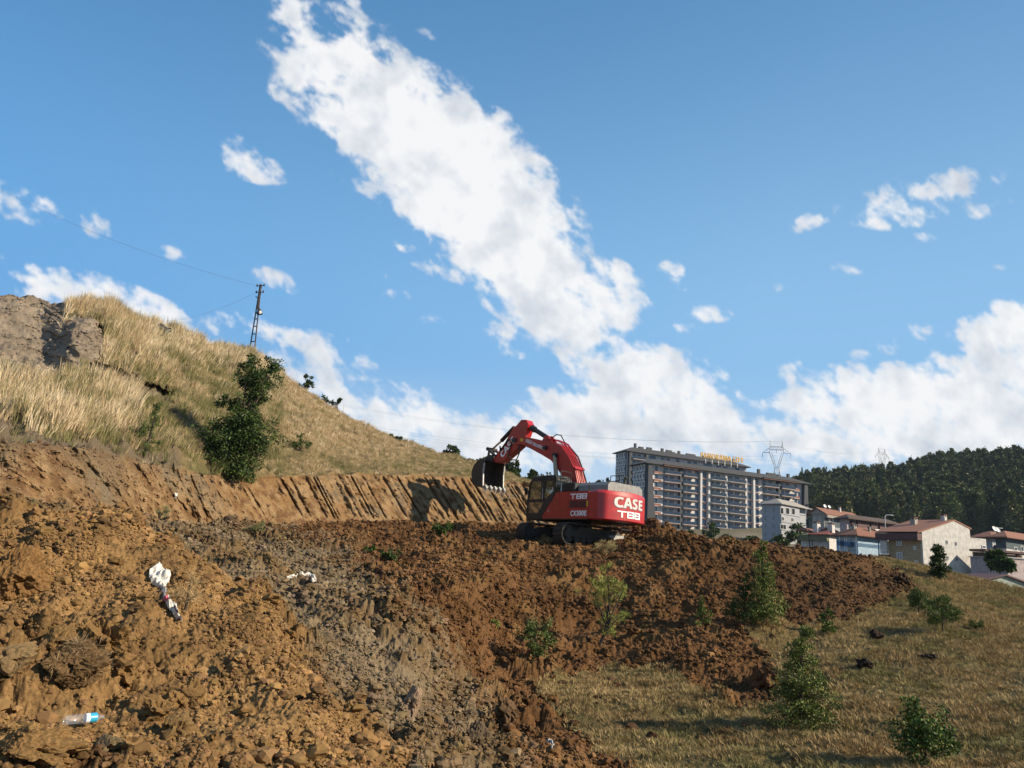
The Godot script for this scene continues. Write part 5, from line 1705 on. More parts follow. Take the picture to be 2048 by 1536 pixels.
func make_far_ground() -> void:
	var ds := [100.0, 110.0, 125.0, 140.0, 155.0, 175.0, 200.0, 225.0, 255.0, 280.0, 300.0, 320.0, 345.0, 375.0, 410.0, 450.0, 490.0, 520.0, 560.0, 640.0, 800.0, 1100.0, 1600.0, 3000.0]
	var n := 220
	var b := MB.new()
	var nz := noise(500, 0.02, 4)
	for r in ds.size():
		for k in n + 1:
			var px := lerpf(-900.0, 3000.0, k / float(n))
			var dir := ray(px, 1120.0)
			var p: Vector3 = Vector3(dir.x, 0, dir.z).normalized() * float(ds[r])
			p.y = far_y(px, ds[r]) + 0.8 * nz.get_noise_2d(p.x, p.z) - 0.4
			var g := nz.get_noise_2d(p.x * 3.0, p.z * 3.0 + 70.0)
			var c := Color(0.16, 0.14, 0.075).lerp(Color(0.085, 0.095, 0.04), clampf(0.5 + 2.0 * g, 0, 1))
			if ds[r] > 200 and ds[r] < 310 and px > 1300 and px < 1600:
				c = Color(0.23, 0.185, 0.13).lerp(Color(0.13, 0.115, 0.06), clampf(0.4 + 2.5 * g, 0.0, 1.0))
			b.col = c
			b.vert(p, Vector3.UP)
	for r in ds.size() - 1:
		for k in n:
			var a := r * (n + 1) + k
			b.i.append_array([a, a + n + 1, a + 1, a + 1, a + n + 1, a + n + 2])
	for r in ds.size():
		for k in n + 1:
			var i0 := r * (n + 1)
			var e := b.v[i0 + mini(k + 1, n)] - b.v[i0 + maxi(k - 1, 0)]
			var f := b.v[mini(r + 1, ds.size() - 1) * (n + 1) + k] - b.v[maxi(r - 1, 0) * (n + 1) + k]
			b.n[i0 + k] = e.cross(f).normalized()
	var m := paint("far_soil", Color.WHITE, 0.95, 0.0, grain(44, 0.03, 0.6, 1.0), 0.08, null, true)
	m.uv1_world_triplanar = true
	var o := MeshInstance3D.new()
	o.mesh = b.mesh(m)
	structure(o, "town_ground")

# a house seen at its nearest corner: x runs along the right-hand face, -z along the left-hand one
class House:
	var node: Node3D
	var o: Vector3
	var th: float
	var X: Vector3
	var Z: Vector3
	var L := 0.0
	var D := 0.0

var box_cache := {}
func box_mesh(s: Vector3) -> ArrayMesh:
	var key := Vector3i((s * 200.0).round())
	if not box_cache.has(key):
		box_cache[key] = MB.new().box(Vector3.ZERO, s).mesh()
	return box_cache[key]

func hit(h: House, left: bool, px: float, py: float, off := 0.0) -> Vector2:
	var n := -h.X if left else h.Z
	var r := ray(px, py)
	var t := (h.o.dot(n) + off) / r.dot(n)
	var p := r * t - h.o
	return Vector2(-p.dot(h.Z) if left else p.dot(h.X), p.y)

func house(called: String, label: String, px: float, py_ref: float, d: float, turn: float, px_r: float, px_l: float, category := "house", group := "") -> House:
	var h := House.new()
	h.o = at(px, py_ref, d)
	h.o.y = 0.0
	h.th = deg_to_rad(turn)
	h.X = Vector3(cos(h.th), 0, -sin(h.th))
	h.Z = Vector3(sin(h.th), 0, cos(h.th))
	h.node = thing(called, label, category, h.o, h.th, group)
	h.L = hit(h, false, px_r, py_ref).x
	h.D = hit(h, true, px_l, py_ref).x
	return h

# a box of the house between heights, in local metres
func hbox(h: House, called: String, a: Vector3, b: Vector3, mat: Material, parent: Node = null) -> MeshInstance3D:
	return part(parent if parent else h.node, called, box_mesh((b - a).abs()), mat, Transform3D(Basis(), (a + b) * 0.5))

# a window given by its rectangle in the photograph
func window(h: House, left: bool, x0: float, y0: float, x1: float, y1: float, glass: Material, frame: Material, bars := 1, called := "window") -> void:
	var c := hit(h, left, (x0 + x1) * 0.5, (y0 + y1) * 0.5)
	var a := hit(h, left, x0, (y0 + y1) * 0.5)
	var b := hit(h, left, x1, (y0 + y1) * 0.5)
	var t := hit(h, left, (x0 + x1) * 0.5, y0)
	var u := hit(h, left, (x0 + x1) * 0.5, y1)
	window_m(h, left, c, absf(b.x - a.x), absf(t.y - u.y), glass, frame, bars, called)

func window_m(h: House, left: bool, c: Vector2, w: float, hh: float, glass: Material, frame: Material, bars := 1, called := "window", out := 0.0) -> void:
	var xf := Transform3D(Basis(), Vector3(c.x, c.y, 0.03 + out))
	if left:
		xf = Transform3D(Basis(Vector3.UP, -PI / 2), Vector3(-0.03 - out, c.y, -c.x))
	var W := part(h.node, called, box_mesh(Vector3(w, hh, 0.06)), glass, xf)
	var fr := 0.07
	for q in [[-w / 2 + fr / 2, 0.0, fr, hh], [w / 2 - fr / 2, 0.0, fr, hh]]:
		part(W, "frame", box_mesh(Vector3(q[2], q[3], 0.06)), frame, moved(q[0], q[1], 0.035))
	for q in [[0.0, hh / 2 - fr / 2], [0.0, -hh / 2 + fr / 2]]:
		part(W, "frame", box_mesh(Vector3(w - 2 * fr, fr, 0.06)), frame, moved(q[0], q[1], 0.035))
	for k in bars:
		part(W, "glazing_bar", box_mesh(Vector3(0.06, hh - 2 * fr, 0.05)), frame, moved(-w / 2 + w * (k + 1) / (bars + 1.0), 0, 0.035))

# pitched roof over x0..x1, z0..z1; along_x says which way the ridge runs; hip pulls its ends in
func roof(h: House, x0: float, x1: float, z0: float, z1: float, y: float, rise: float, along_x: bool, hip: float, mat: Material, thick := 0.18, called := "roof") -> MeshInstance3D:
	var b := MB.new()
	var c := []
	var r0: Vector3
	var r1: Vector3
	if along_x:
		r0 = Vector3(x0 + hip, y + rise, (z0 + z1) / 2)
		r1 = Vector3(x1 - hip, y + rise, (z0 + z1) / 2)
		c = [Vector3(x0, y, z0), Vector3(x1, y, z0), Vector3(x1, y, z1), Vector3(x0, y, z1)]
	else:
		r0 = Vector3((x0 + x1) / 2, y + rise, z0 + hip)
		r1 = Vector3((x0 + x1) / 2, y + rise, z1 - hip)
		c = [Vector3(x1, y, z0), Vector3(x1, y, z1), Vector3(x0, y, z1), Vector3(x0, y, z0)]
	var dn := Vector3.DOWN * thick
	b.facing([c[0], c[1], r1, r0], Vector3.UP)
	b.facing([c[3], c[2], r1, r0], Vector3.UP)
	b.facing([c[0] + dn, c[1] + dn, r1 + dn, r0 + dn], Vector3.DOWN)
	b.facing([c[3] + dn, c[2] + dn, r1 + dn, r0 + dn], Vector3.DOWN)
	for e in [[c[0], c[3], r0], [c[1], c[2], r1]]:
		if hip > 0.01:
			var out: Vector3 = ((e[0] + e[1]) * 0.5 - (r0 + r1) * 0.5)
			var nn: Vector3 = (e[1] - e[0]).cross(e[2] - e[0])
			if nn.dot(out + Vector3.UP) > 0:
				b.tri(e[0], e[1], e[2])
			else:
				b.tri(e[1], e[0], e[2])
		else:
			for q in [[e[0], e[2]], [e[1], e[2]]]:
				b.quad(q[0] + dn, q[0], q[1], q[1] + dn)
	for k in [[0, 1], [2, 3]] + ([[1, 2], [3, 0]] if hip > 0.01 else []):
		b.quad(c[k[0]] + dn, c[k[1]] + dn, c[k[1]], c[k[0]])
	return part(h.node, called, b.mesh(), mat)

func gable_wall(h: House, poly: Array, z0: float, z1: float, mat: Material, across := false) -> void:
	# across: the gable faces -x (the left face); else it faces +z
	var xf := Transform3D()
	if across:
		xf = Transform3D(Basis(Vector3(0, 0, -1), Vector3(0, 1, 0), Vector3(1, 0, 0)), Vector3.ZERO)
	part(h.node, "gable", MB.new().prism(v2(poly), z0, z1, xf).mesh(), mat)

func chimney(h: House, x: float, y: float, z: float, s: Vector3, mat: Material, cap: Material) -> void:
	var c := part(h.node, "chimney", MB.new().cbox(Vector3.ZERO, s, 0.04).mesh(), mat, moved(x, y + s.y / 2, z))
	for q in [[-0.35, -0.35], [0.35, -0.35], [-0.35, 0.35], [0.35, 0.35]]:
		part(c, "cap_post", box_mesh(Vector3(0.14, 0.3, 0.14)), mat, moved(q[0] * s.x, s.y / 2 + 0.15, q[1] * s.z))
	part(c, "cap", box_mesh(Vector3(s.x * 1.15, 0.1, s.z * 1.15)), cap, moved(0, s.y / 2 + 0.35, 0))

func dish(h: House, p: Vector3, r: float) -> void:
	var b := MB.new()
	for k in 14:
		var a0 := TAU * k / 14.0
		var a1 := TAU * (k + 1) / 14.0
		for q in 3:
			var r0 := r * q / 3.0
			var r1 := r * (q + 1) / 3.0
			var P := func(a: float, rr: float) -> Vector3: return Vector3(cos(a) * rr, sin(a) * rr, 0.35 * rr * rr / r)
			b.quad(P.call(a0, r0), P.call(a0, r1), P.call(a1, r1), P.call(a1, r0))
	var m := part(h.node, "satellite_dish", b.mesh(), M.dish_white, Transform3D(Basis(Vector3.UP, -0.2) * Basis(Vector3.RIGHT, -0.5), p))
	part(m, "mast", box_mesh(Vector3(0.06, 1.2, 0.06)), M.frame_grey, moved(0, -0.5, -0.15))

func apartments(h: House, px_cols: Array, floors: int, fh: float, y0: float, wedge := true) -> void:
	var py := 1000.0
	var depth := 9.0
	var top := y0 + floors * fh
	hbox(h, "wall", Vector3(0.0, y0 - 8.0, -depth), Vector3(h.L, top, 0.0), M.render_white)
	for col in px_cols:
		var u0 := hit(h, false, col[0], py).x
		var u1 := hit(h, false, col[1], py).x
		var uc := (u0 + u1) * 0.5
		var w := u1 - u0
		match col[2]:
			"dark":
				hbox(h, "pillar", Vector3(u0, y0 - 6.0, 0.0), Vector3(u1, top - 0.15, 1.5), M.anthracite)
			"white":
				hbox(h, "pillar", Vector3(u0, y0 - 6.0, 0.0), Vector3(u1, top - 0.15, 1.1), M.render_white)
		for f in floors:
			var fy := y0 + f * fh
			match col[2]:
				"win":
					window_m(h, false, Vector2(uc, fy + 1.55), w * 0.82, 2.3, M.blue_glass, M.frame_dark, 1)
					hbox(h, "spandrel", Vector3(u0, fy - 0.14, 0.0), Vector3(u1, fy + 0.12, 0.55), M.rust_panel)
				"wall":
					window_m(h, false, Vector2(uc - w * 0.15, fy + 1.7), w * 0.34, 1.7, M.blue_glass, M.frame_dark, 1)
					hbox(h, "cladding_band", Vector3(u0, fy - 0.25, 0.0), Vector3(u1, fy + 0.62, 0.5), M.rust_panel)
					hbox(h, "slab_edge", Vector3(u0, fy - 0.42, 0.0), Vector3(u1, fy - 0.25, 0.6), M.render_white)
				"bay", "frame":
					var rust: bool = col[2] == "bay"
					window_m(h, false, Vector2(u0 + w * 0.22, fy + 1.35), w * 0.28, 2.2, M.blue_glass, M.frame_dark, 1, "balcony_door")
					window_m(h, false, Vector2(u0 + w * 0.62, fy + 1.35), w * 0.28, 2.2, M.blue_glass, M.frame_dark, 1, "balcony_door")
					var S := hbox(h, "balcony", Vector3(u0, fy - 0.12, 0.0), Vector3(u1, fy, 2.1), M.render_white)
					part(S, "fascia", box_mesh(Vector3(w, 0.24, 0.08)), M.rust_panel if rust else M.soffit_dark, moved(0, -0.19, 0.92))
					part(S, "railing", box_mesh(Vector3(w - 0.1, 1.1, 0.05)), M.rail_glass, moved(0, 0.64, 1.0))
					part(S, "handrail", box_mesh(Vector3(w - 0.1, 0.06, 0.09)), M.frame_dark, moved(0, 1.22, 1.0))
					for k in 5:
						part(S, "post", box_mesh(Vector3(0.05, 1.0, 0.06)), M.frame_dark, moved((k / 4.0 - 0.5) * (w - 0.15), 0.62, 0.95))
					if rust and f == 0:
						pass
	# left end wall: white panels set in dark joints, small windows
	for f in floors:
		var fy := y0 + f * fh
		for k in 4:
			var z := -1.2 - k * 2.2
			part(h.node, "panel", box_mesh(Vector3(0.08, fh - 0.3, 1.55 + 0.5 * ((k + f) % 2))), M.render_white, moved(-0.34, fy + fh * 0.5, z - 0.5 * (f % 2)))
			window_m(h, true, Vector2(1.2 + k * 2.2, fy + 1.6), 0.6, 1.4, M.blue_glass, M.frame_dark, 0, "window", 0.39)
	hbox(h, "end_cladding", Vector3(-0.3, y0 - 6.0, -depth + 0.05), Vector3(0.0, top - 0.1, -0.05), M.anthracite)

func make_town() -> void:
	var pl := grain(45, 0.02, 0.8, 1.0)
	var conc := grain(46, 0.012, 0.82, 1.0, 512, 5)
	paint("render_white", lin(0.60, 0.585, 0.57), 0.85, 0.0, pl, 0.25)
	paint("anthracite", lin(0.022, 0.029, 0.040), 0.7, 0.0, pl, 0.2)
	paint("rust_panel", lin(0.22, 0.075, 0.038), 0.6, 0.0, pl, 0.4)
	paint("soffit_dark", lin(0.10, 0.07, 0.055), 0.7)
	paint("frame_dark", lin(0.03, 0.033, 0.04), 0.5)
	paint("frame_white", lin(0.72, 0.72, 0.70), 0.5)
	paint("frame_grey", lin(0.3, 0.3, 0.3), 0.5)
	paint("dish_white", lin(0.7, 0.7, 0.68), 0.5)
	paint("blue_glass", lin(0.028, 0.062, 0.115), 0.08, 0.0).metallic_specular = 0.5
	paint("dark_glass", lin(0.025, 0.03, 0.035), 0.08, 0.0).metallic_specular = 0.7
	paint("rail_glass", lin(0.02, 0.036, 0.064), 0.2, 0.0).metallic_specular = 0.35
	paint("dark_roof", lin(0.055, 0.053, 0.052), 0.8, 0.0, grain(47, 0.05, 0.7, 1.0), 0.5)
	var tiles := grain(48, 0.07, 0.6, 1.0)
	paint("brown_roof", lin(0.10, 0.062, 0.05), 0.85, 0.0, tiles, 0.5)
	paint("tile_roof", lin(0.30, 0.125, 0.075), 0.85, 0.0, tiles, 0.5)
	paint("tile_red", lin(0.30, 0.085, 0.06), 0.85, 0.0, tiles, 0.5)
	paint("grey_render", lin(0.33, 0.35, 0.38), 0.85, 0.0, pl, 0.3)
	paint("warm_grey", lin(0.32, 0.295, 0.26), 0.85, 0.0, pl, 0.3)
	paint("concrete", lin(0.44, 0.43, 0.415), 0.9, 0.0, conc, 0.12)
	paint("cream", lin(0.36, 0.27, 0.165), 0.85, 0.0, pl, 0.3)
	paint("maroon", lin(0.085, 0.032, 0.032), 0.7, 0.0, pl, 0.3)
	paint("pink_grey", lin(0.40, 0.33, 0.33), 0.85, 0.0, pl, 0.3)
	paint("olive", lin(0.17, 0.16, 0.085), 0.85, 0.0, pl, 0.3)
	paint("off_white", lin(0.55, 0.52, 0.50), 0.85, 0.0, pl, 0.3)
	paint("pale_blue", lin(0.36, 0.50, 0.64), 0.85, 0.0, pl, 0.3)
	paint("mid_blue", lin(0.07, 0.16, 0.28), 0.8, 0.0, pl, 0.3)
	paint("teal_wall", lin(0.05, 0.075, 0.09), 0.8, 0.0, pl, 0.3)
	paint("pale_green", lin(0.30, 0.34, 0.29), 0.85, 0.0, pl, 0.3)
	paint("sign_gold", lin(0.45, 0.26, 0.03), 0.5)
	paint("galvanised", lin(0.42, 0.43, 0.44), 0.5, 0.4)
	# --- the two long apartment blocks
	var A := house("apartment_block", "long nine-storey block with dark end wedges and blue-glass balconies", 1291, 1000, 290.0, 21.0, 1611, 1272, "building")
	var fh := 3.1
	var eave := hit(A, false, 1300, 928).y
	var y0 := eave - 9.0 * fh
	apartments(A, [[1306, 1321, "wall"], [1323, 1355, "bay"], [1355.5, 1361, "dark"], [1361.5, 1388, "bay"], [1389, 1397, "win"], [1397.5, 1401, "white"], [1402, 1413, "win"], [1413.5, 1417, "white"], [1417.5, 1447, "frame"], [1447.5, 1451, "white"], [1453, 1487, "frame"], [1487.5, 1491, "white"], [1491.5, 1503, "win"], [1503.5, 1507, "white"], [1507.5, 1518, "win"], [1523, 1552, "bay"], [1552.5, 1557.5, "dark"], [1558, 1585, "bay"], [1587, 1600, "wall"]], 9, fh, y0)
	# dark wedges at both ends, wider at the bottom
	for e in [[1291, 1299, 1312, 1], [1611, 1603, 1598, -1]]:
		var a0 := hit(A, false, e[0], 1000).x
		var a1 := hit(A, false, e[1], 940).x
		var a2 := hit(A, false, e[2], 1050).x
		part(A.node, "wedge", MB.new().prism(v2([[a0, y0 - 6.0], [a2, y0 - 6.0], [a1, eave - 0.1], [a0, eave - 0.1]]), 0.0, 1.6).mesh(), M.anthracite)
	roof(A, -1.6, A.L + 1.6, -10.5, 2.2, eave + 0.2, 2.6, true, 6.5, M.dark_roof, 0.3)
	for e in [[1322, 1390], [1521, 1587]]:
		var a0 := hit(A, false, e[0], 960).x
		var a1 := hit(A, false, e[1], 960).x
		roof(A, a0 - 0.6, a1 + 0.6, -6.0, 3.0, eave + 0.28, 1.2, true, 3.5, M.dark_roof, 0.25, "bay_roof")
		hbox(A, "roof_fascia", Vector3(a0 - 0.5, eave - 0.32, 0.02), Vector3(a1 + 0.5, eave - 0.05, 2.8), M.rust_panel)
	for c in [[0.73, 1.0, 2.4, 1.0], [0.79, 4.5, 1.2, 1.5], [0.86, 1.6, 1.0, 1.0], [0.93, 1.0, 2.0, 1.0]]:
		hbox(A, "rooftop_vent", Vector3(A.L * c[0], eave + 1.4, -5.0), Vector3(A.L * c[0] + c[1], eave + 2.6 + c[2] * 0.8, -4.0), M.anthracite)
	# rooftop sign
	var s0 := hit(A, false, 1408, 915, -9.0).x
	var s1 := hit(A, false, 1474, 915, -9.0).x
	var sy := hit(A, false, 1441, 916, -9.0).y
	var sg := thing("roof_sign", "gold letter sign on legs on the long block's roof", "sign", A.o + A.Z * -8.0 + A.X * ((s0 + s1) * 0.5) + Vector3(0, sy, 0), A.th)
	lettering(sg, "PANORAMA LIFE", 2.1, 0.3, M.sign_gold, Transform3D(), null, 900, (s1 - s0) / 17.6)
	for k in 6:
		part(sg, "leg", box_mesh(Vector3(0.15, 2.6, 0.15)), M.frame_white, moved((k / 5.0 - 0.5) * (s1 - s0) * 0.96, -1.9, -0.3))
	for yy in [-0.75, 0.75]:
		part(sg, "rail", box_mesh(Vector3(s1 - s0, 0.12, 0.1)), M.frame_white, moved(0, yy, -0.3))
	var B := house("apartment_block", "taller rear block with pale gridded end wall and row of roof chimneys", 1252, 960, 332.0, 21.0, 1492, 1233, "building")
	eave = hit(B, false, 1256, 903).y
	y0 = eave - 10.0 * fh
	apartments(B, [[1253, 1259, "dark"], [1259.5, 1286, "bay"], [1286.5, 1292, "dark"], [1292.5, 1312, "win"], [1318, 1345, "frame"], [1348, 1366, "wall"], [1372, 1400, "bay"], [1404, 1425, "win"], [1430, 1462, "frame"], [1466, 1490, "wall"]], 10, fh, y0, false)
	roof(B, -1.5, B.L + 1.5, -10.5, 1.9, eave + 0.2, 2.8, true, 6.5, M.dark_roof, 0.3)
	for c in [[0.10, 0.9, 2.2], [0.135, 2.4, 1.0], [0.20, 2.6, 1.2], [0.32, 1.1, 1.6], [0.36, 3.0, 1.2], [0.40, 2.2, 0.6], [0.46, 1.1, 1.5], [0.53, 5.0, 0.9], [0.66, 3.2, 0.9], [0.73, 2.0, 1.1], [0.78, 1.1, 1.2], [0.87, 2.6, 1.2], [0.94, 1.1, 1.4]]:
		hbox(B, "rooftop_vent", Vector3(B.L * c[0], eave + 1.6, -5.2), Vector3(B.L * c[0] + c[1], eave + 2.8 + c[2], -4.2), M.anthracite)
	# --- grey villa before the long block
	var V := house("town_house", "pale grey four-storey villa with open roof loggia beside the long block", 1555, 1045, 250.0, 40.0, 1612, 1524)
	var ve := hit(V, false, 1575, 1012).y
	hbox(V, "wall", Vector3(0, ve - 18.0, -V.D), Vector3(V.L, ve, 0), M.grey_render)
	var vb := hit(V, false, 1592, 1040).x
	hbox(V, "bay_block", Vector3(0.0, ve - 10.0, 0.002), Vector3(vb, ve - 0.02, 1.3), M.grey_render)
	roof(V, -0.8, V.L + 0.8, -V.D - 0.8, 2.0, ve + 0.1, 2.0, true, 4.0, M.warm_grey, 0.2)
	for q in [[1559, 1016, 1568, 1027], [1570, 1016, 1580, 1028], [1582, 1017, 1591, 1029]]:
		var c := hit(V, false, (q[0] + q[2]) * 0.5, (q[1] + q[3]) * 0.5, 1.3)
		window_m(V, false, c, (q[2] - q[0]) * 0.21, 2.0, M.dark_glass, M.frame_white, 0, "loggia_opening", 1.3)
	for q in [[1562, 1034, 1569, 1041], [1581, 1036, 1588, 1043], [1558, 1049, 1574, 1058], [1580, 1052, 1588, 1058], [1561, 1068, 1566, 1074]]:
		var c := hit(V, false, (q[0] + q[2]) * 0.5, (q[1] + q[3]) * 0.5, 1.3)
		window_m(V, false, c, (q[2] - q[0]) * 0.21, (q[3] - q[1]) * 0.17, M.dark_glass, M.frame_white, 1, "window", 1.3)
	window(V, false, 1597, 1020, 1600, 1026, M.dark_glass, M.frame_dark, 0)
	for y in [1016, 1032, 1048, 1064]:
		window(V, true, 1529, y, 1532, y + 8, M.dark_glass, M.frame_grey, 0)
		window(V, true, 1545, y, 1549, y + 8, M.dark_glass, M.frame_grey, 0)
	for y in [1030, 1046, 1062]:
		var c := hit(V, false, 1575, y, 1.3)
		part(V.node, "string_course", box_mesh(Vector3(vb, 0.12, 0.06)), M.frame_dark, moved(vb / 2, c.y, 1.33))
		var c2 := hit(V, false, 1602, y)
		part(V.node, "string_course", box_mesh(Vector3(V.L - vb - 0.1, 0.12, 0.06)), M.frame_dark, moved((V.L + vb) / 2, c2.y, 0.03))
	# --- grey gabled house
	var G := house("town_house", "grey gabled house with shaded balcony under a brown tile roof", 1648, 1040, 235.0, 32.0, 1700, 1624)
	var ge := hit(G, true, 1640, 1028).y
	hbox(G, "wall", Vector3(0, ge - 14.0, -G.D), Vector3(G.L, ge, 0), M.warm_grey)
	var rise := hit(G, true, 1634, 1016).y - ge
	part(G.node, "gable", MB.new().prism(v2([[-1.2, ge], [G.D + 1.2, ge], [G.D * 0.5, ge + rise]]), 0.0, 0.25, Transform3D(Basis(Vector3(0, 0, -1), Vector3(0, 1, 0), Vector3(-1, 0, 0)), Vector3(-0.05, 0, 0))).mesh(), M.warm_grey)
	roof(G, -0.9, G.L + 4.5, -G.D - 1.3, 1.3, ge + 0.05, rise + 0.15, true, 0.0, M.tile_roof, 0.25)
	hbox(G, "recess_shade", Vector3(0.3, ge - 3.6, 0.0), Vector3(G.L - 2.0, ge - 1.0, 0.06), M.teal_wall)  # thin dark sheet on the wall, painting the shade under the eave
	hbox(G, "eave_band", Vector3(0.0, ge - 1.0, 0.0), Vector3(G.L - 1.0, ge - 0.02, 1.2), M.warm_grey)
	hbox(G, "balcony", Vector3(0.3, ge - 4.6, 0.0), Vector3(G.L - 2.0, ge - 3.6, 1.2), M.grey_render)
	hbox(G, "side_wing", Vector3(G.L + 0.02, ge - 12.0, -G.D), Vector3(G.L + 3.6, ge - 0.4, -0.3), M.pale_blue)
	for q in [[1628, 1035, 1631, 1041], [1639, 1035, 1642, 1041]]:
		window(G, true, q[0], q[1], q[2], q[3], M.dark_glass, M.frame_white, 0)
	for q in [[1657, 1038, 1661, 1043], [1664, 1037, 1667, 1043]]:
		window(G, false, q[0], q[1], q[2], q[3], M.dark_glass, M.frame_white, 0)
	chimney(G, G.L * 0.8, ge + rise * 0.8, -G.D * 0.4, Vector3(0.6, 1.2, 0.6), M.off_white, M.tile_roof)
	dish(G, Vector3(G.L * 0.25, ge + rise + 0.8, -G.D * 0.45), 0.55)
	dish(G, Vector3(G.L * 0.42, ge + rise + 0.8, -G.D * 0.45), 0.5)
	# --- pink and maroon terrace
	var K := house("town_house", "pink and maroon terraced house with white window frames under a dark eave", 1694, 1055, 195.0, 25.0, 1786, 1680)
	var ke := hit(K, false, 1720, 1040).y
	hbox(K, "wall", Vector3(0, ke - 12.0, -K.D), Vector3(K.L, ke, 0), M.pink_grey)
	for q in [[1700, 1706], [1712, 1735], [1739, 1751], [1756, 1785]]:
		var a := hit(K, false, q[0], 1048).x
		var b2 := hit(K, false, q[1], 1048).x
		hbox(K, "upper_cladding", Vector3(a, ke - 1.9, 0.0), Vector3(b2, ke - 0.05, 0.5), M.maroon)
	roof(K, -1.0, K.L + 1.0, -K.D - 1.0, 1.4, ke + 0.1, 1.0, true, 2.0, M.brown_roof, 0.3)
	for q in [[1700, 1049, 1706, 1056], [1716, 1056, 1722, 1061], [1723, 1040, 1729, 1045], [1756, 1044, 1765, 1050], [1739, 1056, 1746, 1064]]:
		window(K, false, q[0], q[1], q[2], q[3], M.dark_glass, M.frame_white, 1)
	part(K.node, "awning", MB.new().box(Vector3(hit(K, false, 1752, 1060).x, hit(K, false, 1752, 1061).y, 0.8), Vector3(2.2, 0.1, 1.2), Basis(Vector3.RIGHT, 0.5)).mesh(), M.frame_white)
	# --- olive and cream building
	var C := house("town_house", "low cream building with olive bands under a red hipped roof", 1658, 1085, 165.0, 42.0, 1674, 1602)
	var ce := hit(C, true, 1630, 1070).y
	hbox(C, "wall", Vector3(0, ce - 9.0, -C.D), Vector3(C.L, ce, 0), M.off_white)
	hbox(C, "olive_band", Vector3(-0.9, ce - 1.15, -C.D * 0.62), Vector3(0.0, ce, 0.02), M.olive)
	hbox(C, "olive_band", Vector3(-0.7, ce - 1.15, -C.D), Vector3(0.0, ce, -C.D * 0.66), M.olive)
	hbox(C, "olive_band", Vector3(-0.7, ce - 4.2, -C.D), Vector3(0.0, ce - 3.0, -C.D * 0.66), M.olive)
	roof(C, -1.1, C.L + 5.0, -C.D * 0.66, 0.7, ce + 0.12, 1.6, false, 3.0, M.tile_red, 0.2)
	roof(C, -1.0, C.L + 4.0, -C.D - 0.8, -C.D * 0.68, ce + 0.9, 0.6, true, 0.5, M.tile_roof, 0.15, "porch_roof")
	for q in [[1627, 1081, 1636, 1094], [1646, 1081, 1653, 1098], [1606, 1082, 1612, 1090]]:
		window(C, true, q[0], q[1], q[2], q[3], M.dark_glass, M.frame_white, 1)
	for q in [1619, 1625, 1658]:
		var c := hit(C, true, q, 1085)
		part(C.node, "drain_pipe", box_mesh(Vector3(0.12, 6.0, 0.12)), M.frame_dark, moved(-0.08, ce - 3.2, -c.x))
	chimney(C, 1.0, ce + 0.6, -C.D * 0.5, Vector3(1.5, 1.7, 1.0), M.off_white, M.tile_roof)
	chimney(C, 2.5, ce + 0.6, -0.6, Vector3(1.3, 1.6, 1.0), M.off_white, M.tile_roof)
	# --- blue and white house
	var E := house("town_house", "light blue house with mid-blue stripe and balconies under a tile roof", 1716, 1095, 152.0, 24.0, 1776, 1673)
	var ee := hit(E, false, 1722, 1072).y
	hbox(E, "wall", Vector3(0, ee - 9.0, -E.D), Vector3(E.L, ee, 0), M.pale_blue)
	var st := hit(E, false, 1740, 1092).y
	hbox(E, "stripe", Vector3(0.05, st - 0.32, 0.0), Vector3(E.L - 0.05, st + 0.32, 0.02), M.mid_blue)
	hbox(E, "drain_pipe", Vector3(E.L * 0.68, ee - 8.0, 0.022), Vector3(E.L * 0.68 + 0.1, ee, 0.12), M.mid_blue)
	roof(E, -1.2, E.L + 0.8, -E.D - 0.8, 1.0, ee + 0.1, 1.7, true, 3.5, M.tile_roof, 0.2)
	for q in [[1696, 1708, 1088], [1681, 1688, 1086]]:
		var a := hit(E, true, q[0], q[2]).x
		var c := hit(E, true, q[1], q[2])
		hbox(E, "balcony", Vector3(-1.0, c.y - 0.45, -a), Vector3(-0.0, c.y + 0.35, -c.x), M.mid_blue)
	for q in [[1697, 1076, 1701, 1084], [1704, 1078, 1711, 1084], [1697, 1096, 1702, 1106], [1706, 1097, 1711, 1107], [1682, 1077, 1686, 1084], [1683, 1100, 1688, 1106]]:
		window(E, true, q[0], q[1], q[2], q[3], M.dark_glass, M.frame_white, 1)
	for q in [1694, 1690, 1680, 1713]:
		var c := hit(E, true, q, 1085)
		part(E.node, "white_pier", box_mesh(Vector3(0.1, 6.0, 0.25)), M.frame_white, moved(-0.05, ee - 3.05, -c.x))
	chimney(E, 1.5, ee + 0.9, -E.D * 0.4, Vector3(0.8, 0.9, 0.6), M.warm_grey, M.frame_dark)
	chimney(E, E.L * 0.55, ee + 0.9, -E.D * 0.2, Vector3(0.4, 0.7, 0.4), M.warm_grey, M.frame_dark)
	# --- cream house with the bare grey gable wall
	var H := house("town_house", "cream house with maroon eave and a big bare concrete gable wall", 1843, 1100, 138.0, 33.0, 1936, 1778)
	var he := hit(H, true, 1810, 1062).y
	hbox(H, "wall", Vector3(0, he - 14.0, -H.D), Vector3(H.L, he - 0.1, 0), M.cream)
	var pk := hit(H, false, 1905, 1042)
	var er := hit(H, false, 1936, 1056)
	part(H.node, "gable_wall", MB.new().prism(v2([[-0.05, he - 14.0], [-0.05, he + 0.1], [pk.x, pk.y], [er.x, er.y], [er.x + 0.02, he - 14.0]]), 0.004, 0.25).mesh(), M.concrete)
	var ext := hit(H, false, 1969, 1078)
	part(H.node, "extension_wall", MB.new().prism(v2([[er.x + 0.03, he - 14.0], [er.x + 0.03, hit(H, false, 1937, 1075).y], [ext.x, ext.y], [ext.x, he - 14.0]]), -1.5, 0.22).mesh(), M.concrete)
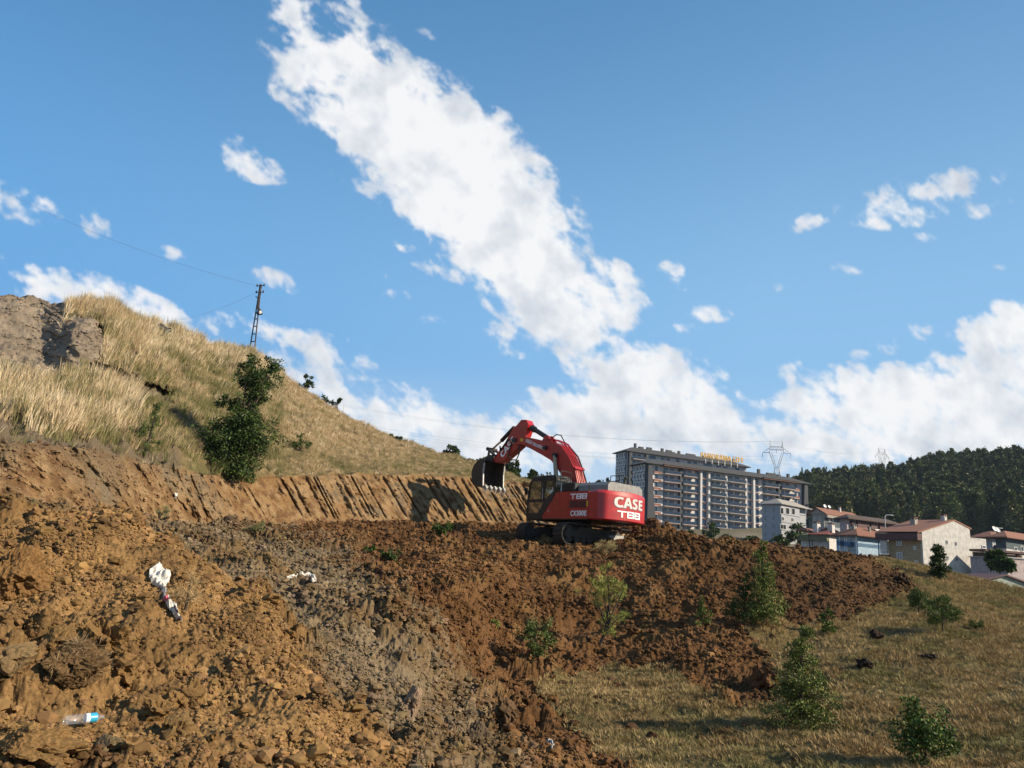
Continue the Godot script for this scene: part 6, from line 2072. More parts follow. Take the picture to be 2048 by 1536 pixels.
	for y in [1069, 1091]:
		var a := hit(H, false, 1846, y)
		var c := hit(H, false, 1956, y + 9)
		part(H.node, "floor_joint", MB.new().box(Vector3((a.x + c.x) / 2, (a.y + c.y) / 2, 0.255), Vector3(c.x - a.x, 0.06, 0.02), Basis(Vector3.BACK, atan2(c.y - a.y, c.x - a.x))).mesh(), M.frame_grey)
	# roof: slopes down to the left towards the cream face
	var lo := he + 0.25
	var rb := MB.new()
	var zl := 0.35
	for q in [[0.0, 1], [-0.22, -1]]:
		var dy: float = q[0]
		rb.facing([Vector3(-1.4, lo - 0.45 + dy, zl), Vector3(-1.4, lo - 0.45 + dy, -H.D - 1.6), Vector3(pk.x, pk.y + 0.25 + dy, -H.D - 1.6), Vector3(pk.x, pk.y + 0.25 + dy, zl)], Vector3(0, q[1], 0))
		rb.facing([Vector3(er.x + 0.5, er.y + dy, zl), Vector3(er.x + 0.5, er.y + dy, -H.D - 1.6), Vector3(pk.x, pk.y + 0.25 + dy, -H.D - 1.6), Vector3(pk.x, pk.y + 0.25 + dy, zl)], Vector3(0, q[1], 0))
	rb.facing([Vector3(-1.4, lo - 0.67, zl), Vector3(-1.4, lo - 0.45, zl), Vector3(pk.x, pk.y + 0.25, zl), Vector3(pk.x, pk.y + 0.03, zl)], Vector3(0, 0, 1))
	rb.facing([Vector3(er.x + 0.5, er.y - 0.22, zl), Vector3(er.x + 0.5, er.y, zl), Vector3(pk.x, pk.y + 0.25, zl), Vector3(pk.x, pk.y + 0.03, zl)], Vector3(0, 0, 1))
	part(H.node, "roof", rb.mesh(), M.tile_roof)
	hbox(H, "eave_box", Vector3(-1.35, lo - 1.75, -H.D - 1.5), Vector3(-0.06, lo - 0.70, 0.2), M.maroon)
	hbox(H, "corner_balcony", Vector3(-1.1, lo - 5.3, -H.D - 1.2), Vector3(-0.1, lo - 4.1, -H.D + 0.2), M.maroon)
	hbox(H, "corner_wall", Vector3(-0.9, lo - 4.0, -H.D - 1.0), Vector3(-0.1, lo - 1.9, -H.D + 0.1), M.off_white)
	for q in [[1793, 1076, 1804, 1091], [1827, 1092, 1833, 1100], [1794, 1105, 1805, 1120], [1830, 1121, 1836, 1129]]:
		window(H, true, q[0], q[1], q[2], q[3], M.dark_glass, M.frame_white, 1)
	for q in [[1890, 1081, 1896, 1088], [1909, 1084, 1914, 1091], [1892, 1112, 1897, 1120], [1911, 1115, 1916, 1121]]:
		var c := hit(H, false, (q[0] + q[2]) * 0.5, (q[1] + q[3]) * 0.5, 0.25)
		window_m(H, false, c, 0.55, 0.6, M.dark_glass, M.frame_grey, 0, "small_window", 0.25)
	for q in [[1960, 1091, 1974, 1097], [1960, 1104, 1974, 1108], [1960, 1121, 1974, 1131]]:
		var c := hit(H, false, (q[0] + q[2]) * 0.5, (q[1] + q[3]) * 0.5, 0.25)
		window_m(H, false, c, 1.3, (q[3] - q[1]) * 0.092, M.dark_glass, M.frame_white, 0, "balcony_opening", 0.25)
	chimney(H, pk.x * 0.55, lo + 1.0, -H.D * 0.75, Vector3(1.0, 1.1, 0.8), M.warm_grey, M.tile_roof)
	chimney(H, pk.x - 0.8, pk.y - 0.3, -1.0, Vector3(0.8, 0.9, 0.7), M.off_white, M.tile_roof)
	# --- houses to the right
	var R := house("town_house", "low grey house with brown-red roof behind the concrete gable wall", 1985, 1090, 185.0, 30.0, 2015, 1955)
	var re := hit(R, false, 2000, 1078).y
	hbox(R, "wall", Vector3(0, re - 9.0, -R.D), Vector3(R.L, re, 0), M.grey_render)
	roof(R, -1.5, R.L + 0.9, -R.D - 0.9, 1.0, re + 0.1, 1.5, true, 3.5, M.tile_roof, 0.2)
	hbox(R, "porch", Vector3(0.6, re - 3.6, 0.0), Vector3(2.6, re - 1.4, 1.0), M.maroon)
	window(R, false, 1996, 1086, 2004, 1092, M.dark_glass, M.frame_white, 1)
	dish(R, Vector3(R.L * 0.5, re + 2.0, -R.D * 0.3), 0.6)
	dish(R, Vector3(R.L * 0.9, re + 2.0, -R.D * 0.5), 0.6)
	var R2 := house("town_house", "house with dark teal upper wall and pale ground floor under brown roof", 2012, 1090, 170.0, 30.0, 2085, 1992)
	re = hit(R2, false, 2030, 1078).y
	hbox(R2, "wall", Vector3(0, re - 9.0, -R2.D), Vector3(R2.L, re, 0), M.off_white)
	hbox(R2, "upper_cladding", Vector3(-0.05, re - 2.0, -R2.D), Vector3(R2.L, re - 0.05, 0.06), M.teal_wall)
	roof(R2, -1.4, R2.L + 1.0, -R2.D - 1.0, 1.0, re + 0.1, 1.3, true, 3.0, M.tile_roof, 0.2)
	window(R2, false, 2041, 1092, 2046, 1103, M.dark_glass, M.frame_white, 0)
	window(R2, false, 2028, 1094, 2034, 1101, M.dark_glass, M.frame_white, 0)
	var Q := house("canopy", "rust-brown steel canopy frame with flat roof beside the concrete gable house", 1976, 1120, 146.0, 12.0, 2075, 1970, "canopy")
	var qe := hit(Q, false, 1985, 1099).y
	hbox(Q, "roof_beam", Vector3(-0.6, qe - 0.35, -3.0), Vector3(Q.L, qe, 0.3), M.maroon)
	for k in 4:
		hbox(Q, "post", Vector3(0.1 + k * 2.9, qe - 8.0, -0.5), Vector3(0.65 + k * 2.9, qe - 0.36, -0.1), M.rust_panel)
	hbox(Q, "back_wall", Vector3(0.0, qe - 8.0, -3.0), Vector3(Q.L, qe - 0.4, -2.8), M.soffit_dark)
	var Q2 := house("outbuilding", "pinkish flat outbuilding wall under the canopy at the slope", 2014, 1130, 112.0, 18.0, 2090, 2008, "shed")
	qe = hit(Q2, false, 2030, 1117).y
	hbox(Q2, "wall", Vector3(0.0, qe - 6.0, -5.0), Vector3(Q2.L, qe, 0.0), M.pink_grey)
	hbox(Q2, "parapet", Vector3(-0.15, qe, -5.1), Vector3(Q2.L, qe + 0.12, 0.15), M.frame_grey)
	var S := house("shed", "low shed with maroon roof and pale green gable behind the meadow crest", 1958, 1165, 88.0, 14.0, 2060, 1900, "shed")
	var se := hit(S, false, 1965, 1162).y
	var sp := hit(S, false, 2003, 1151)
	hbox(S, "wall", Vector3(0, se - 5.0, -S.D), Vector3(S.L, se - 0.05, 0), M.pale_green)
	part(S.node, "gable", MB.new().prism(v2([[0.0, se - 0.1], [S.L, se - 0.1], [S.L * 0.5, sp.y]]), -0.2, 0.01).mesh(), M.pale_green)
	roof(S, -0.4, S.L + 0.4, -S.D - 0.3, 0.25, se, sp.y - se + 0.15, false, 0.0, M.maroon, 0.14)
	# --- street lamps
	for q in [[1771, 1062, 1030, 190.0, "curved white street lamp behind the pink terrace"], [1991, 1085, 1056, 210.0, "curved street lamp above the brown-red roof"], [1613, 1075, 1018, 240.0, "thin street lamp between villa and gabled house"]]:
		var p := at(q[0], q[1], q[3])
		var hh := at(q[0], q[2], q[3]).y - p.y
		var t := thing("street_lamp", q[4], "street lamp", p - Vector3(0, 6, 0))
		part(t, "pole", MB.new().tube([Vector3.ZERO, Vector3(0, hh + 5.6, 0), Vector3(0.3, hh + 6.0, 0), Vector3(1.3, hh + 6.1, 0)], 0.09, 8).mesh(), M.galvanised)
		part(t, "lamp_head", MB.new().cbox(Vector3(1.6, hh + 6.05, 0), Vector3(0.7, 0.14, 0.28), 0.05).mesh(), M.frame_white)
	# --- town trees
	var k := 700
	for q in [[1422, 1085, 34, 40, 205.0, "leafy tree before the long block's white-framed balconies"], [1455, 1092, 40, 22, 190.0, "low bushes on the rubble slope before the long block"], [1594, 1095, 46, 44, 185.0, "dense tree between the grey villa and olive building"], [1560, 1095, 40, 22, 175.0, "bushy hedge below the grey villa"], [1500, 1098, 50, 22, 170.0, "wide bush at the foot of the long block"], [1380, 1078, 26, 16, 210.0, "small bush on bare ground at the long block's foot"], [2000, 1150, 44, 44, 105.0, "dark spreading tree under the pinkish wall"], [1625, 1112, 30, 16, 150.0, "small bush below the cream and olive building"]]:
		bush("town_tree", q[5], q[0], q[1], q[2], q[3], ROUND, 1500, 0.55, DARK_GREENS + GREENS, k, 0.0, 0.55, "", at(q[0], q[1], q[4]))
		k += 1

func pine_mesh(seed_: int) -> Array:
	var rng := RandomNumberGenerator.new()
	rng.seed = seed_
	var crown := MB.new()
	var trunk := MB.new()
	trunk.tube([Vector3(0, -1, 0), Vector3(0.1, 5, 0), Vector3(0, 11, 0)], [0.22, 0.16, 0.03], 5)
	for k in 34:
		var t := pow(rng.randf(), 0.8)
		var y := 1.6 + 10.0 * t
		var reach := (2.7 * (1.0 - t) + 0.22) * rng.randf_range(0.5, 1.15)
		var an := rng.randf() * TAU
		var c := Vector3(cos(an) * reach * 0.7, y + 0.2 * reach, sin(an) * reach * 0.7)
		leaf_cloud(crown, rng, c, Vector3(reach * 0.55 + 0.2, 0.5 + 0.2 * reach, reach * 0.55 + 0.2), 22, 0.75, [Color(0.062, 0.072, 0.027), Color(0.082, 0.088, 0.034), Color(0.04, 0.048, 0.02)], 0.6, 0.5)
	leaf_cloud(crown, rng, Vector3(0, 11.6, 0), Vector3(0.3, 1.0, 0.3), 24, 0.6, [Color(0.05, 0.065, 0.025)], 1.0, 0.4)
	return [trunk, crown]

func make_forest() -> void:
	var rng := RandomNumberGenerator.new()
	rng.seed = 808
	leaf_mat()
	var kinds := []
	for k in 4:
		var pm := pine_mesh(900 + k)
		kinds.append([pm[0].mesh(M.bark), pm[1].mesh(M.leaf)])
	var xf := [[], [], [], []]
	var cs := [[], [], [], []]
	var spots := []
	for k in 2300:
		var px := rng.randf_range(1560, 2420)
		var d := 318.0 + 215.0 * pow(rng.randf(), 0.8)
		if px < 1625 and d < 400:
			continue
		var dir := ray(px, 1000.0)
		var p := Vector3(dir.x, 0, dir.z).normalized() * d
		p.y = far_y(px, d) - 0.5
		spots.append([p, px, d])
	var made := 0
	for s in spots:
		var sc := rng.randf_range(0.8, 1.45)
		var k := rng.randi() % 4
		var t := Transform3D(Basis(Vector3.UP, rng.randf() * TAU).scaled(Vector3(sc * rng.randf_range(0.85, 1.2), sc, sc * rng.randf_range(0.85, 1.2))), s[0])
		if s[2] > 518.0 and s[1] > 1600 and s[1] < 2060 and made < 90:
			var o := thing("pine_tree", "dark pine rising on the skyline of the wooded hill", "tree", Vector3.ZERO, 0.0, "pines on the wooded skyline")
			o.transform = t
			part(o, "trunk", kinds[k][0])
			part(o, "crown", kinds[k][1])
			made += 1
		else:
			xf[k].append(t)
			var j := rng.randf_range(0.8, 1.9)
			cs[k].append(Color(j * rng.randf_range(0.95, 1.15), j, j * 0.95))
	for k in 4:
		many("pine_wood", "dense dark pine wood covering the hill behind the town", "wood", kinds[k][1], xf[k], cs[k])
	# a few tall ones that stand free against the sky beside the long block
	for q in [[1605, 980, 40, "slim pine top beside the long block's roof"], [1654, 972, 34, "lone slim pine top near the edge of the wood"], [1675, 972, 28, "thin spiky pine top between two lower trees"]]:
		var p := at(q[0], q[1], 500.0)
		var o := thing("pine_tree", q[3], "tree", p)
		var sc: float = q[2] / 1490.0 * 500.0 / 11.5
		o.scale = Vector3(sc * 0.5, sc, sc * 0.5)
		part(o, "trunk", kinds[1][0])
		part(o, "crown", kinds[1][1])

# ---------------------------------------------------------------- pylons, wires, lamp post
func strut(t: Node, a: Vector3, b: Vector3, r: float, called := "strut") -> void:
	part(t, called, MB.new().tube([a, b], r, 5, false).mesh(), M.galvanised)

func pylon(label: String, foot: Vector3, turn: float, H: float, arm: float, r: float) -> Node3D:
	var t := thing("pylon", label, "pylon", foot, turn)
	var waist := H * 0.60
	var L := func(y: float) -> float: return lerpf(H * 0.11, H * 0.028, y / waist)
	var ys := [0.0, 0.16, 0.30, 0.42, 0.52, 0.60]
	for k in ys.size() - 1:
		var y0: float = ys[k] * H
		var y1: float = ys[k + 1] * H
		var a: float = L.call(y0)
		var b: float = L.call(y1)
		for s in [[-1, -1], [1, -1], [1, 1], [-1, 1]]:
			strut(t, Vector3(s[0] * a, y0, s[1] * a), Vector3(s[0] * b, y1, s[1] * b), r, "leg")
		for s in [-1, 1]:
			strut(t, Vector3(-a, y0, s * a), Vector3(b, y1, s * b), r * 0.6, "brace")
			strut(t, Vector3(a, y0, s * a), Vector3(-b, y1, s * b), r * 0.6, "brace")
			strut(t, Vector3(-b, y1, s * b), Vector3(b, y1, s * b), r * 0.6, "brace")
			strut(t, Vector3(s * a, y0, -a), Vector3(s * b, y1, b), r * 0.6, "brace")
	# the open head: two leaning legs, a beam and two peaks
	var bx := arm * 0.50
	var yb := H * 0.86
	for s in [-1, 1]:
		var w: float = L.call(waist)
		for z in [-1, 1]:
			strut(t, Vector3(s * w, waist, z * w), Vector3(s * bx, yb - H * 0.04, z * w * 0.7), r, "head_leg")
			strut(t, Vector3(s * w * 0.2, waist, z * w), Vector3(s * bx * 0.72, yb - H * 0.04, z * w * 0.7), r * 0.7, "head_leg")
			strut(t, Vector3(s * bx, yb - H * 0.04, z * w * 0.7), Vector3(s * bx * 0.93, yb + H * 0.05, z * w * 0.5), r, "head_leg")
			strut(t, Vector3(s * bx * 0.93, yb + H * 0.05, z * w * 0.5), Vector3(s * bx * 0.86, H, 0), r * 0.8, "peak")
			strut(t, Vector3(s * bx * 0.72, yb + H * 0.02, z * w * 0.5), Vector3(s * bx * 0.86, H, 0), r * 0.8, "peak")
			strut(t, Vector3(s * bx, yb - H * 0.04, z * w * 0.7), Vector3(s * arm, yb - H * 0.05, 0), r * 0.8, "cross_arm")
			strut(t, Vector3(s * bx * 0.95, yb + H * 0.03, z * w * 0.5), Vector3(s * arm, yb - H * 0.05, 0), r * 0.8, "cross_arm")
		for q in 3:
			var f := (q + 0.5) / 3.0
			strut(t, Vector3(s * lerpf(w, bx, f), lerpf(waist, yb, f), w), Vector3(s * lerpf(w * 0.2, bx * 0.72, f + 0.15), lerpf(waist, yb, f + 0.15), w), r * 0.5, "brace")
		strut(t, Vector3(s * arm, yb - H * 0.05, 0), Vector3(s * arm, yb - H * 0.11, 0), r * 1.4, "insulator")
	strut(t, Vector3(0, yb + H * 0.0, 0), Vector3(0, yb - H * 0.05, 0), r * 1.4, "insulator")
	for z in [-1, 1]:
		strut(t, Vector3(-bx * 0.95, yb + H * 0.045, z * 0.4), Vector3(bx * 0.95, yb + H * 0.045, z * 0.4), r, "beam")
		strut(t, Vector3(-bx * 0.9, yb, z * 0.4), Vector3(bx * 0.9, yb, z * 0.4), r, "beam")
	for q in 8:
		var x0 := lerpf(-bx * 0.9, bx * 0.9, q / 8.0)
		var x1 := lerpf(-bx * 0.9, bx * 0.9, (q + 1) / 8.0)
		strut(t, Vector3(x0, yb + (H * 0.045 if q % 2 else 0.0), 0.4), Vector3(x1, yb + (0.0 if q % 2 else H * 0.045), 0.4), r * 0.5, "brace")
	return t

func wire(label: String, a: Vector3, b: Vector3, sag: float, r: float, mat: Material, group := "") -> void:
	var pts := []
	for k in 25:
		var f := k / 24.0
		pts.append(a.lerp(b, f) - Vector3(0, 4.0 * sag * f * (1.0 - f), 0) - a)
	var o := part(self, "power_line", MB.new().tube(pts, r, 4, false).mesh(), mat, Transform3D(Basis(), a))
	tag(o, label, "cable", group)

func make_lines() -> void:
	paint("cable", lin(0.10, 0.105, 0.11), 0.6)
	var H := 42.0
	var f1 := at(1553, 897, 480.0)
	f1.y -= H * 0.88
	pylon("big grey lattice pylon with two horned peaks behind the long block", f1, deg_to_rad(-14), H, 8.2, 0.13)
	var f2 := at(1764, 905, 760.0)
	f2.y -= H * 0.9
	pylon("smaller hazy lattice pylon rising out of the wooded hill", f2, deg_to_rad(25), H, 9.0, 0.16)
	var f3 := at(676, 822, 420.0)
	f3.y -= H * 0.9
	pylon("half-hidden lattice pylon peeping over the grassy ridge", f3, deg_to_rad(10), H, 7.0, 0.11)
	for s in [[-8.2, 30.0, "outer"], [0.0, 32.5, "middle"], [8.2, 30.0, "inner"], [-3.5, 41.5, "earth"], [3.5, 41.5, "earth"]]:
		var o1 := Vector3(s[0] * cos(deg_to_rad(14)), s[1], s[0] * sin(deg_to_rad(14)))
		var label := "thin sagging power line strung between the three pylons"
		wire(label, f3 + Vector3(s[0] * 0.86, s[1], s[0] * 0.2), f1 + o1, 7.0, 0.03, M.cable, "power lines between the pylons")
		wire(label, f1 + o1, f2 + Vector3(s[0], s[1], -s[0] * 0.4), 6.0, 0.032, M.cable, "power lines between the pylons")
		wire("thin power line leaving the hazy pylon over the wood", f2 + Vector3(s[0], s[1], -s[0] * 0.4), f2 + Vector3(420 + s[0], s[1] + 12.0, -90), 8.0, 0.032, M.cable, "power lines over the wood")
	# lattice lamp post on the hill
	paint("dark_iron", lin(0.05, 0.035, 0.032), 0.7, 0.3)
	var base := at(505, 700, 66.0)
	base.y -= 1.6
	var top := at(521.5, 569, 66.0) - base
	var t := thing("lamp_post", "leaning lattice steel post with lamp and insulator arms on the hill", "lamp post", base)
	var side := Vector3(0.95, 0, 0.3).normalized()
	for s in [-1, 1]:
		part(t, "rail", MB.new().tube([side * 0.30 * s, top * 0.62 + side * 0.14 * s, top * 0.995 + side * 0.05 * s], 0.055, 6).mesh(), M.dark_iron)
	for f in [0.10, 0.21, 0.31, 0.40, 0.49, 0.58, 0.66, 0.72]:
		var w := lerpf(0.30, 0.13, f / 0.66)
		part(t, "rung", MB.new().tube([top * f - side * w, top * f + side * w], 0.05, 5).mesh(), M.dark_iron)
	part(t, "head", MB.new().tube([top * 0.70, top], 0.11, 6).mesh(), M.dark_iron)
	for f in [[0.985, 0.36], [0.905, 0.36]]:
		part(t, "cross_arm", MB.new().tube([top * f[0] - side * f[1], top * f[0] + side * f[1]], 0.04, 5).mesh(), M.dark_iron)
		for s in [-1, 1]:
			part(t, "insulator", MB.new().tube([top * f[0] + side * f[1] * s - Vector3(0, 0.06, 0), top * f[0] + side * f[1] * s + Vector3(0, 0.14, 0)], 0.06, 8).mesh(), M.dark_iron)
	part(t, "stay", MB.new().tube([top * 0.86 - side * 0.36, top * 0.82 - side * 0.05], 0.04, 5).mesh(), M.dark_iron)
	var lamp := part(t, "lamp", MB.new().tube([top * 0.69 + side * 0.15 + Vector3(0, 0.14, 0), top * 0.68 + side * 0.24, top * 0.66 + side * 0.28 - Vector3(0, 0.16, 0)], [0.06, 0.20, 0.26], 14).mesh(), M.dark_iron)
	part(lamp, "glass", MB.new().tube([top * 0.655 + side * 0.30 + Vector3(0.05, -0.02, 0.12), top * 0.652 + side * 0.34 + Vector3(0.08, -0.05, 0.2)], [0.16, 0.10], 12).mesh(), M.dish_white)
	wire("faint cable running from the lamp post over the hill", base + top * 0.985 - side * 0.36, at(-300, 200, 90.0), 2.0, 0.008, M.cable)
	wire("second faint cable from the lamp post's lower arm", base + top * 0.905 - side * 0.36, at(300, 640, 110.0), 1.0, 0.008, M.cable)
	wire("bright wire crossing above the bare slope at the hilltop", at(-250, 500, 60.0), at(300, 672, 75.0), 0.6, 0.014, M.frame_white)

# ---------------------------------------------------------------- stones and litter
func boulder(label: String, px: float, py: float, wpx: float, hpx: float, seed_: int, c: Color, sub := 3, sink := 0.25) -> void:
	var p := ground(px, py)
	var sc := p.length() / FOCAL
	var w := wpx * sc
	var h := hpx * sc
	var m := paint("boulder_%d" % seed_, lin(c.r, c.g, c.b), 0.93, 0.0, grain(seed_, 0.04, 0.55, 1.0, 256), 1.6, bumps(seed_ + 1, 0.05, 2.5))
	m.metallic_specular = 0.2
	var o := part(self, "boulder", lump_mesh(seed_, sub, 0.7, null, Vector3.ONE), m, Transform3D(Basis(Vector3.UP, seed_ * 1.7).scaled_local(Vector3(w * 1.12, h * 1.25, w * 0.9)), p + Vector3.UP * h * (0.5 - sink)))
	tag(o, label, "boulder")

# a limp sheet lying along a path of pixels: [px, py, width in px]
func limp_sheet(path: Array, lift: float, mat: Material, seed_: int, origin: Vector3) -> ArrayMesh:
	var nz := noise(seed_, 5.0, 3)
	var rows := []
	var n := 14
	for s in range(0, (path.size() - 1) * 6 + 1):
		var k := mini(s / 6, path.size() - 2)
		var f := s / 6.0 - k
		var a: Array = path[k]
		var b: Array = path[k + 1]
		var c := Vector2(lerpf(a[0], b[0], f), lerpf(a[1], b[1], f))
		var w := lerpf(a[2], b[2], f)
		var dir := Vector2(b[0] - a[0], b[1] - a[1]).normalized().orthogonal()
		var g := ground(c.x, c.y)
		var sc := g.length() / FOCAL
		var row := []
		for q in n + 1:
			var t := q / float(n) - 0.5
			var px := c + dir * w * t
			var gp := ground(px.x, px.y)
			# stay near the middle's depth so that the sheet does not tear over clods
			gp = at(px.x, px.y, lerpf(Vector2(g.x, g.z).length(), Vector2(gp.x, gp.z).length(), 0.5))
			var bulge := lift * (1.0 - 4.0 * t * t)
			var cr := 0.075 * nz.get_noise_3d(gp.x, gp.y, gp.z) + 0.006 * sin(t * 20.0 + s * 0.8)
			row.append(gp + Vector3(0, 0.5 * bulge + cr, 0) - gp.normalized() * (bulge + 0.10 + cr) - origin)
		rows.append(row)
	var mb := MB.new()
	for r in rows.size():
		for q in n + 1:
			var e: Vector3 = rows[r][mini(q + 1, n)] - rows[r][maxi(q - 1, 0)]
			var f: Vector3 = rows[mini(r + 1, rows.size() - 1)][q] - rows[maxi(r - 1, 0)][q]
			mb.vert(rows[r][q], e.cross(f).normalized())
	for r in rows.size() - 1:
		for q in n:
			var a := r * (n + 1) + q
			mb.i.append_array([a, a + n + 1, a + 1, a + 1, a + n + 1, a + n + 2])
	# the upper side is the front
	var ups := 0.0
	for q in mb.n:
		ups += q.dot(Vector3(0, 0.6, 0.8))
	if ups < 0.0:
		for q in mb.n.size():
			mb.n[q] = -mb.n[q]
		for q in range(0, mb.i.size(), 3):
			var sw := mb.i[q + 1]
			mb.i[q + 1] = mb.i[q + 2]
			mb.i[q + 2] = sw
	return mb.mesh(mat)

func lathe(prof: Array, sides := 20, squash := 1.0) -> ArrayMesh:
	# profile [x along the axis, radius]
	var b := MB.new()
	for k in prof.size():
		for q in sides + 1:
			var an := TAU * q / sides
			var d := Vector3(0, cos(an), sin(an))
			var k0 := maxi(k - 1, 0)
			var k1 := mini(k + 1, prof.size() - 1)
			var sl: float = (prof[k1][1] - prof[k0][1]) / maxf(prof[k1][0] - prof[k0][0], 0.001)
			b.vert(Vector3(prof[k][0], d.y * prof[k][1] * squash, d.z * prof[k][1]), (d - Vector3(sl, 0, 0)).normalized())
	for k in prof.size() - 1:
		for q in sides:
			var a := k * (sides + 1) + q
			b.i.append_array([a, a + sides + 1, a + 1, a + 1, a + sides + 1, a + sides + 2])
	return b.mesh()

func make_litter() -> void:
	var oc := Color(0.26, 0.155, 0.062)
	boulder("largest ochre boulder, its front in shade, at the heap's crest side", 26, 1178, 80, 74, 601, Color(0.25, 0.14, 0.055), 4)
	boulder("wide crumbly ochre boulder above the dead brush tangle", 205, 1308, 92, 66, 602, oc, 4)
	boulder("squat ochre boulder touching the dead brush tangle", 120, 1318, 60, 46, 603, oc)
	boulder("angular ochre stone lying close to the dead brush tangle", 246, 1352, 62, 40, 604, oc)
	boulder("greyish ochre stone near the dead brush tangle", 28, 1335, 56, 42, 605, Color(0.25, 0.17, 0.085))
	boulder("flat ochre slab half buried below the plastic bottle", 62, 1560, 110, 50, 606, oc, 4, 0.35)
	boulder("rough brown stone uphill of the ochre slab, near the bottle", 352, 1482, 56, 46, 607, Color(0.23, 0.145, 0.062))
	boulder("upright ochre stone casting a long shadow on the track", 386, 1408, 34, 42, 608, oc)
	boulder("low flat ochre stone leaning on the upright one", 352, 1412, 44, 22, 609, oc)
	boulder("round ochre stone between the bottle and the upright stone", 315, 1440, 42, 32, 610, oc)
	boulder("grey-brown block below the plastic bottle", 215, 1508, 46, 28, 611, Color(0.22, 0.16, 0.085))
	boulder("pale pinkish flat stone on the grey spoil", 823, 1436, 36, 48, 612, Color(0.36, 0.25, 0.17))
	boulder("big brown block at the toe of the grey spoil", 1012, 1442, 46, 44, 613, Color(0.17, 0.105, 0.055))
	boulder("grey-brown angular block near the gully floor", 960, 1490, 40, 44, 614, Color(0.18, 0.13, 0.08))
	boulder("reddish lump on the brown spoil below the shelf", 942, 1258, 30, 26, 615, Color(0.24, 0.125, 0.055))
	boulder("dark earth lump at the spoil's tip beside the meadow", 1808, 1166, 24, 18, 616, Color(0.07, 0.045, 0.03))
	boulder("brown earth block in the tongue of spoil by the broad juniper", 1530, 1375, 50, 40, 617, Color(0.17, 0.085, 0.04))
	boulder("dark clod cluster lying in the open meadow", 1755, 1278, 22, 16, 618, Color(0.06, 0.04, 0.028), 2)
	boulder("black charred lump in the open meadow grass", 1730, 1338, 26, 16, 619, Color(0.04, 0.03, 0.024), 2)
	boulder("dark lump near the twin black ones on the meadow", 1860, 1320, 30, 12, 620, Color(0.045, 0.035, 0.028), 2)
	boulder("pale boulder lying in the hill grass below the skyline", 312, 664, 36, 14, 621, Color(0.36, 0.34, 0.30), 3)
	boulder("pale rock lower on the hill among straw grass", 376, 736, 22, 9, 622, Color(0.38, 0.35, 0.29), 2)
	boulder("dark earth lump wrapped in the dead brush tangle", 150, 1366, 70, 60, 623, Color(0.17, 0.105, 0.05), 4, 0.05)
	# torn sacks
	var cloth := paint("sack_white", lin(0.66, 0.64, 0.60), 0.8, 0.0, grain(630, 0.05, 0.75, 1.0), 6.0)
	cloth.cull_mode = BaseMaterial3D.CULL_DISABLED
	paint("sack_red", lin(0.50, 0.10, 0.12), 0.8).cull_mode = BaseMaterial3D.CULL_DISABLED
	paint("sack_print", lin(0.08, 0.08, 0.10), 0.8).cull_mode = BaseMaterial3D.CULL_DISABLED
	var p := ground(325, 1175)
	var t := thing("torn_sack", "torn white plastic sack with a red print on the ochre heap", "sack", p)
	part(t, "bundle", limp_sheet([[322, 1132, 14], [318, 1142, 40], [320, 1154, 44], [322, 1166, 32], [322, 1172, 12]], 0.05, cloth, 631, p))
	part(t, "strip", limp_sheet([[322, 1170, 8], [328, 1184, 9], [334, 1198, 14], [342, 1212, 17], [352, 1226, 13], [364, 1240, 3]], 0.03, cloth, 632, p))
	part(t, "red_print", limp_sheet([[330, 1196, 10], [335, 1205, 12]], 0.042, M.sack_red, 632, p + Vector3(0, -0.012, -0.01)))
	part(t, "dark_print", limp_sheet([[345, 1218, 3], [356, 1230, 3]], 0.042, M.sack_print, 632, p + Vector3(0, -0.012, -0.01)))
	p = ground(605, 1158)
	t = thing("rag", "crumpled white rag lying on the grey spoil", "rag", p)
	part(t, "cloth", limp_sheet([[573, 1160, 4], [586, 1152, 9], [600, 1149, 10], [614, 1151, 12], [626, 1158, 16], [629, 1167, 10]], 0.04, cloth, 641, p))
	p = ground(1100, 1488)
	t = thing("paper_scrap", "white paper scrap at the meadow edge of the gully", "litter", p)
	part(t, "sheet", limp_sheet([[1092, 1476, 4], [1098, 1484, 12], [1104, 1492, 10], [1107, 1500, 3]], 0.03, cloth, 642, p))
	p = ground(42, 890)
	for q in [[58, 884, 18, 6, "small white scrap on top of the dug bank"], [352, 992, 5, 12, "tiny white shard stuck in the dug bank"], [628, 1112, 10, 12, "small pale scrap on the grey spoil beside dry grass"], [240, 778, 14, 10, "white scrap caught in the weeds of the hillside"]]:
		p = ground(q[0], q[1])
		t = thing("paper_scrap", q[4], "litter", p)
		part(t, "sheet", limp_sheet([[q[0] - q[2] * 0.5, q[1], 2], [q[0], q[1] - 1, q[3]], [q[0] + q[2] * 0.5, q[1] + 1, 2]], 0.03, cloth, 650, p))
	# bottle
	var pet := StandardMaterial3D.new()
	pet.albedo_color = Color(0.85, 0.87, 0.9, 0.10)
	pet.transparency = BaseMaterial3D.TRANSPARENCY_ALPHA
	pet.roughness = 0.06
	pet.metallic_specular = 0.7
	M.pet = pet
	paint("label_blue", lin(0.03, 0.30, 0.46), 0.35)
	paint("label_white", lin(0.62, 0.64, 0.66), 0.4)
	var a := ground(124, 1462)
	var b := ground(206, 1452)
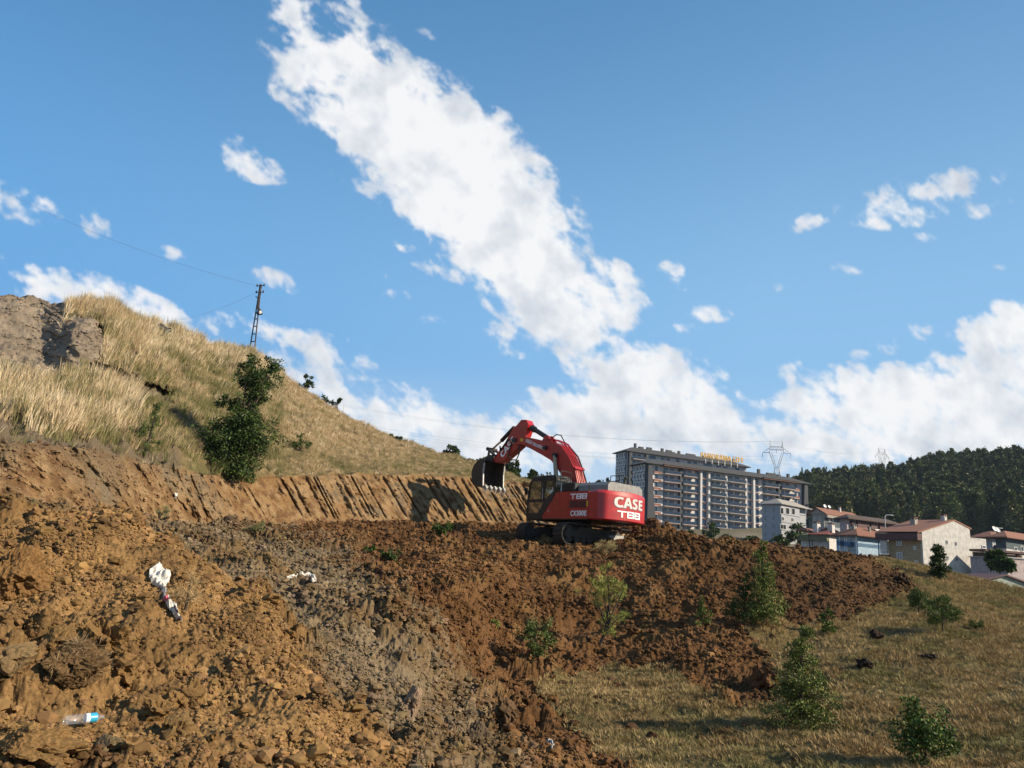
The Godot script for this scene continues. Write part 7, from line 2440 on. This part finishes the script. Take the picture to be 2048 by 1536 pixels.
	var dd := (Vector2(a.x, a.z).length() + Vector2(b.x, b.z).length()) * 0.5
	a = at(124, 1456, dd - 0.04)
	b = at(206, 1448, dd + 0.06)
	var gy := maxf(ground(150, 1462).y, ground(190, 1458).y)
	var len := (b - a).length()
	var ax := (b - a).normalized()
	var zz := ax.cross(Vector3.UP).normalized()
	var mid := (a + b) * 0.5
	mid.y = ground(165, 1460).y + 0.07
	t = thing("plastic_bottle", "crushed clear plastic bottle with a blue label on the ochre earth", "bottle", mid)
	t.basis = Basis(ax, zz.cross(ax), zz)
	var r := 0.044 * len / 0.33
	var pr := [[-0.5 * len, 0.4 * r], [-0.495 * len, 0.9 * r]]
	for k in 10:
		var x := -0.48 + 0.3 * k / 9.0
		pr.append([x * len, r * (1.0 if k % 2 else 0.94)])
	for q in [[-0.15, 1.0], [-0.02, 1.0], [0.24, 1.0], [0.30, 0.92], [0.37, 0.6], [0.42, 0.34], [0.47, 0.32], [0.5, 0.32]]:
		pr.append([q[0] * len, r * q[1]])
	part(t, "body", lathe(pr, 24, 0.92), M.pet)
	part(t, "label", lathe([[0.12 * len, r * 1.01], [0.13 * len, r * 1.03], [0.29 * len, r * 1.02], [0.30 * len, r * 0.97]], 24, 0.92), M.label_blue)
	part(t, "label_back", lathe([[0.02 * len, r * 1.01], [0.05 * len, r * 1.02], [0.118 * len, r * 1.02]], 24, 0.92), M.label_white)
	part(t, "neck_ring", lathe([[0.455 * len, r * 0.33], [0.457 * len, r * 0.42], [0.47 * len, r * 0.42], [0.472 * len, r * 0.33]], 16), M.pet)

func _ready() -> void:
	setup_view()
	print("sky ", Time.get_ticks_msec())
	make_terrain()
	print("terrain ", Time.get_ticks_msec())
	make_far_ground()
	make_town()
	make_forest()
	make_lines()
	print("town ", Time.get_ticks_msec())
	make_excavator()
	make_clods()
	print("clods ", Time.get_ticks_msec())
	make_grass()
	print("grass ", Time.get_ticks_msec())
	make_plants()
	print("plants ", Time.get_ticks_msec())
	make_litter()
